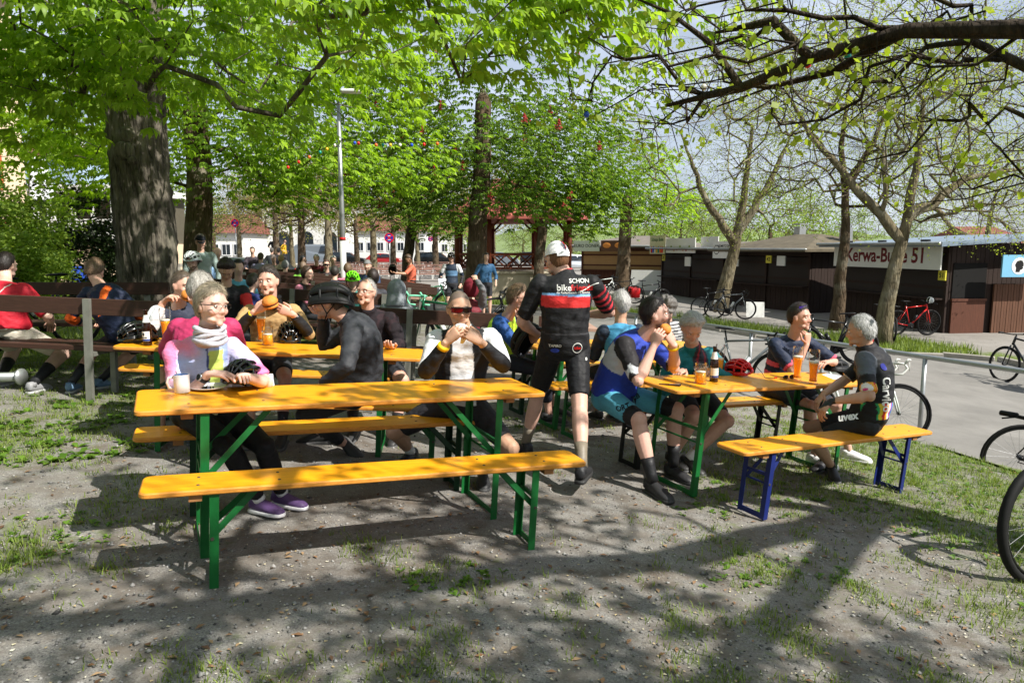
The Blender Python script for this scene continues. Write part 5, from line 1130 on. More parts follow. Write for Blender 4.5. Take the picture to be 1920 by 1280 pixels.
# pastel woman's table
mug = thing('coffee_mug', 'white coffee mug with pale blue inside on the orange table', 'mug', GT(342, 736), (0, 0, R(15)))
m = MB(); m.lathe([(.036, 0), (.039, .004), (.040, .095), (.0395, .097), (.0365, .096)], 28, capt=False); m.obj('cup', M_CERAM, mug, True); m = MB(); m.lathe([(.0362, .096), (.0355, .06), (.0355, .03), (.005, .029)], 28, capb=False); m.obj('inside', M_CERB, mug, True)
m = MB(); m.tube([(-.037, 0, .082), (-.062, 0, .080), (-.071, 0, .055), (-.062, 0, .028), (-.037, 0, .020)], [(.005, .007)] * 5, 8, side=(0, 1, 0)); m.obj('handle', M_CERAM, mug, True); m = MB(); m.tube([(.0, .0, .035), (-.028, .012, .112)], .0028, 6); m.obj('spoon', M_SILVER, mug, True)
pl = thing('plate', 'white plate with crumbs between mug and black helmet', 'plate', GT(392, 730)); m = MB(); m.lathe([(.045, 0), (.055, .004), (.098, .016), (.100, .019), (.096, .018), (.056, .008), (.01, .007)], 36); m.obj('dish', M_CERAM, pl, True)
m = MB()
for _ in range(14): m.sph((random.gauss(-.01, .02), random.gauss(0, .015), .010), random.uniform(.002, .006), nu=6, nv=4)
o = m.obj('crumbs', M_PATTY, pl); o['kind'] = 'stuff'
def hm(loc, yaw, pitch=0, roll=0): return Matrix.Translation(loc) @ Matrix.Rotation(yaw, 4, 'Z') @ Matrix.Rotation(pitch, 4, 'X') @ Matrix.Rotation(roll, 4, 'Y')
helmet_thing('glossy black helmet beside the plate on the orange table', M_HBLK, hm(GT(457, 726) + Vector((0, 0, .040)), R(172), R(12)), 7, .98)
ph = thing('folded_leaflet', 'white folded leaflet leaning behind the glossy black helmet', 'leaflet', GT(488, 717), (R(50), 0, R(25))); MB().prism(rounded_rect(.15, .10, .004, 1), 0, .002).obj('sheet', M_PAPER, ph); MB().prism(rounded_rect(.10, .008, .001, 1), .0021, .0027, c=(0, .02, 0)).obj('print', M_WATCH, ph)
# second table
bottle('brown beer bottle with white and blue label beside a black helmet', GT(277, 648), R(-110), 'LOSCHER'); tall_beer('tall wheat beer beside the brown bottle', GT(312, 640), .62, 1.08); tall_beer('tall wheat beer in front of the tan jersey man', GT(491, 640), .72, 1.1); beer_mug('dimpled beer mug in front of the tan jersey man', GT(503, 648), .55, R(-10))
helmet_thing('black helmet behind the brown bottle', M_HBLK, hm(GT(258, 641) + Vector((0, 0, .04)), R(150), 0), 7, .95); helmet_thing('black helmet with orange buckle beside the beer mug', M_HBLK, hm(GT(543, 641) + Vector((0, 0, .05)), R(200), R(-10)), 7, .95)
# right table
bottle('brown beer bottle beside the dimpled mug and red helmet', GT(1338, 716), R(-75)); beer_mug('dimpled beer mug beside the brown bottle', GT(1313, 720), .55, R(5)); tall_beer('half drunk wheat beer behind the brown bottle', GT(1349, 702), .5)
helmet_thing('red ribbed helmet lying on the orange table', M_HRED, hm(GT(1384, 703) + Vector((0, 0, .025)), R(205), R(8), R(12)), 7, .88)
tall_beer('tall wheat beer beside dark sunglasses', GT(1494, 712), .70, 1.12); tall_beer('tall wheat beer nearest the grey haired rider', GT(1524, 719), .62, 1.12)
st = thing('helmet_strap', 'black strap trailing from the red helmet', 'strap', GT(1425, 708)); m = MB(); m.tube([(-.06, .03, .06), (-.03, .0, .085), (.0, -.02, .05), (.03, -.03, .004), (.10, -.05, .004)], (.007, .0015), 4); m.obj('webbing', M_STRAP, st); m = MB(); m.box((.105, -.05, .008), (.02, .012, .01)); m.obj('buckle', M_HRED, st)
cs = thing('phone_case', 'slim dark phone lying near the table corner', 'phone', GT(1256, 723), (0, 0, R(-8))); MB().prism(rounded_rect(.15, .03, .008, 3), 0, .010, bev=.002).obj('case', M_WATCH, cs); MB().prism(rounded_rect(.07, .024, .004, 2), .0102, .0112, c=(.03, 0, 0)).obj('band', M_SILVER, cs)
sg = thing('sunglasses', 'dark sunglasses lying beside the wheat beer', 'sunglasses', GT(1479, 711), (0, 0, R(20))); m = MB()
for s_ in (-1, 1): m.sph((s_ * .032, 0, .018), (.028, .006, .018), nu=12, nv=8); m.tube([(s_ * .06, 0, .024), (s_ * .062, .06, .012)], .0025, 5)
m.tube([(-.01, 0, .022), (.01, 0, .022)], .003, 5); m.obj('frame', M_LENSD, sg, True)
pp = thing('paper_sheet', 'white paper sheet under the wheat beers', 'paper', GT(1552, 707), (0, 0, R(30))); MB().prism([(-.14, -.1), (.14, -.1), (.14, .1), (-.14, .1)], 0, .0012).obj('sheet', M_PAPER, pp)
bp = thing('bread_plate', 'plate with bread behind the beer mug', 'plate', GT(1322, 702)); m = MB(); m.lathe([(.05, 0), (.09, .012), (.05, .008)], 24); m.obj('dish', M_CERAM, bp, True); m = MB(); m.sph((0, 0, .03), (.055, .045, .024)); m.obj('bread', M_BUN, bp, True)
gl = helmet_thing('dark helmet and gloves beside the white paper', M_HMATT, hm(GT(1568, 700) + Vector((0, 0, .03)), R(120), R(10)), 5, .85)
def burger(label, loc, k=1.0, rot=(0, 0, 0)):
    t = thing('burger', label, 'burger', loc, rot); m = MB(); m.lathe([(.004, .062), (.03, .056), (.046, .038), (.050, .022), (.046, .014), (.01, .013)], 18, capb=False); m.obj('top_bun', M_BUN, t, True); m = MB(); m.lathe([(.045, .008), (.050, .012), (.046, .0165), (.01, .017)], 16); m.obj('patty', M_PATTY, t, True)
    m = MB(); m.lathe([(.040, -.012), (.047, -.006), (.047, .006), (.01, .0075)], 16); m.obj('bottom_bun', M_BUN, t, True); t.scale = (k,) * 3
burger('burger held to the mouth by the man in white sleeves', P(352, 557, 5.50), 1.0, (R(25), R(20), 0)); burger('burger held by the man in the tan jersey', P(508, 572, 5.44), 1.25, (R(20), R(-8), 0)); burger('burger on the weathered plank table', on(-.45, 8.15, .79), 1.2); burger('burger on the weathered plank table beside the first', on(-.2, 8.2, .79), 1.2)
burger('sandwich held by the bearded man in blue', P(1245, 620, 4.90), .85, (R(30), R(30), 0))
nk = thing('napkin_wrap', 'white napkin wrapped snack at the red sunglasses man\'s mouth', 'napkin', P(866, 614, 4.30), (R(20), R(15), 0)); m = MB(); m.sph((0, 0, 0), (.045, .035, .022), nu=14, nv=9); m.tube([(.02, -.02, -.01), (.03, -.035, -.05), (.025, -.03, -.09)], [(.025, .006), (.022, .004), (.012, .003)], 8); m.obj('paper', M_NAPKIN, nk, True)
helmet_thing('black helmet hanging from the standing cyclist\'s left hand', M_HMATT, hm(P(988, 640, 5.36), R(70), R(-60), R(15)), 7, 1.0)
tr_ = thing('food_tray', 'white food tray on the dark plank table', 'tray', on(-4.75, 7.45, .765)); m = MB(); m.prism(rounded_rect(.26, .16, .02, 3), 0, .03, bev=.004); m.obj('tray', M_PAPER, tr_)
for i_ in range(4): pass
# ================================================================== trees
M_BARK = None
def bark_mat(name, c1, c2, scale=6.0, bump=.9, moss=0.0):
    if name in MATS: return MATS[name]
    m = bpy.data.materials.new(name); m.use_nodes = True; MATS[name] = m; n = m.node_tree.nodes; l = m.node_tree.links; b = n['Principled BSDF']
    b.inputs['Roughness'].default_value = .95; b.inputs['Specular IOR Level'].default_value = .15
    tc = n.new('ShaderNodeTexCoord'); mp = n.new('ShaderNodeMapping'); mp.inputs['Scale'].default_value = (1, 1, .22); l.new(tc.outputs['Object'], mp.inputs['Vector'])
    no = n.new('ShaderNodeTexNoise'); no.inputs['Scale'].default_value = scale * 2.2; no.inputs['Detail'].default_value = 8; no.inputs['Roughness'].default_value = .72; no.inputs['Distortion'].default_value = .6; l.new(mp.outputs['Vector'], no.inputs['Vector'])
    vo = n.new('ShaderNodeTexVoronoi'); vo.feature = 'DISTANCE_TO_EDGE'; vo.inputs['Scale'].default_value = scale * 3.2; l.new(mp.outputs['Vector'], vo.inputs['Vector'])
    rp = n.new('ShaderNodeValToRGB'); rp.color_ramp.elements[0].position = .33; rp.color_ramp.elements[1].position = .68; rp.color_ramp.elements[0].color = (*lin(c1), 1); rp.color_ramp.elements[1].color = (*lin(c2), 1); l.new(no.outputs['Fac'], rp.inputs['Fac']); src = rp.outputs['Color']
    n2 = n.new('ShaderNodeTexNoise'); n2.inputs['Scale'].default_value = 1.7; n2.inputs['Detail'].default_value = 6; l.new(tc.outputs['Object'], n2.inputs['Vector'])
    mr = n.new('ShaderNodeMapRange'); mr.inputs['From Min'].default_value = .52; mr.inputs['From Max'].default_value = .70; mr.inputs['To Max'].default_value = .55; l.new(n2.outputs['Fac'], mr.inputs['Value'])
    mx = n.new('ShaderNodeMix'); mx.data_type = 'RGBA'; mx.inputs['B'].default_value = (*lin((.62, .60, .53) if not moss else (.36, .34, .16)), 1); l.new(mr.outputs['Result'], mx.inputs['Factor']); l.new(src, mx.inputs['A']); l.new(mx.outputs['Result'], b.inputs['Base Color'])
    ad = n.new('ShaderNodeMath'); ad.operation = 'ADD'; mu = n.new('ShaderNodeMath'); mu.operation = 'MULTIPLY'; mu.inputs[1].default_value = 1.6; l.new(vo.outputs['Distance'], mu.inputs[0]); l.new(mu.outputs[0], ad.inputs[0]); l.new(no.outputs['Fac'], ad.inputs[1])
    bu = n.new('ShaderNodeBump'); bu.inputs['Strength'].default_value = bump; bu.inputs['Distance'].default_value = .03; l.new(ad.outputs[0], bu.inputs['Height']); l.new(bu.outputs['Normal'], b.inputs['Normal'])
    return m
class Skel:
    def __init__(s, rng): s.p = []; s.par = []; s.rng = rng; s.minr = {}
    def add(s, p, par): s.p.append(np.asarray(p, float)); s.par.append(par); return len(s.p) - 1
    def path(s, pts, par=-1, step=.35, jit=.0):
        ids = []; 
        for i, q in enumerate(pts):
            q = np.asarray(q, float)
            if par < 0: par = s.add(q, -1); ids.append(par); continue
            a = s.p[par]; d = np.linalg.norm(q - a); k = max(1, int(d / step))
            for j in range(1, k + 1):
                t = j / k; z = lerp(a, q, t) + (s.rng.normal(0, jit, 3) if j < k else 0); par = s.add(z, par); ids.append(par)
        return ids
    def colonise(s, targets, step=.35, jit=.05, arch=.12, start=0, back=.45):
        P_ = np.zeros((len(s.p) + len(targets) * 40, 3)); n = len(s.p); P_[:n] = s.p; root = P_[start]
        order = np.argsort(np.linalg.norm(targets - root, axis=1)); tips = []
        for ti in order:
            t = targets[ti]; d = P_[start:n] - t; dist = np.linalg.norm(d, axis=1); rd = np.linalg.norm(P_[start:n] - root, axis=1)
            cost = dist + back * np.maximum(0, rd - np.linalg.norm(t - root) + .3) + .25 * np.maximum(0, P_[start:n, 2] - t[2]) ; j = int(np.argmin(cost)) + start
            a = P_[j].copy(); D = np.linalg.norm(t - a); k = max(1, int(D / step)); par = j
            for i in range(1, k + 1):
                f = i / k; q = lerp(a, t, f) + A(0, 0, arch * D * math.sin(math.pi * f) * .5) + (s.rng.normal(0, jit, 3) if i < k else 0)
                par = s.add(q, par); P_[n] = q; n += 1
            tips.append(par)
        return tips
    def radii(s, r_tip=.006, ex=.45, rmax=.5):
        n = len(s.p); cnt = np.zeros(n); child = [[] for _ in range(n)]
        for i, p in enumerate(s.par):
            if p >= 0: child[p].append(i)
        for i in range(n - 1, -1, -1):
            if not child[i]: cnt[i] += 1
            if s.par[i] >= 0: cnt[s.par[i]] += cnt[i]
        r = np.minimum(r_tip * cnt ** ex, rmax)
        for i, v in s.minr.items(): r[i] = v
        s.child = child; s.r = r; return r
    def mesh(s, mats, nmax=14):
        b = MB(); stack = [(i, -1) for i, p in enumerate(s.par) if p < 0]
        while stack:
            i, fr = stack.pop(); pts = []; rad = []
            if fr >= 0: pts.append(s.p[fr]); rad.append(min(s.r[fr], s.r[i] * 1.25))
            c = i
            while True:
                pts.append(s.p[c]); rad.append(s.r[c]); ch = s.child[c]
                if not ch: break
                ch = sorted(ch, key=lambda q: -s.r[q]); stack += [(q, c) for q in ch[1:]]; c = ch[0]
            if len(pts) < 2: continue
            rm = max(rad); nn = 3 if rm < .012 else 4 if rm < .03 else 6 if rm < .09 else 10 if rm < .25 else nmax
            rad[-1] *= .5; b.tube(pts, rad, nn, caps=rm > .05)
        return b.mesh('trunk', mats, True)
def fan(P_, F, size, nl, droop, rng, near=False):
    """palmate leaves: P_ bases, F outward headings, returns V,T,c"""
    n = len(P_); F = F / (np.linalg.norm(F, axis=1)[:, None] + 1e-9); Fh = F.copy(); Fh[:, 2] = 0; Fh += rng.normal(0, .25, Fh.shape) * A(1, 1, 0); Fh /= (np.linalg.norm(Fh, axis=1)[:, None] + 1e-9)
    Sx = np.stack([-Fh[:, 1], Fh[:, 0], 0 * Fh[:, 0]], 1); up = np.tile(A(0, 0, 1), (n, 1)) + rng.normal(0, .25, (n, 3)); Vs = []
    tone = np.clip(rng.normal(.5, .25, n), 0, 1)
    for k in range(nl):
        az = (k - (nl - 1) / 2) * (R(215) / nl) + rng.normal(0, .12, n); l = size * (1 - .34 * np.abs(k - (nl - 1) / 2) / ((nl - 1) / 2 + .01)) * rng.uniform(.85, 1.1, n); dr = droop * rng.uniform(.6, 1.35, n)
        d = Fh * np.cos(az)[:, None] + Sx * np.sin(az)[:, None]; d1 = d - up * (dr * .55)[:, None]; d1 /= np.linalg.norm(d1, axis=1)[:, None]; d2 = d * .55 - up * (dr * 1.25)[:, None]; d2 /= np.linalg.norm(d2, axis=1)[:, None]
        w = np.cross(d1, up); w /= (np.linalg.norm(w, axis=1)[:, None] + 1e-9); un = np.cross(w, d1); L = l[:, None]
        M1 = P_ + d1 * L * .62; tip = M1 + d2 * L * .42; wd = L * .165
        if near:
            m0 = P_ + d1 * L * .33; Vs.append(np.stack([P_, m0 + w * wd * .62 + un * wd * .25, m0, m0 - w * wd * .62 + un * wd * .25, M1 + w * wd + un * wd * .3, M1, M1 - w * wd + un * wd * .3, tip], 1))
        else: Vs.append(np.stack([P_, M1 + w * wd + un * wd * .3, tip, M1 - w * wd + un * wd * .3], 1))
    V = np.stack(Vs, 1); m = V.shape[2]; V = V.reshape(-1, 3); o = (np.arange(n * nl) * m)[:, None, None]
    tt = np.array([(0, 2, 1), (0, 3, 2), (1, 2, 5), (1, 5, 4), (2, 3, 6), (2, 6, 5), (4, 5, 7), (5, 6, 7)]) if near else np.array([(0, 2, 1), (0, 3, 2)])
    return V, (tt[None] + o).reshape(-1, 3), np.repeat(tone, nl * m)
def simple_leaves(P_, size, rng, droop=.3):
    n = len(P_); a = rng.uniform(0, 6.28, n); d = np.stack([np.cos(a), np.sin(a), rng.uniform(-1, .5, n) - droop], 1); d /= np.linalg.norm(d, axis=1)[:, None]
    w = np.cross(d, rng.normal(size=(n, 3))); w /= (np.linalg.norm(w, axis=1)[:, None] + 1e-9); L = (size * rng.uniform(.6, 1.25, n))[:, None]
    V = np.stack([P_, P_ + d * L * .5 + w * L * .38, P_ + d * L, P_ + d * L * .5 - w * L * .38], 1).reshape(-1, 3)
    return V, np.arange(4 * n).reshape(n, 4), np.repeat(np.clip(rng.normal(.5, .27, n), 0, 1), 4)
def ell_pts(rng, c, r, n, shell=.35, zmin=None):
    out = []
    while len(out) < n:
        v = rng.normal(size=3); v /= np.linalg.norm(v); q = np.asarray(c) + np.asarray(r) * v * (rng.random() ** shell)
        if zmin is None or q[2] > zmin: out.append(q)
    return np.array(out)
def around(rng, tips_p, per, rad, flat=.6):
    b = np.repeat(tips_p, per, 0); return b + rng.normal(0, 1, b.shape) * A(rad, rad, rad * flat)
def make_tree(name, label, base, trunk_pts, trunk_r, lobes, bark, lmat, rng, leafspec, step=.4, jit=.06, r_tip=.006, ex=.45, arch=.12, group=None, extra=None, near=False, limb_paths=(), taper=.25, limb_r=None, twigs=0, twl=.5):
    """base world; trunk_pts relative; lobes [(centre, radii, n)] relative to base; leafspec (kind, per tip, spread, size, droop)"""
    root = thing(name, label, 'tree', base, group=group); sk = Skel(rng); ids = sk.path(trunk_pts, -1, .45, .015)
    k = len(ids); fork = max(0, int(k * .55)); lr = {}
    for pts in limb_paths:
        j = int(np.argmin([np.linalg.norm(q - np.asarray(pts[0])) for q in sk.p])); ids2 = sk.path(pts[1:] , j, .35, .03)
        if limb_r:
            q_ = limb_r.pop(0)
            for i_, t_ in zip(ids2, np.linspace(0, 1, len(ids2))): lr[i_] = q_[0] * (1 - t_) + q_[1] * t_
    T_ = np.concatenate([ell_pts(rng, c, r, n, *(rest or ())) for c, r, n, *rest in lobes]); tips = sk.colonise(T_, step, jit, arch, start=fork)
    if twigs:
        nt = []
        for t_ in tips:
            d0 = nrm(sk.p[t_] - sk.p[sk.par[t_]] if sk.par[t_] >= 0 else A(0, 0, 1))
            for _ in range(twigs):
                d1 = nrm(d0 * .7 + rng.normal(0, .75, 3)); L_ = twl * rng.uniform(.5, 1.2); m1 = sk.add(sk.p[t_] + d1 * L_ * .5 + rng.normal(0, .03, 3), t_); nt.append(sk.add(sk.p[m1] + nrm(d1 + A(0, 0, -.15)) * L_ * .5, m1))
        tips = nt
    r = sk.radii(r_tip, ex, trunk_r * .9)
    for i, t in zip(ids, np.linspace(0, 1, k)): r[i] = max(r[i] * .0 + trunk_r * (1.0 - taper * t) * (1 + .30 * math.exp(-t * 14)), min(r[i], trunk_r))
    for i_, v_ in lr.items(): r[i_] = max(v_, 0)
    tr = link('trunk', sk.mesh([bark]), root); kind, per, spread, size, droop = leafspec
    TP = np.array([sk.p[i] for i in tips]); PP = around(rng, TP, per, spread)
    ctr = np.mean(TP, 0); F = PP - ctr + rng.normal(0, .6, PP.shape)
    if kind == 'palm': V, T, c = fan(PP, F, size * rng.uniform(.55, 1.3, len(PP)), 6 if near else 5, droop, rng, near)
    else: V, T, c = simple_leaves(PP, size, rng, droop)
    cr = link('crown', fastmesh('crown', V, T, [lmat], c), root); cr['kind'] = 'stuff'
    return root, sk, TP
L_CHEST = leaf_mat('chestnut_leaf', (.39, .53, .13), (.60, .72, .27), .55, .45)
L_RED = leaf_mat('red_chestnut_leaf', (.27, .40, .11), (.46, .57, .20), .48, .35)
L_LIME = leaf_mat('lime_leaf', (.44, .54, .16), (.62, .68, .27), .5, .5)
L_OLIVE = leaf_mat('plane_leaf', (.42, .44, .20), (.58, .57, .30), .45, .6)
L_FARG = leaf_mat('far_leaf', (.38, .50, .16), (.56, .64, .26), .4, .6)
L_OLIVE2 = leaf_mat('young_plane_leaf', (.48, .56, .18), (.66, .71, .30), .5, .5)
BK_CH = bark_mat('chestnut_bark', (.13, .12, .11), (.50, .47, .42), 5.0, 1.0); BK_DK = bark_mat('dark_bark', (.10, .085, .07), (.30, .26, .22), 9, 1.0, moss=1); BK_PL = bark_mat('plane_bark', (.24, .21, .16), (.52, .48, .38), 5, .7); BK_BR = bark_mat('brown_bark', (.22, .18, .14), (.40, .34, .27), 6, .8)
rg = np.random.default_rng(21)
# big chestnut
bx, by = -5.43, 10.5; bA = on(bx, by, -.05)
rootA, skA, tpA = make_tree('chestnut_tree', 'thick trunked old chestnut whose leafy boughs hang over the beer tables', bA, [(0, 0, 0), (.02, 0, 1.5), (-.03, 0, 3.0), (.0, 0, 4.3), (.1, .1, 5.2), (.2, .2, 6.5)], .35,
    [((-1.6, -2.0, 5.4), (3.6, 3.6, 2.2), 110, .4), ((.6, -3.2, 3.9), (2.2, 2.2, .9), 55, .5), ((2.8, -2.2, 4.7), (3.2, 3.0, 1.9), 120, .4), ((5.4, -4.3, 3.75), (2.3, 1.5, 1.0), 85, .5), ((1.0, 1.5, 6.2), (4.2, 3, 2.2), 90, .4), ((-1.9, -2.6, 3.4), (1.5, 1.5, .7), 26, .5), ((-.1, -2.0, 3.3), (1.2, 1.0, .7), 34, .5), ((-2.4, 2.5, 4.0), (2.5, 1.5, 1.6), 60, .45), ((3.0, -5.0, 8.0), (5, 4.5, 1.5), 130, .5)], BK_CH, L_CHEST, rg,  # last lobe lies above the frame, added to block sky light
    ('palm', 12, .30, .195, .85), step=.4, r_tip=.0065, near=True, arch=.25, limb_paths=([(0, 0, 4.3), (-.9, -.6, 4.7), (-2.2, -1.4, 5.6)], [(.0, 0, 4.3), (.9, -.9, 5.2), (2.8, -2.4, 5.5), (5.0, -4.1, 4.5)]))
# bark plates and the knot on the near face of the trunk
tz, ta = np.linspace(0, 5.0, 130), np.linspace(0, 2 * math.pi, 120, endpoint=False); ZZ, AA = np.meshgrid(tz, ta, indexing='ij'); cyl = np.column_stack([np.cos(AA).ravel() * 1.6, np.sin(AA).ravel() * 1.6, ZZ.ravel() * .30]); cyl2 = np.column_stack([np.cos(AA).ravel(), np.sin(AA).ravel(), ZZ.ravel() * .8])
rid = (1 - np.abs(rnoise(cyl, 7.5, 71, 3))) ** 3 * .055 + (1 - np.abs(rnoise(cyl, 17., 72, 2))) ** 2 * .022 + rnoise(cyl2, 2.2, 73, 2) * .022
rad_ = (.365 * (1 - .10 * ZZ / 5) * (1 + .42 * np.exp(-ZZ * 3.2) * (1 + .35 * np.sin(AA * 5 + 1)))).ravel() + rid; cx_ = np.interp(ZZ.ravel(), [0, 1.5, 3, 4.3, 5.2], [0, .02, -.03, 0, .1])
BV = np.column_stack([cx_ + np.cos(AA).ravel() * rad_, np.interp(ZZ.ravel(), [0, 4.3, 5.2], [0, 0, .1]) + np.sin(AA).ravel() * rad_, ZZ.ravel() - .02]); bi = np.arange(130 * 120).reshape(130, 120); bj = np.roll(bi, -1, 1)
link('bark', fastmesh('bark', BV, np.stack([bi[:-1], bj[:-1], bj[1:], bi[1:]], -1).reshape(-1, 4), [BK_CH], None, True), rootA)
tb = MB(); V_ = []
for z, a, sz in ((2.75, -1.60, .15), (2.98, -1.48, .12), (2.62, -1.35, .07)): tb.sph((.40 * math.cos(a), .40 * math.sin(a), z), (sz, .05, sz * .9), nu=12, nv=8)
tb.obj('knot', BK_CH, rootA, True)
rootB, _, _ = make_tree('chestnut_tree', 'second broad chestnut standing behind the big trunk', on(-8.0, 17.8, -.05), [(0, 0, 0), (.1, 0, 1.6), (.25, 0, 3.4), (.2, 0, 5.5)], .36,
    [((1.0, 0, 5.6), (5.4, 4.2, 2.9), 280, .38), ((3.5, -1.5, 3.5), (2.8, 2, 1.0), 70, .5), ((-1.5, -1.5, 3.6), (2.5, 2, 1.0), 40, .5)], BK_BR, L_CHEST, rg, ('palm', 20, .42, .20, .75), step=.6, r_tip=.008)
rootC, skC, tpC = make_tree('red_chestnut_tree', 'dark leaved chestnut with red blossom panicles beside the pavilion', on(-1.10, 20.3, -.05), [(0, 0, 0), (.05, 0, 1.2), (.12, 0, 2.4), (.25, 0, 4.2), (.3, 0, 6)], .30,
    [((.6, 0, 5.3), (4.6, 3.2, 2.9), 230, .38), ((2.6, -.5, 3.3), (2.2, 1.5, .8), 40, .5), ((-1.6, -.5, 3.4), (1.8, 1.5, .8), 30, .5)], BK_BR, L_RED, rg, ('palm', 21, .42, .20, .7), step=.6, r_tip=.008)
pan = MB(); k_ = [i for i in np.argsort(tpC[:, 1])[:150]]; rg.shuffle(k_)
for i in k_[:30]:
    c_ = tpC[i] + A(rg.normal(0, .15), -.25 + rg.normal(0, .1), rg.normal(0, .1)); h = rg.uniform(.16, .26)
    for t in np.linspace(0, 1, 9):
        for _ in range(4): pan.sph(c_ + A(0, 0, t * h) + rg.normal(0, .045 * (1.1 - t), 3) * A(1, 1, .3), .020, nu=5, nv=3)
o = pan.obj('blossoms', mat('red_blossom', (.60, .20, .20), .7, .3, 30), rootC); o['kind'] = 'stuff'
make_tree('chestnut_tree', 'chestnut with bare dark stem in front of the snack huts', on(5.6, 36., -.05), [(0, 0, 0), (.1, 0, 1.6), (.15, 0, 3.2), (.2, 0, 5)], .36, [((-.3, 0, 5.4), (3.4, 2.6, 2.6), 130, .38), ((2.2, 0, 4.4), (2.0, 2, 1.2), 40, .5)], BK_BR, L_CHEST, rg, ('palm', 14, .45, .24, .7), step=.7, r_tip=.009, group=None)
make_tree('red_chestnut_tree', 'slim chestnut with a forked stem at the pavilion corner', on(1.0, 28.5, -.05), [(0, 0, 0), (.1, 0, 1.6), (.25, 0, 3.0), (.3, 0, 4.6)], .22, [((.2, 0, 5.6), (3.2, 2.6, 2.3), 110, .38)], BK_BR, L_RED, rg, ('palm', 16, .42, .21, .7), step=.6, r_tip=.008)
make_tree('red_chestnut_tree', 'leaning dark stemmed tree left of the pavilion', on(-4.4, 29., -.05), [(0, 0, 0), (.1, 0, 1.6), (.35, 0, 3.0), (.4, 0, 4.6)], .24, [((.2, 0, 5.4), (3.2, 2.6, 2.4), 100, .38), ((1.0, -1, 3.0), (1.8, 1, .5), 20, .5)], BK_DK, L_RED, rg, ('palm', 14, .42, .22, .7), step=.6, r_tip=.008)
# sparse plane trees along the huts
def plane_tree(px, py, Y, r, label, lobes, trunk, limbs=(), bark=BK_PL, leaf=L_OLIVE2, per=9):
    b = P(px, py, Y); return make_tree('plane_tree', label, on(b.x, Y, -.05), trunk, r, lobes, bark, leaf, rg, ('simple', per, .15, .052, .2), step=.5, jit=.07, r_tip=.0046, ex=.41, arch=-.05, limb_paths=limbs, taper=.80, twigs=5, twl=.75, limb_r=[(r * .62, .03) for _ in limbs])
plane_tree(1655, 620, 17.4, .215, 'pale barked plane tree partly hiding the white hut sign', [((.4, 0, 6.2), (4.6, 3.2, 3.2), 310, .55), ((3.0, .4, 3.6), (3, 2, 1.0), 70, .5)], [(0, 0, 0), (.05, 0, 1.1), (.2, 0, 2.1), (.42, 0, 3.2), (.55, 0, 4.4), (.6, 0, 6.0)], limbs=([(.35, 0, 2.9), (-.5, .1, 3.6), (-1.7, .2, 4.9), (-2.6, .2, 6.2)], [(.45, 0, 3.4), (1.9, .2, 4.2), (3.6, .3, 4.5)]))
plane_tree(1570, 598, 21., .20, 'straight plane tree standing left of the white hut sign', [((.2, 0, 7.0), (4.6, 3.2, 3.6), 310, .55), ((-.5, 0, 4.4), (3.6, 2, .9), 60, .5)], [(0, 0, 0), (.0, 0, 1.6), (.08, 0, 3.2), (0, 0, 4.2), (-.2, 0, 5.4), (-.1, 0, 7)], limbs=([(.02, 0, 4.2), (.6, .1, 5.2), (1.2, 0, 6.8)],), bark=BK_BR)
plane_tree(1348, 565, 27., .27, 'plane tree forking low into three limbs before the small huts', [((.3, 0, 7.6), (5.6, 4, 4.6), 330, .55)], [(0, 0, 0), (.25, 0, 1.2), (.55, 0, 2.6), (.8, 0, 4.4), (1.0, 0, 7)], limbs=([(.5, 0, 2.6), (-.6, 0, 4.2), (-1.7, 0, 6.8)], [(.6, 0, 3.2), (1.7, 0, 4.9), (2.6, 0, 7.0)]))
plane_tree(1850, 560, 31., .24, 'plane tree behind the big hut near the half timbered house', [((0, 0, 6.4), (6.4, 4, 4.4), 330, .55)], [(0, 0, 0), (0, 0, 1.8), (-.2, 0, 3.2), (0, 0, 5)], limbs=([(-.1, 0, 2.6), (-1.6, 0, 3.2), (-3, 0, 4.6)], [(-.1, 0, 2.8), (1.5, 0, 3.2), (3, 0, 3.4)]))
# lime tree at the right edge of the frame: its long limb crosses the picture, its crown dapples the tables
tE = on(5.6, 3.0, -.05); rel_ = lambda px, py, Y: np.array(P(px, py, Y)) - np.array(tE)
rgE = np.random.default_rng(5)
limb = [A(0, 0, 3.3), rel_(2120, 40, 3.6), rel_(1930, 55, 3.95), rel_(1700, 58, 4.4), rel_(1520, 110, 4.75), rel_(1390, 165, 5.05), rel_(1250, 198, 5.35)]
limb2 = [rel_(1490, 105, 4.85), rel_(1450, 40, 5.0), rel_(1340, 62, 5.2)]; limb3 = [rel_(1640, 75, 4.6), rel_(1560, 135, 4.9), rel_(1440, 165, 5.3), rel_(1330, 205, 5.7)]
limb4 = [A(0, 0, 3.6), A(-1.6, -1.3, 4.3), A(-3.6, -2.6, 5.2), A(-5.4, -3.2, 5.6)]; limb5 = [A(0, 0, 4.0), A(-.6, -2.2, 5.0), A(-1.6, -4.4, 6.0)]; limb6 = [rel_(1380, 150, 5.08), rel_(1330, 80, 5.2), rel_(1150, -20, 5.6)]
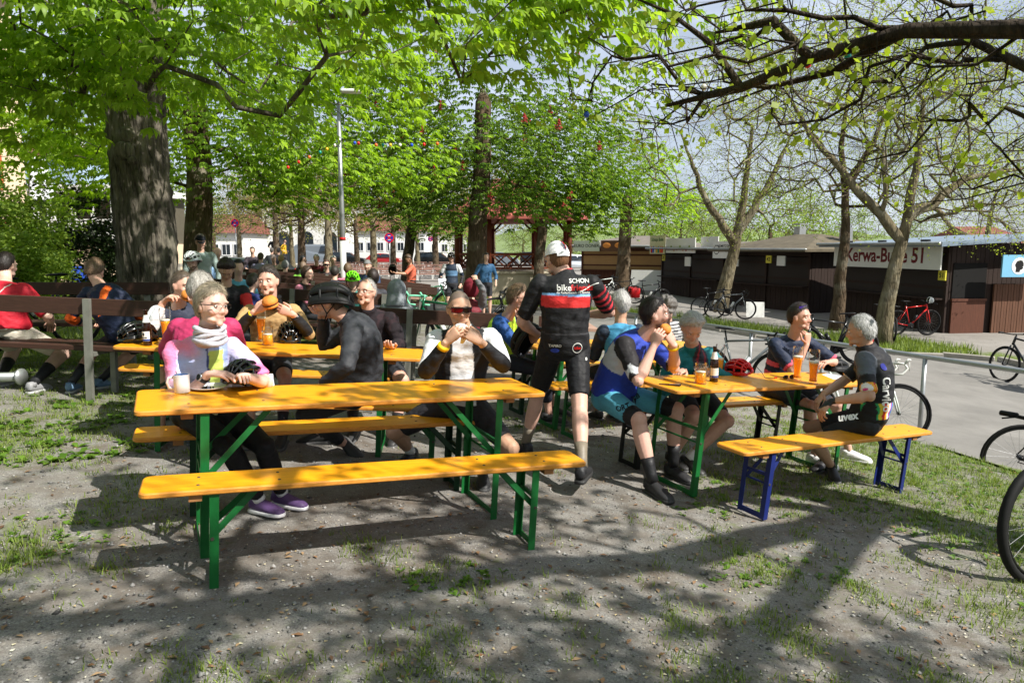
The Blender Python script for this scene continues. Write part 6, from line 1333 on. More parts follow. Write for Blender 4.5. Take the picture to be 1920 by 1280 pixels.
mk = make_tree('lime_tree', 'lime tree reaching a long dark limb with fresh leaves over the tables', tE, [(0, 0, 0), (0, 0, 1.5), (-.05, 0, 3.2), (-.1, 0, 4.5), (-.2, 0, 6.5)], .26,
    [(rel_(1500, 90, 4.9), (1.6, .9, .6), 80, .6), (rel_(1250, 150, 5.5), (.9, .6, .5), 40, .6), (rel_(1800, 200, 4.6), (.8, .6, .7), 40, .6), ((-3.6, -2.6, 5.4), (2.8, 2.0, 1.1), 90, .5), ((-1.2, -3.2, 6.0), (2.4, 2.4, 1.6), 60, .5), ((-.6, .8, 6.6), (2.6, 2.6, 1.6), 40, .5)],
    BK_DK, L_LIME, rgE, ('simple', 3, .06, .062, .6), step=.3, jit=.05, r_tip=.0036, twigs=2, twl=.28, ex=.45, arch=.02, limb_paths=(limb, limb2, limb3, limb4, limb5, limb6), limb_r=[(.095, .026), (.036, .018), (.026, .008), (.12, .05), (.12, .05), (.024, .006)])
# shading chestnut behind the camera
make_tree('chestnut_tree', 'chestnut standing behind the photographer whose crown shades the gravel', on(3.2, -4.6, -.05), [(0, 0, 0), (0, 0, 2), (.1, 0, 4), (.1, 0, 6)], .34, [((-1.6, 3.2, 4.8), (3.2, 1.8, .9), 44, .45), ((2.2, 2.2, 6.0), (3.0, 2.4, 1.4), 55, .45), ((.4, 4.6, 5.0), (3.4, 1.1, .8), 62, .5), ((-.9, 6.5, 4.9), (2.0, 1.2, .5), 22, .6)], BK_CH, L_CHEST, rgE, ('palm', 8, .26, .19, .75), step=.5, r_tip=.0075,
    limb_paths=([(0, 0, 3.2), (-1.2, 2.2, 3.9), (-2.4, 3.6, 4.3), (-4.6, 4.4, 4.7)], [(-.9, 1.7, 3.75), (-1.0, 4.2, 4.4), (-1.1, 6.2, 4.8)], [(0, 0, 3.6), (.8, 2.4, 4.3), (1.0, 4.4, 5.0)]), limb_r=[(.16, .08), (.10, .04), (.14, .06)])
for (x_, y_, a_), lb in zip(((-9.5, -3.5, 1.), (-2.5, -10., 2.2), (-15., 5.0, 3.1), (-8., -14., .4)), ('to the left', 'straight', 'at the lawn side', 'far')): dup(rootB, on(x_, y_, -.05), (0, 0, a_), 'unseen broad chestnut added %s behind the photographer to block sky light' % lb)  # unseen copies added behind the camera to cut down the sky light
# far trees, a few shapes repeated
def far_proto(lab, r, trunk_h, lobes, leaf, bark, per, size, sp=.5):
    return make_tree('park_tree', lab, (0, 0, 0), [(0, 0, 0), (.05, 0, trunk_h * .5), (.1, 0, trunk_h), (.1, 0, trunk_h + 2)], r, lobes, bark, leaf, rg, ('simple', per // 3, sp * .55, size, .2), step=.8, jit=.1, r_tip=.010, ex=.42, arch=0, twigs=3, twl=1.0, taper=.5)[0]
fa = far_proto('x', .26, 3.2, [((0, 0, 6.0), (3.8, 3.8, 3.0), 120, .4)], L_OLIVE, BK_PL, 26, .15); fbt = far_proto('x', .30, 3.4, [((.4, 0, 6.6), (4.4, 4, 3.4), 140, .4)], L_OLIVE, BK_BR, 24, .15)
fc_ = far_proto('x', .30, 2.2, [((0, 0, 5.2), (4.2, 4, 4.0), 160, .35)], L_FARG, BK_BR, 34, .18, .6); fd_ = far_proto('x', .25, 1.6, [((0, 0, 3.8), (3.6, 3.4, 3.2), 120, .35)], L_FARG, BK_BR, 40, .17, .55)
spots = [(fa, 452, 62, 1.0, 'park tree left of the white arched gatehouse'), (fbt, 522, 58, 1.05, 'park tree in front of the gatehouse arches'), (fa, 552, 66, 1.0, 'park tree in front of the grey van'), (fbt, 568, 47, 1.05, 'park tree at the edge of the far table rows'), (fa, 618, 44, 1.1, 'double stemmed looking park tree beside the lamp post'), (fbt, 672, 70, 1.0, 'park tree behind the lamp post, over the parked cars'),
    (fa, 702, 50, 1.1, 'park tree beside the round parking sign'), (fbt, 738, 64, 1.0, 'park tree between the far table rows'), (fa, 785, 72, 1.0, 'park tree behind the coral shirted woman'), (fbt, 818, 60, 1.0, 'park tree left of the pavilion roof'), (fa, 922, 48, .95, 'park tree seen through the pavilion'), (fbt, 640, 85, 1.0, 'far park tree before the long white building'), (fa, 480, 92, 1.1, 'far park tree above the gatehouse'), (fbt, 405, 75, 1.0, 'park tree by the red roofed white house')]
lg = 'plane trees over the far table rows'
def far_place(proto, px, Y, sc, label, first, grp, i):
    x = (px - CX) / F_PX * Y; loc = on(x, Y, -.05); rot = (0, 0, i * 1.9)
    if proto not in first: proto.location = loc; proto.rotation_euler = rot; proto.scale = (sc,) * 3; proto['label'] = label; proto['group'] = grp; first.add(proto)
    else: dup(proto, loc, rot, label, grp, (sc,) * 3)
first = set()
for i, (pr_, px, Y, sc, lab) in enumerate(spots): far_place(pr_, px, Y, sc, lab, first, lg, i)
spots2 = [(fd_, 1270, 62, 1.0, 'bright green tree behind the long white hut board'), (fc_, 1325, 75, .9, 'bright green tree above the small hut roofs'), (fd_, 1440, 60, 1.1, 'round green tree between the plane stems'), (fd_, 1500, 70, 1.0, 'green tree behind the hut chimneys'), (fc_, 1600, 95, .9, 'far green tree behind the white sign hut'), (fd_, 1190, 80, 1.0, 'far green tree behind the snack hut'), (fd_, 1070, 90, 1.0, 'far green tree right of the pavilion'), (fc_, 980, 105, .8, 'far green tree seen past the pavilion posts'), (fd_, 880, 95, 1.0, 'far green tree behind the pavilion'), (fc_, 330, 60, 1.0, 'green tree above the bins by the terrace'), (fc_, 170, 55, 1.0, 'green tree behind the terrace roof'), (fc_, 1720, 110, .9, 'far green tree beyond the half timbered house')]
for i, (pr_, px, Y, sc, lab) in enumerate(spots2): far_place(pr_, px, Y, sc, lab, first, 'green trees beyond the huts and terrace', i)
# wooded hills at the horizon
hx = np.linspace(-420, 420, 120); HV = []
for x_ in hx:
    h = 9 + 7 * math.sin(x_ * .008 + 1) + 4 * math.sin(x_ * .023) + 2 * math.sin(x_ * .09)
    for t in np.linspace(0, 1, 8): HV.append((x_ * 1.4, 330 + 160 * t, -2 + max(h, 3) * math.sin(t * 1.57) + rg.normal(0, .8) * (t > 0)))
hi = np.arange(120 * 8).reshape(120, 8); struct(link('hills', fastmesh('hills', np.array(HV), np.stack([hi[:-1, :-1], hi[1:, :-1], hi[1:, 1:], hi[:-1, 1:]], -1).reshape(-1, 4), [mat('wooded_hill', (.42, .48, .30), .95, .35, .12)], None, True)))
# shrubs at the left
def shrub(label, x, y, r, h, leaf, n, size):
    t = thing('shrub', label, 'shrub', on(x, y, -.02)); sk = Skel(rg); sk.path([(0, 0, 0), (0, 0, .3)], -1); T_ = ell_pts(rg, (0, 0, h * .55), (r, r, h * .5), 60, .4, .15); tips = sk.colonise(T_, .3, .04, .1); sk.radii(.006, .4, .06)
    link('stems', sk.mesh([BK_BR]), t); V, T, c = simple_leaves(around(rg, np.array([sk.p[i] for i in tips]), n, .16), size, rg, .1); o_ = link('foliage', fastmesh('f', V, T, [leaf], c), t); o_['kind'] = 'stuff'
shrub('bright green shrub beside the yellow house', -10.1, 14.5, 1.0, 2.9, L_FARG, 150, .085); shrub('bright green low shrub at the lawn edge', -9.3, 13.2, .9, 1.6, L_FARG, 120, .08)
shrub('dark green shrub in front of the terrace steps', -11.2, 17.5, 1.3, 3.2, leaf_mat('dark_shrub', (.12, .17, .08), (.2, .27, .12), .25), 130, .09); shrub('dark shrub behind the bright green one', -10.2, 18.3, 1.0, 2.3, MATS['dark_shrub'], 120, .09)
make_tree('chestnut_tree', 'dark tree trunk beside the red shirt man', on(-6.95, 9.0, -.05), [(0, 0, 0), (-.1, 0, 1.3), (-.35, 0, 3), (-.5, 0, 5)], .22, [((-1.5, 0, 5.6), (2, 2, 1.6), 30, .4)], BK_DK, L_CHEST, rg, ('palm', 10, .35, .18, .7), step=.5)
# ================================================================== bicycles
M_TYRE = mat('tyre_rubber', (.035, .035, .035), .75, .15, 40); M_RIM = mat('rim_black', (.05, .05, .055), .35, .05); M_ALU = mat('aluminium', (.65, .65, .65), .35, .05, metal=.9); M_SADD = mat('saddle_black', (.03, .03, .03), .5, .05); M_BAR = mat('bar_tape_black', (.03, .03, .03), .7, .05)
def wheel_meshes(r=.335, w=.014, deep=.03):
    n = 36; a = np.linspace(0, 6.283, n, endpoint=False); c = lambda rr: [(rr * math.cos(t), 0, rr * math.sin(t)) for t in a]; m = MB(); m.tube(c(r), (w, w), 8, closed=True, ref=(0, 1, 0)); ty = m.mesh('tyre', [M_TYRE], True)
    m = MB(); m.tube(c(r - w - deep * .45), (deep * .5, .009), 8, closed=True, side=None, ref=(0, 1, 0)); rim = m.mesh('rim', [M_RIM], True); m = MB()
    for k in range(22):
        t = 6.283 * k / 22; t2 = t + (.5 if k % 2 else -.5); sy = .022 if (k // 2) % 2 else -.022; m.tube([(.018 * math.cos(t2), sy, .018 * math.sin(t2)), ((r - .03) * math.cos(t), 0, (r - .03) * math.sin(t))], .0013, 3)
    sp_ = m.mesh('spokes', [M_ALU]); m = MB(); m.tube([(0, -.05, 0), (0, -.025, 0), (0, .025, 0), (0, .05, 0)], [.012, .02, .02, .012], 10); return ty, rim, sp_, m.mesh('hub', [M_RIM], True)
WH = wheel_meshes(); WHM = wheel_meshes(.345, .026, .022)
def bicycle(label, loc, yaw, frame_m, lean=0., bar='drop', steer=0., fat=False, barm=None, pannier=None, helmet=None, pitch=0., group=None, mud=False):
    t = thing('bicycle', label, 'bicycle', loc, group=group); t.rotation_euler = (Matrix.Rotation(yaw, 3, 'Z') @ Matrix.Rotation(pitch, 3, 'Y') @ Matrix.Rotation(lean, 3, 'X')).to_euler(); w = WHM if fat else WH; R0 = .35 if not fat else .37
    fr_, fx = -.5, .5; hd = A(.36, 0, .88); hd2 = A(.385, 0, .76); bb = A(-.08, 0, .29); st = A(-.24, 0, .80); F0 = A(fx, 0, R0); Rr = A(fr_, 0, R0)
    for pos, sx in ((Rr, 0), (F0, steer)):
        e = link('wheel', None, t, tuple(pos), (0, 0, sx))
        for nm, me in zip(('tyre', 'rim', 'spokes', 'hub'), w):
            o = link(nm, me, e); 
            if nm == 'spokes': o['kind'] = 'stuff'
    m = MB(); m.tube([st, hd + A(-.01, 0, -.02)], [.016, .018], 8); m.tube([bb, hd2], [.022, .021], 8); m.tube([bb, st + A(-.03, 0, .05)], [.018, .016], 8); m.tube([hd2 + A(.01, 0, -.02), hd + A(-.01, 0, .02)], .023, 10); m.sph(bb, (.03, .035, .03))
    for s in (-1, 1): m.tube([bb + A(0, s * .03, 0), Rr + A(0, s * .06, 0)], [.012, .009], 6); m.tube([st + A(.005, s * .015, -.03), Rr + A(0, s * .06, 0)], [.009, .007], 6)
    m.obj('frame', frame_m, t, True); m = MB()
    for s in (-1, 1): m.tube([hd2 + A(.01, s * .035, -.03), F0 + A(-.03, s * .05, .12), F0 + A(0, s * .055, 0)], [.015, .012, .009], 6)
    m.obj('fork', frame_m, t, True); m = MB(); top = hd + A(.06, 0, .05); m.tube([hd, hd + A(-.01, 0, .06), top], .014, 8); cs, sn = math.cos(steer), math.sin(steer)
    rot = lambda p: top + A(p[0] * cs - p[1] * sn, p[0] * sn + p[1] * cs, p[2])
    if bar == 'drop':
        for s in (-1, 1):
            m.tube([rot((0, 0, 0)), rot((0, s * .19, 0)), rot((.07, s * .205, 0)), rot((.10, s * .21, -.05)), rot((.05, s * .215, -.12)), rot((-.04, s * .22, -.125))], .0145, 7); m.tube([rot((.075, s * .207, .0)), rot((.11, s * .208, .05)), rot((.135, s * .208, .045))], [.016, .015, .008], 7); m.tube([rot((.12, s * .21, .02)), rot((.12, s * .215, -.08))], .005, 5)
    else:
        m.tube([rot((0, -.32, .02)), rot((.01, 0, 0)), rot((0, .32, .02))], .012, 7)
        for s in (-1, 1): m.tube([rot((0, s * .22, .018)), rot((0, s * .32, .02))], .017, 7); m.tube([rot((.02, s * .2, .015)), rot((.06, s * .27, .0))], .005, 5)
    m.obj('handlebar', barm or M_BAR, t, True); m = MB(); m.tube([st, st + A(-.035, 0, .16)], .013, 8); m.obj('seat_post', M_RIM, t, True)
    m = MB(); V = st + A(-.035, 0, .18); m.tube([V + A(-.14, 0, .012), V + A(-.09, 0, .012), V + A(0, 0, .005), V + A(.08, 0, .004), V + A(.14, 0, -.004)], [(.055, .012), (.072, .020), (.040, .020), (.022, .016), (.015, .012)], 10, side=(0, 1, 0)); m.obj('saddle', M_SADD, t, True)
    m = MB(); m.lathe([(.09, -.003), (.095, 0), (.09, .003)], 20, c=bb + A(0, -.045, 0), M=np.array([(1, 0, 0), (0, 0, -1), (0, 1, 0)])); m.tube([bb + A(0, -.055, 0), bb + A(.12, -.06, -.12)], .011, 6); m.tube([bb + A(0, .055, 0), bb + A(-.12, .06, .12)], .011, 6); m.obj('crankset', M_RIM, t, True)
    for q_ in ((.12, -.10, -.12), (-.12, .10, .12)): MB().box(bb + A(*q_), (.08, .07, .02)).obj('pedal', M_RIM, t)
    MB().tube([bb + A(.09, -.045, 0), Rr + A(.03, -.045, .03), Rr + A(-.03, -.045, -.03), bb + A(.0, -.045, -.09)], .005, 4, closed=True).obj('chain', M_RIM, t)
    MB().tube([bb + A(.10, 0, .14), bb + A(.19, 0, .30)], .036, 10).obj('water_bottle', M_LABEL if not fat else M_RIM, t, True)
    if pannier:
        m = MB(); m.tube([(-.75, 0, .72), (-.25, 0, .74)], (.06, .008), 6, side=(0, 1, 0)); m.obj('rack', M_RIM, t)
        for s in (-1, 1): m = MB(); m.prism(rounded_rect(.32, .15, .04, 3), .40, .74, c=(-.55, s * .14, 0), bev=.02); m.obj('pannier', pannier, t, True)
    if helmet: d = helmet_meshes(None, 7, .9); e = link('helmet', None, t, tuple(top + A(0, 0, .08)), (R(20), R(100), 0)); d['shell'].obj('shell', helmet, e, True); d['liner'].obj('liner', M_LINER, e, True)
    return t
M_BRED = mat('bike_red', (.78, .06, .05), .25, .05, coat=.5); M_BBLK = mat('bike_black', (.03, .03, .032), .3, .05, coat=.4); M_BWHT = mat('bike_white', (.80, .82, .80), .25, .05, coat=.4); M_BGRN = mat('bike_green', (.05, .35, .22), .3, .05, coat=.4); M_BGRY = mat('bike_grey', (.35, .37, .38), .3, .05, coat=.4); M_PANR = mat('pannier_red', (.75, .06, .09), .5, .1); M_PANB = mat('pannier_black', (.04, .04, .045), .6, .1)
def bike_at(px, py, Y, *a, **k): p_ = P(px, py, Y); return lambda label, yaw, m_, **kw: bicycle(label, on(p_.x, Y), yaw, m_, **kw)
w_ = P(1968, 1003, 3.8); hdg = R(205); bicycle('bicycle whose front tyre pokes in at the frame edge beside the gravel', on(w_.x + .5 * math.cos(R(25)), 3.8 + .5 * math.sin(R(25))), hdg, M_BBLK, lean=R(4), bar='flat', fat=True, steer=R(-6))
p_ = P(1905, 850, 7.5); bicycle('dark road bike leaning on the rail beside the bank', on(5.48, 6.62), R(-12), M_BBLK, lean=R(8)); p_ = P(1560, 780, 7.6); bicycle('white road bike with white bars leaning on the rail behind the grey haired rider', on(4.0, 8.05), R(-14), M_BWHT, lean=R(-8), barm=mat('white_bar_tape', (.8, .8, .78), .7, .05))
p_ = P(1400, 700, 9.9); bicycle('road bike leaning on the rail behind the red helmet', on(p_.x, 10.2), R(-35), M_BGRY, lean=R(-6))
for px, py, Y, lab, yaw, m_, kw in ((1560, 640, 13.5, 'touring bike with red pannier bags behind the navy jersey man', R(170), M_BBLK, dict(bar='flat', pannier=M_PANR, fat=True)), (1708, 622, 19.6, 'red mountain bike against the dark hut wall', R(8), M_BRED, dict(bar='flat', fat=True, helmet=M_HWHITE)), (1660, 632, 18.0, 'bicycle leaning on the pale barked plane tree', R(75), M_BGRY, dict(bar='flat', fat=True)), (1925, 690, 12.6, 'bicycle with black rack bag at the road side', R(100), M_BBLK, dict(bar='flat', pannier=M_PANB)),
    (1335, 590, 24.0, 'road bike leaning on the forked plane tree', R(15), M_BBLK, dict()), (1368, 593, 23.4, 'second road bike leaning on the forked plane tree', R(-10), M_BGRY, dict()), (1130, 556, 28.0, 'pale road bike beside the slim chestnut', R(20), M_BWHT, dict()), (1165, 560, 26.5, 'black bike before the snack hut boards', R(-20), M_BBLK, dict(bar='flat')), (1215, 565, 25.2, 'bike with red saddle bag before the white boards', R(10), M_BBLK, dict(bar='flat', pannier=M_PANR)), (800, 560, 17.6, 'green road bike held beside the standing cyclist', R(10), M_BGRN, dict()), (895, 600, 11.0, 'black road bike propped behind the red sunglasses man', R(20), M_BBLK, dict()), (835, 600, 9.6, 'road bike with mint green bars behind the plank table', R(160), M_BGRN, dict(barm=mat('mint_tape', (.45, .75, .62), .6, .05))), (62, 545, 9.6, 'dark bicycle parked on the lawn behind the red shirt man', R(185), M_BBLK, dict(bar='flat'))):
    p_ = P(px, py, Y); bicycle(lab, on(p_.x, Y), yaw, m_, lean=R(5), **kw)
# ================================================================== rails, lamp, signs
M_GALV = mat('galvanised_steel', (.62, .63, .63), .38, .15, 8, metal=.7)
rl_ = thing('guard_rail', 'galvanised tube rail running beside the road behind the right table', 'railing', on(4.0, 8.4)); r0 = np.array(rl_.location)
ra, rb_ = np.array(P(1179, 588, 13.0)), np.array(P(1990, 706, 7.0)); m = MB(); m.tube([ra - r0, lerp(ra, rb_, .5) - r0, rb_ - r0, lerp(ra, rb_, 1.25) - r0], .030, 10); m.obj('rail', M_GALV, rl_, True)
for t in (.03, .42, .60, .80, 1.03): q = lerp(ra, rb_, t); g_ = float(gz(q[0], q[1])) - .1; m = MB(); m.tube([q - r0 - A(0, 0, .02), A(q[0], q[1], g_) - r0], .026, 10); m.obj('post', M_GALV, rl_, True)
tb_ = thing('tube_rail', 'galvanised tube rail end with round flange at the left edge', 'railing', on(-4.6, 5.4)); r0 = np.array(tb_.location); e1 = np.array(P(40, 706, 5.2)); e0 = np.array(P(-260, 712, 5.3)); m = MB(); m.tube([e0 - r0, e1 - r0], .035, 14); m.obj('rail', M_GALV, tb_, True); d_ = nrm(e1 - e0); m = MB(); m.tube([e1 - d_ * .01 - r0, e1 + d_ * .006 - r0], .062, 18); m.obj('flange', M_GALV, tb_, True); q = lerp(e0, e1, .2); m = MB(); m.tube([q - r0, A(q[0], q[1], float(gz(q[0], q[1]))) - r0], .03, 10); m.obj('post', M_GALV, tb_, True)
lpx = P(643, 470, 14.); lp_ = thing('lamp_post', 'tall grey lamp post with red band', 'lamp post', on(lpx.x, 14.)); m = MB(); m.tube([(0, 0, 0), (0, 0, 2.4), (0, 0, 4.35)], [.060, .052, .034], 12); m.obj('pole', M_GALV, lp_, True); m = MB(); m.tube([(0, 0, 1.70), (0, 0, 1.75)], .061, 12); m.obj('red_band', mat('red_band', (.75, .1, .08), .5, .05), lp_, True)
m = MB(); m.tube([(0, 0, 0.0), (0, 0, 1.68)], .0615, 12); m.obj('white_sleeve', mat('white_sleeve', (.75, .75, .74), .5, .06), lp_, True); m = MB(); m.tube([(0, 0, 4.3), (.05, -.05, 4.42), (.25, -.25, 4.48)], .022, 8); m.obj('arm', M_GALV, lp_, True); m = MB(); m.prism(rounded_rect(.42, .18, .06, 4), 4.45, 4.52, c=(.3, -.2, 0), bev=.02); m.obj('lantern', mat('lantern_white', (.85, .85, .85), .4, .03), lp_, True)
M_SB = mat('sign_blue', (.08, .16, .55), .4, .03); M_SR = mat('sign_red', (.75, .06, .07), .4, .03); M_SW = mat('sign_white', (.88, .88, .88), .4, .03)
def no_stop(label, px, py, Y, r=.30):
    c = P(px, py, Y); t = thing('traffic_sign', label, 'road sign', on(c.x, Y)); h = c.z - t.location.z; MB().tube([(0, 0, 0), (0, 0, h + r)], .03, 8).obj('pole', M_GALV, t, True); Mx = np.array([(1, 0, 0), (0, 0, -1), (0, 1, 0)])
    MB().lathe([(r, 0), (r, .02)], 28, c=(0, -.035, h), M=Mx).obj('rim', M_SR, t); MB().lathe([(r * .80, .021), (r * .80, .024)], 28, c=(0, -.035, h), M=Mx).obj('disc', M_SB, t)
    for a in (.785, -.785): m = MB(); m.box((0, -.062, h), (r * 1.6, .003 + .001 * (a > 0), r * .2), np.array([(math.cos(a), 0, -math.sin(a)), (0, 1, 0), (math.sin(a), 0, math.cos(a))])); m.obj('cross_bar', M_SR, t)
    for z in (.42, -.42): m = MB(); m.box((0, -.066, h + z * r), (r * .5, .002, r * .12)); m.obj('arrow', M_SW, t)
no_stop('round no stopping sign with white arrows beyond the road', 730, 446, 44.); no_stop('small round no stopping sign by the white house', 441, 418, 46., .26); no_stop('far round no stopping sign behind the table rows', 807, 448, 80., .3)
# ================================================================== string lights
BC = [('bulb_red', (.85, .1, .08)), ('bulb_blue', (.1, .3, .8)), ('bulb_white', (.9, .88, .85)), ('bulb_yellow', (.9, .7, .1)), ('bulb_teal', (.05, .55, .5)), ('bulb_orange', (.9, .4, .1))]
def string_lights(label, pts, bulbs, r=.03):
    t = thing('string_lights', label, 'string lights', tuple(pts[0])); o = np.array(pts[0]); pts = [np.array(p) - o for p in pts]; MB().tube(pts, .006, 4).obj('cable', M_STRAP, t)
    for i, p in enumerate(bulbs):
        q = np.array(p) - o; b = MB(); b.sph(q - A(0, 0, r * 1.3), (r, r, r * 1.15), nu=10, nv=8); nm, c = BC[(i * 5 + 1) % 6] if i else BC[0]; bo = b.obj('bulb', mat(nm, c, .25, 0, spec=.6), t, True); MB().tube([q, q - A(0, 0, r * .8)], r * .42, 8).obj('socket', M_STRAP, bo, True)
string_lights('coloured bulbs strung under the lime limb', [P(1100, 225, 6.2), P(1200, 170, 5.9), P(1320, 155, 5.7), P(1440, 132, 5.5), P(1520, 112, 5.3), P(1690, 70, 5.0), P(1850, 20, 4.6)], [P(1515, 113, 5.3), P(1440, 132, 5.5), P(1375, 148, 5.6), P(1590, 97, 5.2), P(1683, 72, 5.0), P(1320, 156, 5.7), P(1100, 208, 6.1)], .024)
lt = P(643, 262, 13.9); cpts = [P(470, 345, 15), P(560, 300, 14.5), lt, P(700, 268, 14), P(780, 268, 14), P(880, 262, 14)]; string_lights('coloured bulbs strung to the lamp post', cpts, [P(x_, np.interp(x_, [470, 560, 643, 700, 780, 880], [345, 300, 262, 268, 268, 262]), 14.) for x_ in (540, 560, 580, 600, 613, 628, 665, 672, 705, 718, 732, 750, 772, 795, 820)], .03)
# ================================================================== huts
M_HUTD = mat('dark_brown_planks', (.17, .115, .09), .75, .25, 5, bump=.2, bscale=20, stretch=(6, 6, .6)); M_HUTB = mat('red_brown_planks', (.33, .19, .13), .75, .28, 5, bump=.2, bscale=20, stretch=(6, 6, .6)); M_HUTL = mat('slatted_brown', (.36, .24, .17), .75, .3, 4, stretch=(6, 6, .5)); M_SHUT = mat('dark_shutter', (.12, .09, .075), .6, .15, 3); M_TAN = mat('tan_roller_shutter', (.66, .53, .34), .6, .1, 3); M_FELT = mat('roof_felt', (.44, .41, .38), .9, .2, 3, bump=.3, bscale=60); M_RUST = mat('mossy_roof', (.36, .33, .27), .9, .4, 2.5, bump=.3, bscale=40); M_METR = mat('blue_grey_metal', (.50, .56, .62), .5, .08, 3, metal=.3); M_BOARD = mat('white_board', (.84, .84, .82), .6, .06, 3); M_WINE = mat('wine_red_letters', (.40, .04, .08), .6, .03); M_YEL = mat('yellow_plate', (.80, .76, .25), .6, .05)
def plank_wall(L, h, w=.15, t=.03):
    m = MB(); n = max(1, int(L / w)); w = L / n
    for i in range(n): m.box(((i + .5) * w, 0, h / 2), (w - .012, t * (1 + .3 * (i % 2)), h))
    m.box((L / 2, t * .8, h / 2), (L, .02, h)); return m
def hut(label, B, A_, depth, h, roof='gable', wall=None, shutter=None, wallh=1.0, roofm=None, over=.5):
    wall = wall or M_HUTD; B, A_ = A(*B), A(*A_); d = A_ - B; L = np.linalg.norm(d); yaw = math.atan2(d[1], d[0]); zb = min(float(gz(*B)), float(gz(*A_))) - .03
    t = thing('market_hut', label, 'hut', (B[0], B[1], zb), (0, 0, yaw))
    def W(mb, nm, mt, loc=(0, 0, 0), rz=0): o = mb.obj(nm, mt, t, loc=loc, rot=(0, 0, rz)); o['kind'] = 'stuff'; return o
    W(plank_wall(L, wallh), 'front_planks', wall); W(plank_wall(depth, h), 'side_planks', wall, (L, .02, 0), math.pi / 2); W(plank_wall(depth, h), 'side_planks', wall, (0, .02, 0), math.pi / 2); W(plank_wall(L, h), 'back_planks', wall, (0, depth, 0))
    n = max(2, int(L / 2.2)); w = L / n
    for i in range(n):
        MB().prism(rounded_rect(w - .14, h - wallh - .35, .01, 1), 0, .03, M=np.array([(1, 0, 0), (0, 0, -1), (0, 1, 0)]), c=((i + .5) * w, .03, wallh + (h - wallh - .35) / 2 + .04)).obj('shutter', shutter or M_SHUT, t)
    for i in range(n):
        for zz in (.22, .78): MB().box(((i + .5) * w, -.012, wallh + .06 + (h - wallh - .35) * zz), (w - .18, .025, .09)).obj('batten', wall, t)
    MB().tube([(-over, -over - .26, h + .0), (L + over, -over - .26, h - .02)], .05, 8).obj('gutter', M_GALV, t, True)
    for i in range(n + 1): MB().box((np.clip(i * w, .05, L - .05), -.01, h / 2), (.1, .1, h)).obj('post', wall, t)
    MB().box((L / 2, -.16, wallh + .02), (L - .1, .34, .045)).obj('counter', wall, t); MB().box((L / 2, -.03, h - .14), (L, .05, .28)).obj('fascia', wall, t)
    rm = roofm or M_FELT; m = MB(); o = over
    if roof == 'hip':
        V = [(-o, -o - .3, h), (L + o, -o - .3, h), (L + o, depth + o, h), (-o, depth + o, h), (L * .35, depth / 2, h + .62), (L * .65, depth / 2, h + .62)]; V = V + [(x, y, z - .1) for x, y, z in V[:4]]; m.add(V, [(0, 1, 5, 4), (1, 2, 5), (2, 3, 4, 5), (3, 0, 4), (1, 0, 6, 7), (2, 1, 7, 8), (3, 2, 8, 9), (0, 3, 9, 6), (6, 9, 8, 7)])
    else:
        V = [(-o, -o - .2, h + .02), (L + o, -o - .2, h + .02), (L + o, depth + o, h + .34), (-o, depth + o, h + .34)]; V = V + [(x, y, z - .12) for x, y, z in V]; m.add(V, [(0, 1, 2, 3), (7, 6, 5, 4), (0, 4, 5, 1), (1, 5, 6, 2), (2, 6, 7, 3), (3, 7, 4, 0)])
    m.obj('roof', rm, t); return t, L
def sign_on(t, x, z, w, hh, mt, y=-.12, texts=(), name='sign_board', yawl=0, depth=.04):
    s = MB().box((0, 0, 0), (w, depth, hh)).obj(name, mt, t, loc=(x, y, z), rot=(0, 0, yawl))
    for tx, size, dx, dz, mm, bold in texts: text_obj(tx, size, mm, s, (dx, -depth / 2 - .004, dz), (math.pi / 2, 0, 0), bold=bold)
    return s
k_, L = hut('dark hut with big white sign reading Kerwa Bude 51', (11.9, 25.3), (12.55, 20.2), 4.2, 2.62, roof='mono', roofm=M_METR)
sg_ = sign_on(k_, L * .5 + .1, 2.26, L + .1, .80, M_BOARD, y=-.40, texts=(('Kerwa-Bude 51', .62, .05, -.02, M_WINE, .016),), name='big_sign'); sign_on(k_, L - .02, 1.70, .28, .28, M_YEL, y=-.2, texts=(('51', .2, 0, 0, M_TXTB, .004),))
for xx in (.8, L * .5, L - .6): MB().box((xx, -.36, 2.70), (.3, .1, .06)).obj('sign_lamp', M_RIM, k_)
e = MB(); e.box((L + .06, .62, .48), (.05, 1.05, .96)); e.obj('half_door', M_HUTB, k_); MB().box((L + .07, .62, 1.00), (.07, 1.1, .07)).obj('door_rail', M_HUTB, k_); MB().box((L + .03, .62, 1.55), (.03, 1.05, 1.0)).obj('door_shade_panel', mat('opening_shade', (.04, .035, .03), .9, 0), k_)  # near-black panel paints the shade inside the open upper doorway
pw = plank_wall(2.7, 1.45, .09); o = pw.obj('slatted_screen', M_HUTL, k_, loc=(L + .12, 1.35, 0), rot=(0, 0, math.pi / 2)); o['kind'] = 'stuff'
M_SKYB = mat('sign_sky_blue', (.45, .68, .80), .6, .05, 3)
bs = MB().box((0, 0, 0), (1.6, .05, .62)).obj('blue_sign', M_SKYB, k_, loc=(L + .55, 1.95, 1.98), rot=(0, 0, math.pi / 2)); Mx = np.array([(1, 0, 0), (0, 0, -1), (0, 1, 0)])
MB().lathe([(.24, .026), (.24, .03)], 26, c=(-.28, 0, 0), M=Mx).obj('oval', M_SW, bs); m = MB(); hp_ = [(0, .16), (.07, .15), (.12, .08), (.13, 0), (.10, -.02), (.12, -.06), (.08, -.10), (.03, -.11), (.02, -.17), (-.11, -.17), (-.10, -.05), (-.14, .03), (-.09, .13)]; m.prism(hp_, .031, .035, M=Mx, c=(-.28, 0, 0)); m.obj('head_silhouette', M_TXTB, bs)
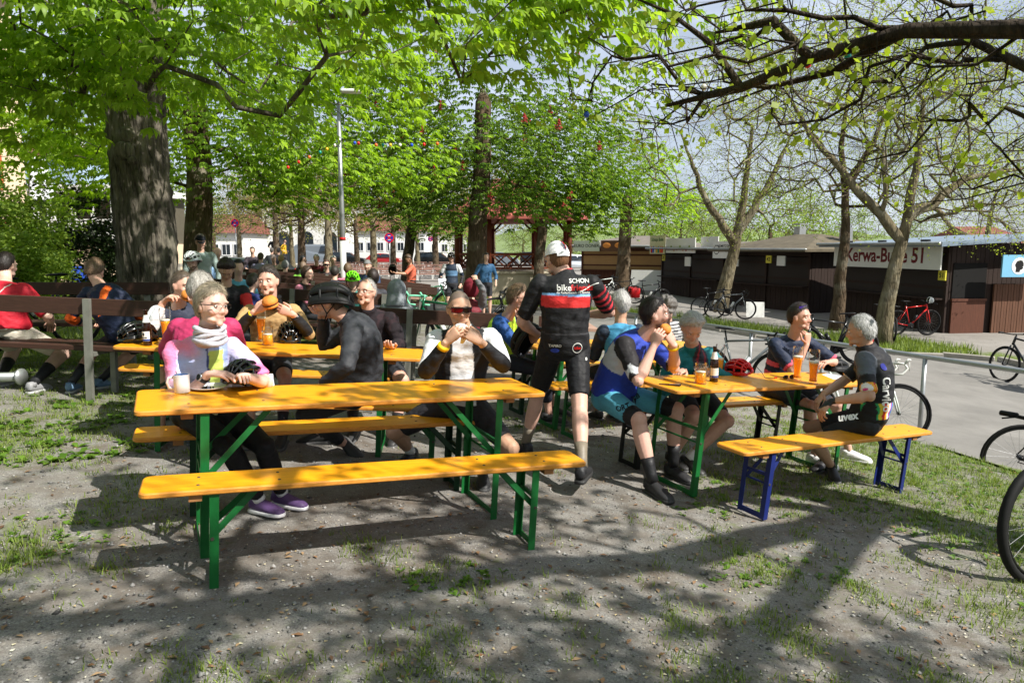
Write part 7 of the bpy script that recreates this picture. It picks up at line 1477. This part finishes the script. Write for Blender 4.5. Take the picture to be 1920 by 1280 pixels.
m2, L2 = hut('dark brown hut with hipped mossy roof and small KASSE board', (9.6, 31.2), (11.3, 26.6), 4.0, 2.45, roof='hip', roofm=M_RUST)
sign_on(m2, .6, 2.42, 1.5, .72, M_BOARD, y=-.75, texts=(('LANDMETZGEREI', .15, 0, .16, M_TXTB, .002), ('aus der Region', .12, 0, -.04, M_TXTB, .001))); cs_ = sign_on(m2, 1.1, 1.88, .62, .30, M_BOARD, y=-.6, texts=(('KASSE', .19, 0, 0, M_TXTB, .004),)); sign_on(m2, 3.2, 2.05, .3, .3, M_YEL, y=-.55, texts=(('42', .2, 0, 0, M_TXTB, .004),)); sign_on(m2, 3.9, 2.0, .45, .38, M_BOARD, y=-.55)
for xx in (.12, 1.08): m = MB(); m.lathe([(.20, .021), (.20, .024)], 20, c=(xx, -.75, 2.42), M=Mx); m.obj('round_emblem', M_TXTB, m2); m = MB(); m.lathe([(.17, .025), (.17, .027)], 20, c=(xx, -.75, 2.42), M=Mx); m.obj('emblem_face', M_BOARD, m2)
for xx, hh in ((1.8, .95), (4.3, .85)): m = MB(); m.box((xx, 2.2, 2.45 + hh / 2), (.34, .34, hh)); m.obj('chimney', M_GALV, m2); MB().box((xx, 2.2, 2.55 + hh), (.42, .42, .05)).obj('chimney_cap', M_GALV, m2)
s3, L3 = hut('dark hut with painted schnapps sign and white banner', (8.1, 38.), (9.7, 32.2), 3.6, 2.5, roof='mono')
ss = sign_on(s3, .75, 2.68, 1.7, .95, mat('cream_sign', (.80, .78, .62), .6, .1), y=-.7, texts=(('Schnaps Bude', .24, 0, .26, mat('green_letters', (.12, .35, .15), .6), .004),))
for i in range(7): MB().lathe([(.05, 0), (.05, .2), (.02, .26), (.02, .34)], 8, c=(-.6 + .2 * i, -.03, -.42)).obj('painted_bottle', mat(BC[i % 6][0] + '_paint', BC[i % 6][1], .7, .05), ss)
sb = sign_on(s3, 3.1, 2.62, 2.9, .72, M_BOARD, y=-.66)
for i in range(9): MB().sph((-1.2 + .3 * i, -.02, -.15 + .1 * math.sin(i * 2.)), (.09, .01, .07), nu=8, nv=5).obj('painted_food', mat('food_%d' % (i % 3), [(.7, .2, .15), (.55, .6, .3), (.8, .65, .5)][i % 3], .7, .05), sb)
sign_on(s3, 5.2, 2.75, 1.5, .55, M_BOARD, y=-.3); sign_on(s3, 3.6, 1.85, .55, .45, M_BOARD, y=-.5); sign_on(s3, .9, 2.0, .3, .3, M_YEL, y=-.4, texts=(('39', .2, 0, 0, M_TXTB, .004),))
d4, L4 = hut('snack hut with tan roller shutters and kebab sign', (4.3, 43.5), (9.4, 40.2), 4.0, 2.55, roof='hip', wall=M_HUTB, shutter=M_TAN, wallh=1.1, over=.8)
sign_on(d4, .9, 2.55, 1.7, .62, mat('pale_green_sign', (.72, .76, .66), .6, .08), y=-1.15, texts=(('EURO DONER', .26, 0, 0, M_TXTB, .003),)); bsn = sign_on(d4, 2.6, 2.55, 1.5, .62, mat('brown_sign', (.34, .22, .12), .6, .1), y=-1.15)
for xx in (-.38, .38): MB().sph((xx, -.02, .03), (.26, .02, .16), nu=12, nv=6).obj('painted_burger', M_BUN, bsn)
sign_on(d4, -.9, 2.55, 1.3, .62, M_HUTB, y=-1.1); wbd = thing('white_board', 'white panels leaning below the tan shutter of the snack hut', 'panel', on(8.0, 39.2), (R(-12), 0, R(-30))); MB().box((0, 0, .6), (3.0, .04, 1.15)).obj('panel', M_BOARD, wbd)
wb2 = P(1417, 572, 25.0); wt = thing('white_board', 'small white board leaning at the foot of the KASSE hut', 'panel', on(wb2.x, 25.), (R(-18), 0, R(-12))); MB().box((0, 0, .28), (.62, .03, .56)).obj('panel', M_BOARD, wt)
# ================================================================== pavilion
gzb = P(962, 467, 31.); pv = thing('pavilion', 'octagonal wooden pavilion on a stone base with red roof', 'pavilion', on(gzb.x, 31.5)); oct8 = [(2.75 * math.cos(R(22.5 + 45 * i)), 2.75 * math.sin(R(22.5 + 45 * i))) for i in range(8)]; M_STONE = mat('pale_plaster_base', (.66, .62, .54), .9, .12, 4, bump=.3, bscale=50); M_PINE = mat('red_brown_timber', (.40, .19, .11), .6, .2, 6); M_TILE = mat('pink_roof_tiles', (.66, .36, .32), .8, .2, 5, bump=.4, bscale=30)
MB().prism(oct8, 0, 1.0, bev=.02).obj('base', M_STONE, pv); MB().prism([(x * 1.03, y * 1.03) for x, y in oct8], 1.0, 1.09).obj('base_slab', M_STONE, pv)
for i in range(8):
    a, b = A(*oct8[i], 0) * .95, A(*oct8[(i + 1) % 8], 0) * .95; MB().tube([a + A(0, 0, 1.09), a + A(0, 0, 3.25)], .115, 8).obj('post', M_PINE, pv, True)
    for z in (1.22, 1.78): MB().beam(lerp(a, b, .05) + A(0, 0, z), lerp(a, b, .95) + A(0, 0, z), .08, .09).obj('rail', M_PINE, pv)
    for k2 in range(3):
        p0, p1 = lerp(a, b, .07 + k2 * .29), lerp(a, b, .07 + k2 * .29 + .27); 
        for z0, z1 in ((1.26, 1.74), (1.74, 1.26)): MB().beam(p0 + A(0, 0, z0), p1 + A(0, 0, z1), .05, .06).obj('cross_brace', M_PINE, pv)
    for s, q in ((1, b), (-1, oct8 and A(*oct8[i - 1], 0) * .95)): MB().beam(a + A(0, 0, 2.75), lerp(a, q, .22) + A(0, 0, 3.2), .09, .09).obj('knee_brace', M_PINE, pv)
m = MB(); n8 = 8; V = [(x * 1.25, y * 1.25, 3.2) for x, y in oct8] + [(x * 1.25, y * 1.25, 3.34) for x, y in oct8] + [(x * .35, y * .35, 5.0) for x, y in oct8]; m.add(V, [tuple(range(7, -1, -1))] + [(i, (i + 1) % 8, 8 + (i + 1) % 8, 8 + i) for i in range(8)] + [(8 + i, 8 + (i + 1) % 8, 16 + (i + 1) % 8, 16 + i) for i in range(8)] + [tuple(range(16, 24))]); m.obj('roof', M_TILE, pv)
# ================================================================== buildings
M_YWALL = mat('yellow_render', (.82, .73, .62), .9, .06, 2); M_WWALL = mat('white_render', (.84, .84, .82), .9, .05, 2); M_RROOF = mat('red_tiles', (.46, .28, .24), .85, .2, 4, bump=.3, bscale=20); M_PANE = mat('window_glass', (.12, .15, .18), .1, .1, spec=.7); M_SHT = mat('orange_shutter', (.70, .33, .18), .7, .1)
def window(t, c, w, h, fm=None, nrm_='-y', bars=True):
    f = MB().box(c, (w, .12, h)).obj('window', fm or M_SW, t); MB().box((c[0], c[1] - .065, c[2]), (w * .82, .02, h * .84)).obj('pane', M_PANE, f)
    if bars: MB().box((c[0], c[1] - .08, c[2]), (.05, .02, h * .84)).obj('bar', M_SW, f)
yh = thing('house', 'yellow rendered house with orange window frames at the left edge', 'house', on(-21., 25.), (0, 0, R(68))); MB().box((-3, 4, 5.6), (14, 8, 11.4)).obj('wall', M_YWALL, yh)
for xx in (-3, 0, 2.6): 
    for zz in (2.0, 4.7, 7.4): window(yh, (xx, -.02, zz), 1.0, 1.5, M_SHT)
m = MB(); m.add([(-10.5, -.6, 11.3), (4.6, -.6, 11.3), (4.6, 8.6, 11.3), (-10.5, 8.6, 11.3), (-10, 4, 14), (4.2, 4, 14)], [(0, 1, 5, 4), (2, 3, 4, 5), (1, 2, 5), (3, 0, 4), (3, 2, 1, 0)]); m.obj('roof', M_RROOF, yh)
bh = thing('house', 'small blue grey house with red roof behind the terrace', 'house', on(-33., 50.)); MB().box((0, 3, 3.6), (5.5, 6, 9.6)).obj('wall', mat('blue_grey_render', (.60, .68, .76), .9, .05), bh); m = MB(); m.add([(-3, -.3, 8.3), (3, -.3, 8.3), (3, 6.3, 8.3), (-3, 6.3, 8.3), (-3, 3, 9.6), (3, 3, 9.6)], [(0, 1, 5, 4), (2, 3, 4, 5), (1, 2, 5), (3, 0, 4)]); m.obj('roof', M_RROOF, bh); MB().box((1.6, 2, 9.6), (.7, .7, 1.6)).obj('chimney', M_WWALL, bh); window(bh, (0, -.05, 6.6), 1.1, 1.5)
te = thing('terrace_pavilion', 'white glazed terrace building with balcony behind the shrubs', 'building', on(-23.5, 36.)); MB().box((0, 3, 1.1), (9, 6, 2.3)).obj('base', M_YWALL, te); MB().box((0, 2.6, 4.95), (9.4, 6.6, .35)).obj('roof', M_WWALL, te); MB().box((0, 4, 3.5), (8.6, 3.5, 2.6)).obj('back_wall', mat('grey_brown_glass_wall', (.35, .33, .28), .4, .15, 2), te)  # back wall in one grey-brown tone with slight random variation
for i in range(10): MB().box((-4.5 + i, -.3, 3.5), (.16, .16, 2.6)).obj('pillar', M_WWALL, te)
for i in range(44): MB().box((-4.6 + i * .21, -.35, 2.85), (.1, .05, 1.1)).obj('balcony_slat', M_WWALL, te)
MB().box((0, -.35, 3.42), (9.3, .09, .08)).obj('balcony_rail', M_WWALL, te)
stp = thing('stone_steps', 'grey stone steps beside the terrace building', 'steps', on(-17.6, 33.))
for i in range(7): MB().box((0, i * .34, .09 + i * .17), (2.4, .36, .17 + .0 * i)).obj('step', M_KERB, stp)
def closed_parasol(label, px, py_top, Y):
    c = P(px, py_top, Y); t = thing('closed_parasol', label, 'parasol', (c.x, c.y, c.z - 2.6)); MB().tube([(0, 0, -.6), (0, 0, 2.55)], .035, 8).obj('pole', M_WWALL, t); m = MB(); a = np.linspace(0, 6.283, 16, endpoint=False); V = []
    for z, r in ((.55, .34), (.6, .36), (1.4, .25), (2.2, .12), (2.6, .03)): V += [(r * (1 + .28 * math.cos(4 * q)) * math.cos(q), r * (1 + .28 * math.cos(4 * q)) * math.sin(q), z) for q in a]
    m.add(V, [(i * 16 + k, i * 16 + (k + 1) % 16, (i + 1) * 16 + (k + 1) % 16, (i + 1) * 16 + k) for i in range(4) for k in range(16)]); m.obj('canopy', M_PAPER, t, True)
closed_parasol('closed white parasol nearest the yellow house', 62, 284, 31.); closed_parasol('closed white parasol beside the terrace pillars', 80, 290, 32.)
def bin_(label, px, py, Y, body, lid):
    c = G(px, py); t = thing('waste_bin', label, 'bin', on((px - CX) / F_PX * Y, Y)); m = MB(); m.prism(rounded_rect(.62, .7, .06, 3), .08, 1.0, bev=.03); m.obj('body', body, t, True); MB().prism(rounded_rect(.66, .76, .06, 3), 1.0, 1.08, bev=.02).obj('lid', lid, t); MB().tube([(-.28, .36, .1), (.28, .36, .1)], .1, 10).obj('wheels', M_TYRE, t)
bin_('blue waste bin beside the dark shrub', 160, 470, 27., mat('bin_blue', (.12, .25, .60), .5, .08), mat('bin_blue', 0)); bin_('black waste bin with yellow lid beside the blue bin', 178, 468, 27.6, mat('bin_black', (.06, .06, .07), .5, .08), mat('bin_yellow', (.75, .68, .08), .5, .05))
def rowhouse(label, px0, px1, Y, h, roofh, nwin, arches=False, depth=9, wall=None, zwin=None):
    x0, x1 = (px0 - CX) / F_PX * Y, (px1 - CX) / F_PX * Y; L_ = x1 - x0; t = thing('house', label, 'house', on(x0, Y)); MB().box((L_ / 2, depth / 2, h / 2), (L_, depth, h)).obj('wall', wall or M_WWALL, t); m = MB(); m.add([(-.5, -.5, h), (L_ + .5, -.5, h), (L_ + .5, depth + .5, h), (-.5, depth + .5, h), (0, depth / 2, h + roofh), (L_, depth / 2, h + roofh)], [(0, 1, 5, 4), (2, 3, 4, 5), (1, 2, 5), (3, 0, 4), (3, 2, 1, 0)]); m.obj('roof', M_RROOF, t)
    for i in range(nwin):
        cx = L_ * (i + .5) / nwin
        if arches:
            w_ = L_ / nwin * .55; pts = [(-w_ / 2, 0), (w_ / 2, 0)] + [(w_ / 2 * math.cos(a), h * .42 + w_ / 2 * math.sin(a)) for a in np.linspace(0, math.pi, 10)]; MB().prism(pts, .0, .05, M=Mx, c=(cx, 0, 0)).obj('archway', M_PANE, t); MB().box((cx, -.05, h * .82), (w_ * .5, .1, 1.1)).obj('window', M_SHUT, t)
        else: window(t, (cx, -.02, h * .5), 1.1, 1.4)
    return t
rowhouse('white gatehouse with round archways behind the far trees', 470, 645, 92., 8.2, 1.6, 4, True); rowhouse('small white house with red roof left of the gatehouse', 375, 462, 84., 3.9, 2.4, 4); rowhouse('long low white building with red roof behind the parked cars', 650, 800, 110., 4.8, 2.6, 8); rowhouse('white house glimpsed behind the pavilion', 805, 905, 118., 4.4, 2.6, 5)
ht = rowhouse('half timbered house with red roof beyond the right huts', 1828, 1905, 75., 3.0, 1.5, 4)
for i in range(9): MB().box((.3 + i * .5, -.06, 2.2), (.1, .06, 1.4)).obj('timber', M_HUTD, ht)
rowhouse('far red roofed house beyond the right huts', 1905, 1990, 82., 2.4, 1.3, 3)
# ================================================================== cars
def car(label, px, Y, yaw, paint, kind='hatch'):
    t = thing('parked_car' if kind != 'van' else 'parked_van', label, 'car' if kind != 'van' else 'van', on((px - CX) / F_PX * Y, Y), (0, 0, yaw)); prof = {'hatch': [(-2.05, .35), (-2.1, .75), (-1.95, 1.0), (-1.5, 1.42), (-.4, 1.5), (.45, 1.42), (1.15, 1.0), (1.95, .85), (2.1, .6), (2.05, .35)], 'van': [(-2.6, .4), (-2.65, 2.3), (-2.4, 2.55), (1.2, 2.55), (1.6, 2.3), (2.1, 1.3), (2.7, 1.1), (2.75, .45)], 'suv': [(-2.2, .4), (-2.25, 1.0), (-2.05, 1.65), (-.3, 1.72), (.5, 1.65), (1.1, 1.15), (2.1, 1.0), (2.25, .7), (2.2, .4)]}[kind]
    n = len(prof); m = MB(); rings = []
    for y, k in ((-.90, .90), (-.84, .98), (0, 1.0), (.84, .98), (.90, .90)): rings += [(x * (.97 if k < .95 else 1), y * (.80 if z > 1.2 else 1), .35 + (z - .35) * k) for x, z in prof]
    m.add(rings, [(i * n + k, i * n + (k + 1) % n, (i + 1) * n + (k + 1) % n, (i + 1) * n + k) for i in range(4) for k in range(n)] + [tuple(range(n)), tuple(range(5 * n - 1, 4 * n - 1, -1))]); m.obj('body', paint, t)
    zt = max(z for _, z in prof); zl = zt * .68
    for s in (-1, 1):
        y = s * (.80 if kind != 'van' else .80)
        for x0, x1 in (((-1.55, -.45), (-.35, .62)) if kind != 'van' else ((.3, 1.6),)): m = MB(); m.add([(x0, s * .905, zl), (x1 + .25, s * .905, zl), (x1, s * .765, zt * .93), (x0 + .12, s * .765, zt * .93)], [(0, 1, 2, 3)]); m.obj('side_window', M_PANE, t)
        for xw in ((-1.3, 1.3) if kind != 'van' else (-1.7, 1.8)): w = MB(); w.tube([(xw, s * .70, .33), (xw, s * .925, .33)], .33, 18); wo = w.obj('wheel', M_TYRE, t); w = MB(); w.tube([(xw, s * .925, .33), (xw, s * .935, .33)], .21, 14); w.obj('rim', M_ALU, wo)
        MB().box((prof[-2][0] - .03, s * .68, .72), (.08, .3, .14)).obj('headlight', M_SW, t); MB().box((prof[1][0] + .02, s * .72, .85), (.06, .22, .18)).obj('tail_light', M_SR, t)
    xs = [p_ for p_ in prof if p_[1] > zl]; a, b = prof[[p_ for p_ in range(n) if prof[p_][1] > zl][-1]], prof[[p_ for p_ in range(n) if prof[p_][1] > zl][-1] + 1]; m = MB(); m.add([(a[0] + .03, -.66, a[1] - .04), (a[0] + .03, .66, a[1] - .04), (b[0] + .02, .74, b[1] + .05), (b[0] + .02, -.74, b[1] + .05)], [(0, 1, 2, 3)]); m.obj('windscreen', M_PANE, t); return t
M_SILV = mat('silver_paint', (.70, .72, .74), .3, .03, metal=.5, coat=.5); M_DKP = mat('dark_car_paint', (.06, .07, .08), .25, .05, coat=.6); M_GRP = mat('dark_green_paint', (.16, .22, .16), .3, .05, coat=.6); M_GREYP = mat('grey_van_paint', (.42, .45, .48), .35, .05, coat=.4); M_REDP = mat('red_car_paint', (.55, .08, .08), .3, .05, coat=.5)
car('silver car parked left of the snack hut', 1084, 66., R(10), M_SILV); car('white car parked behind the silver car', 1072, 76., R(5), M_WWALL); car('dark green car behind the capped man', 425, 30., R(178), M_GRP); car('black car with rounded tail behind the green car', 478, 38., R(170), M_DKP); car('grey van before the gatehouse arches', 600, 82., R(5), M_GREYP, 'van'); car('dark grey estate car under the far trees', 650, 78., R(4), M_DKP, 'suv'); car('black car parked beyond the far table rows', 818, 76., R(0), M_DKP, 'suv'); car('dark red car behind the far table rows', 722, 88., R(0), M_REDP); car('grey car seen through the pavilion posts', 935, 78., R(0), M_GREYP, 'suv'); car('dark car seen right of the pavilion', 1010, 84., R(0), M_DKP, 'suv')
# ================================================================== rows of tables far off
M_PINKW = mat('pinkish_far_wood', (.56, .42, .37), .7, .2, 4)
tp = thing('beer_table', 'reddish beer table in the far rows under the plane trees', 'table', (0, 0, 0), group='reddish beer tables in the far rows'); MB().box((0, 0, .75), (2.2, .5, .04)).obj('tabletop', M_PINKW, tp)
bp_ = thing('beer_bench', 'reddish beer bench in the far rows under the plane trees', 'bench', (0, 0, 0), group='reddish beer benches in the far rows'); MB().box((0, 0, .46), (2.2, .26, .04)).obj('seat', M_PINKW, bp_)
for o_, hh, w in ((tp, .73, .44), (bp_, .44, .22)):
    for xx in (-.8, .8): m = MB(); m.box((xx, -w / 2, hh / 2), (.05, .04, hh)); m.box((xx, w / 2, hh / 2), (.05, .04, hh)); m.box((xx, 0, .04), (.04, w, .04)); m.obj('leg_frame', M_BOARD, o_)
first_t = True
for r_i, Y in enumerate((44., 48., 52.5, 57., 62., 68.)):
    x0, x1 = (590 - CX) / F_PX * Y, (862 - CX) / F_PX * Y; x = x0
    while x < x1:
        for o_, dy in ((tp, 0), (bp_, -.62), (bp_, .62)):
            loc = on(x, Y + dy)
            if not o_.get('placed'): o_.location = loc; o_['placed'] = 1
            else: dup(o_, loc, (0, 0, 0))
        x += 2.45
for o_ in bpy.data.objects:
    if 'placed' in o_: del o_['placed']
# ================================================================== people further back
def seatY(px, py, S):
    Y = 10.
    for _ in range(60):
        q = P(px, py, Y); e = q.z - (float(gz(q.x, Y)) + 1.27 * S); Y += e * (8 if py > 470 else -8) * .5; Y = min(max(Y, 6.5), 60)
    return Y
def bg(label, px, py, face, shirt, hair=(.05, .04, .03), Y=None, S=1.0, stand=False, q=2, pants=(.03, .03, .035), hand_up=None, hst=('short', .014), **kw):
    Y = Y or 14.; h = np.array(P(px, py, Y)); f = dirv(face); l = dirv(face + 90); g_ = float(gz(h[0], h[1]))
    if stand:
        S = (h[2] + .11 - g_) / 1.78; neck = h - A(0, 0, .185 * S) - f * .03; hip = neck - A(0, 0, .53 * S); fl = A(hip[0], hip[1], g_ + .09) + l * .10; fr = A(hip[0], hip[1], g_ + .09) - l * .10 + f * .08
        d = dict(fl=fl, fr=fr, kl=f, kr=f)
    else:
        S = min(max((h[2] - g_) / 1.27, .74), 1.12); neck = h - A(0, 0, .19 * S) - f * .05; hip = neck - A(0, 0, .50 * S) - f * .10; hip[2] = max(hip[2], g_ + .5 * S); gf = hip + f * .42; d = dict(fl=A(gf[0], gf[1], g_ + .09) + l * .12, fr=A(gf[0], gf[1], g_ + .09) - l * .12, wl=neck + f * .34 + l * .14 - A(0, 0, .36 * S), wr=neck + f * .34 - l * .14 - A(0, 0, .36 * S))
    d.update(kw)
    if hand_up == 'r': d['wr'] = h + f * .12 - l * .05 - A(0, 0, .1)
    kk = dict(hair=(hst[0], hst[1], hair, .3) if hst else (None, 0, hair), jersey=shirt, shorts=pants, leg_t=1.85 if 'leg_t' not in kw else kw['leg_t'], sleeve=1.6 if 'sleeve' not in kw else kw['sleeve'], q=q, S=S); kk.update(d)
    return person('bg%d_%d' % (px, py), label, hip, neck, face, hcen=h, **kk)
def c_blackred(c, k): return where(where(c, k['arm'] & (k['at'] > .2) & (k['at'] < .95), (.60, .03, .03)), k['arm'] & (k['at'] > .95), (.35, .55, .62))
b1 = bg('dark haired man in black and red jersey with head bowed behind the pastel jersey woman', 424, 506, -65, (.016, .016, .018), (.03, .02, .015), Y=7.6, q=1, hp=-45, jcol=c_blackred, sleeve=1.1, hst=('short', .026), skin='tan')
b2 = bg('person in grey hooded top sitting with back turned', 744, 545, 92, (.24, .26, .28), Y=8.35, q=1, hst=None, cloth=M_FLEECE, hp=-10)
hd_ = MB(); hd_.sph((0, 0, 0), (.115, .135, .145), nu=20, nv=14); hd_.tube([(0, -.03, -.06), (0, -.03, -.2)], [.11, .13], 14); V, T = remesh(hd_, .012, 3); finish('hood', V @ b2['M'].T + b2['hc'] - b2['rl'] - b2['M'] @ A(0, .02, 0), T, np.tile(A(.22, .24, .26), (len(V), 1)), M_FLEECE, b2['root'])
b3 = bg('person in maroon hooded top with raised grey sleeved arm', 884, 540, 80, (.16, .02, .03), Y=9.0, q=1, hst=None, jcol=lambda c, k: where(c, k['arm'], (.13, .13, .14)), wr=np.array(P(893, 524, 8.9)), er=A(.3, -.2, -1), sleeve=1.9)
hd_ = MB(); hd_.sph((0, 0, 0), (.105, .125, .135), nu=18, nv=12); V, T = remesh(hd_, .013, 3); finish('hood', V @ b3['M'].T + b3['hc'] - b3['rl'] - b3['M'] @ A(0, .02, 0), T, np.tile(A(.15, .02, .03), (len(V), 1)), M_FLEECE, b3['root'])
M_CAPN = mat('navy_cap', (.05, .06, .09), .8, .1); M_CAPG = mat('grey_cap', (.45, .46, .46), .8, .1); M_CAPR = mat('red_white_cap', (.70, .62, .60), .8, .4, 30)
b4 = bg('man in dark cap and grey green jacket standing beside the big trunk', 376, 453, -60, (.26, .33, .31), (.1, .08, .06), Y=10.9, stand=True, q=1, sleeve=1.9, pants=(.1, .1, .11), hp=-20); cap(b4, M_CAPN)
b5 = bg('balding child in light blue shirt beside the capped man', 408, 474, -40, (.25, .40, .62), (.45, .33, .2), Y=12.5, stand=True, hst=None); b6 = bg('person with white helmet behind the man in white sleeves', 360, 487, -90, (.02, .02, .025), Y=9.6, S=1.05, q=1); wear_helmet(b6, M_HWHITE, 7)
def c_coral(c, k): return c
b7 = bg('person in coral shirt standing and holding a helmet and papers', 766, 485, 200, (.62, .14, .08), (.08, .05, .03), Y=18., stand=True, q=1, hp=-35, sleeve=.95, pants=(.05, .07, .13), wl=np.array(P(742, 512, 17.6)), wr=np.array(P(748, 508, 18.2)), leg_t=1.7, skin='tan')
helmet_thing('black helmet held by the person in the coral shirt', M_HBLK, hm(P(736, 505, 17.6), R(190), R(50)), 7, 1.0)
def c_cyc(c, k): return mixm(where(where(c, k['arm'] & (k['at'] < .6), (.65, .66, .68)), k['arm'] & (k['at'] > .9), (.02, .02, .022)), ((~k['arm']) & (np.abs(k['v'] - .55) < .12)) * .6, (.15, .30, .50))
b8 = bg('standing cyclist in blue black jersey holding white papers', 846, 482, -88, (.02, .03, .05), (.05, .05, .05), Y=18., stand=True, q=1, jcol=c_cyc, sleeve=1.9, leg_t=.75, sock=(.7, BLK)); wear_helmet(b8, M_HBLK, 7)
pp2 = thing('paper_sheet', 'white papers in the hand of the blue black jersey cyclist', 'paper', P(830, 532, 17.9), (R(70), 0, R(20))); MB().prism([(-.1, -.14), (.1, -.14), (.1, .14), (-.1, .14)], 0, .004).obj('sheet', M_PAPER, pp2)
b9 = bg('cyclist in dark blue kit standing behind the dark chestnut stem', 912, 482, -70, (.03, .09, .18), Y=18.8, stand=True, leg_t=.8)
for lab, px, py, face, shirt, hair, kw in (
    ('dark haired child in light blue top at the far plank table', 447, 502, -60, (.10, .32, .45), (.02, .015, .012), dict(Y=9.5)), ('person in lavender shirt with back turned', 489, 482, 100, (.28, .26, .42), (.12, .09, .06), dict(Y=19)), ('man in red and white cap facing the tables', 513, 485, -90, (.2, .03, .03), (.1, .08, .06), dict(Y=21, capm=1)), ('blonde person beside the red and white cap', 528, 485, 80, (.35, .3, .22), (.42, .30, .14), dict(Y=20, hst=('bob', .016))), ('man in grey cap and dark shirt with back turned', 535, 498, 95, (.05, .05, .06), (.2, .2, .2), dict(Y=15, capm=2)), ('person in neon green shirt with back turned', 569, 500, 92, (.30, .68, .10), (.2, .14, .1), dict(Y=14.5, hst=('bald', .004))),
    ('grey haired man in black and red jacket laughing', 593, 485, -85, (.10, .015, .018), (.5, .49, .48), dict(Y=19)), ('woman with sunglasses in black top beside the laughing man', 612, 496, -80, (.03, .02, .025), (.06, .03, .02), dict(Y=16, gl=1)), ('person in black cap behind the neon green shirt', 569, 487, 10, (.03, .03, .035), (.03, .03, .03), dict(Y=20.)), ('woman with pink sleeves and black vest', 577, 513, -10, (.02, .02, .022), (.05, .03, .02), dict(Y=10.5, jcol=lambda c, k: where(c, k['arm'], (.62, .22, .32)), q=1, hst=('bob', .014))), ('dark haired person behind the black helmet', 628, 510, 95, (.03, .03, .04), (.03, .025, .02), dict(Y=12.5)), ('child in pink shirt with back turned', 652, 505, 100, (.75, .20, .32), (.14, .09, .05), dict(Y=13.5)),
    ('child in neon green helmet', 661, 524, -80, (.05, .22, .2), (.2, .14, .09), dict(Y=9.6, helm=1)), ('bearded man in grey beanie and navy jacket', 689, 498, -92, (.03, .05, .10), (.12, .08, .05), dict(Y=14.5, beard=.8, q=1, capm=3)), ('dark haired woman sitting behind the balding man', 700, 520, 88, (.04, .04, .05), (.025, .015, .012), dict(Y=10, hst=('long', .018))), ('grey haired person at the lamp post table', 625, 488, -70, (.4, .4, .42), (.45, .44, .42), dict(Y=18)),
    ('person in dark top far back near the green car', 510, 470, 90, (.04, .045, .05), (.1, .09, .08), dict(Y=30., stand=True)), ('second person in dark top far back near the green car', 523, 470, 92, (.025, .025, .03), (.03, .03, .03), dict(Y=30., stand=True)), ('child in dark top on the bench near the black car', 473, 470, -80, (.05, .04, .05), (.04, .03, .02), dict(Y=24)), ('person in blue shirt behind the tan jersey man', 476, 528, 60, (.02, .03, .12), (.05, .04, .03), dict(Y=9))):
    kw = dict(kw); cm = kw.pop('capm', 0); he = kw.pop('helm', 0); gl_ = kw.pop('gl', 0); r_ = bg(lab, px, py, face, shirt, hair, **kw)
    if cm: cap(r_, {1: M_CAPR, 2: M_CAPG, 3: M_CAPG}[cm], peak=cm == 1)
    if he: wear_helmet(r_, M_HGREEN, 7)
    if gl_: glasses(r_, M_LENSD, M_FRAME, wrap=True)
bg('person in yellow top walking before the gatehouse', 534, 452, 0, (.65, .40, .03), Y=60., stand=True); bg('person in black walking before the gatehouse', 513, 446, -90, (.02, .02, .025), Y=66., stand=True)
# plank tables and benches they sit at
for i, (x, y, L_, lab) in enumerate(((-3.5, 11.2, 2.4, 'pinkish plank table behind the tan jersey man'), (-4.2, 13.8, 2.6, 'pinkish plank table beside the lavender shirt'), (-3.4, 16.4, 2.6, 'pinkish plank table at the lamp post'), (-2.6, 12.6, 2.2, 'pinkish plank table beside the pink shirt child'), (-6.3, 19., 2.6, 'pinkish plank table near the green car'))):
    plank_table(x, y, .1, L_, lab, M_GREYWOOD); fixed_bench(x, y - .78, .1, L_, 'brown backed bench before the ' + lab[9:], M_DARKWOOD, (-.8, .8)); fixed_bench(x, y + .78, .1, L_, 'brown backed bench beyond the ' + lab[9:], M_DARKWOOD, (-.8, .8), face=-1)
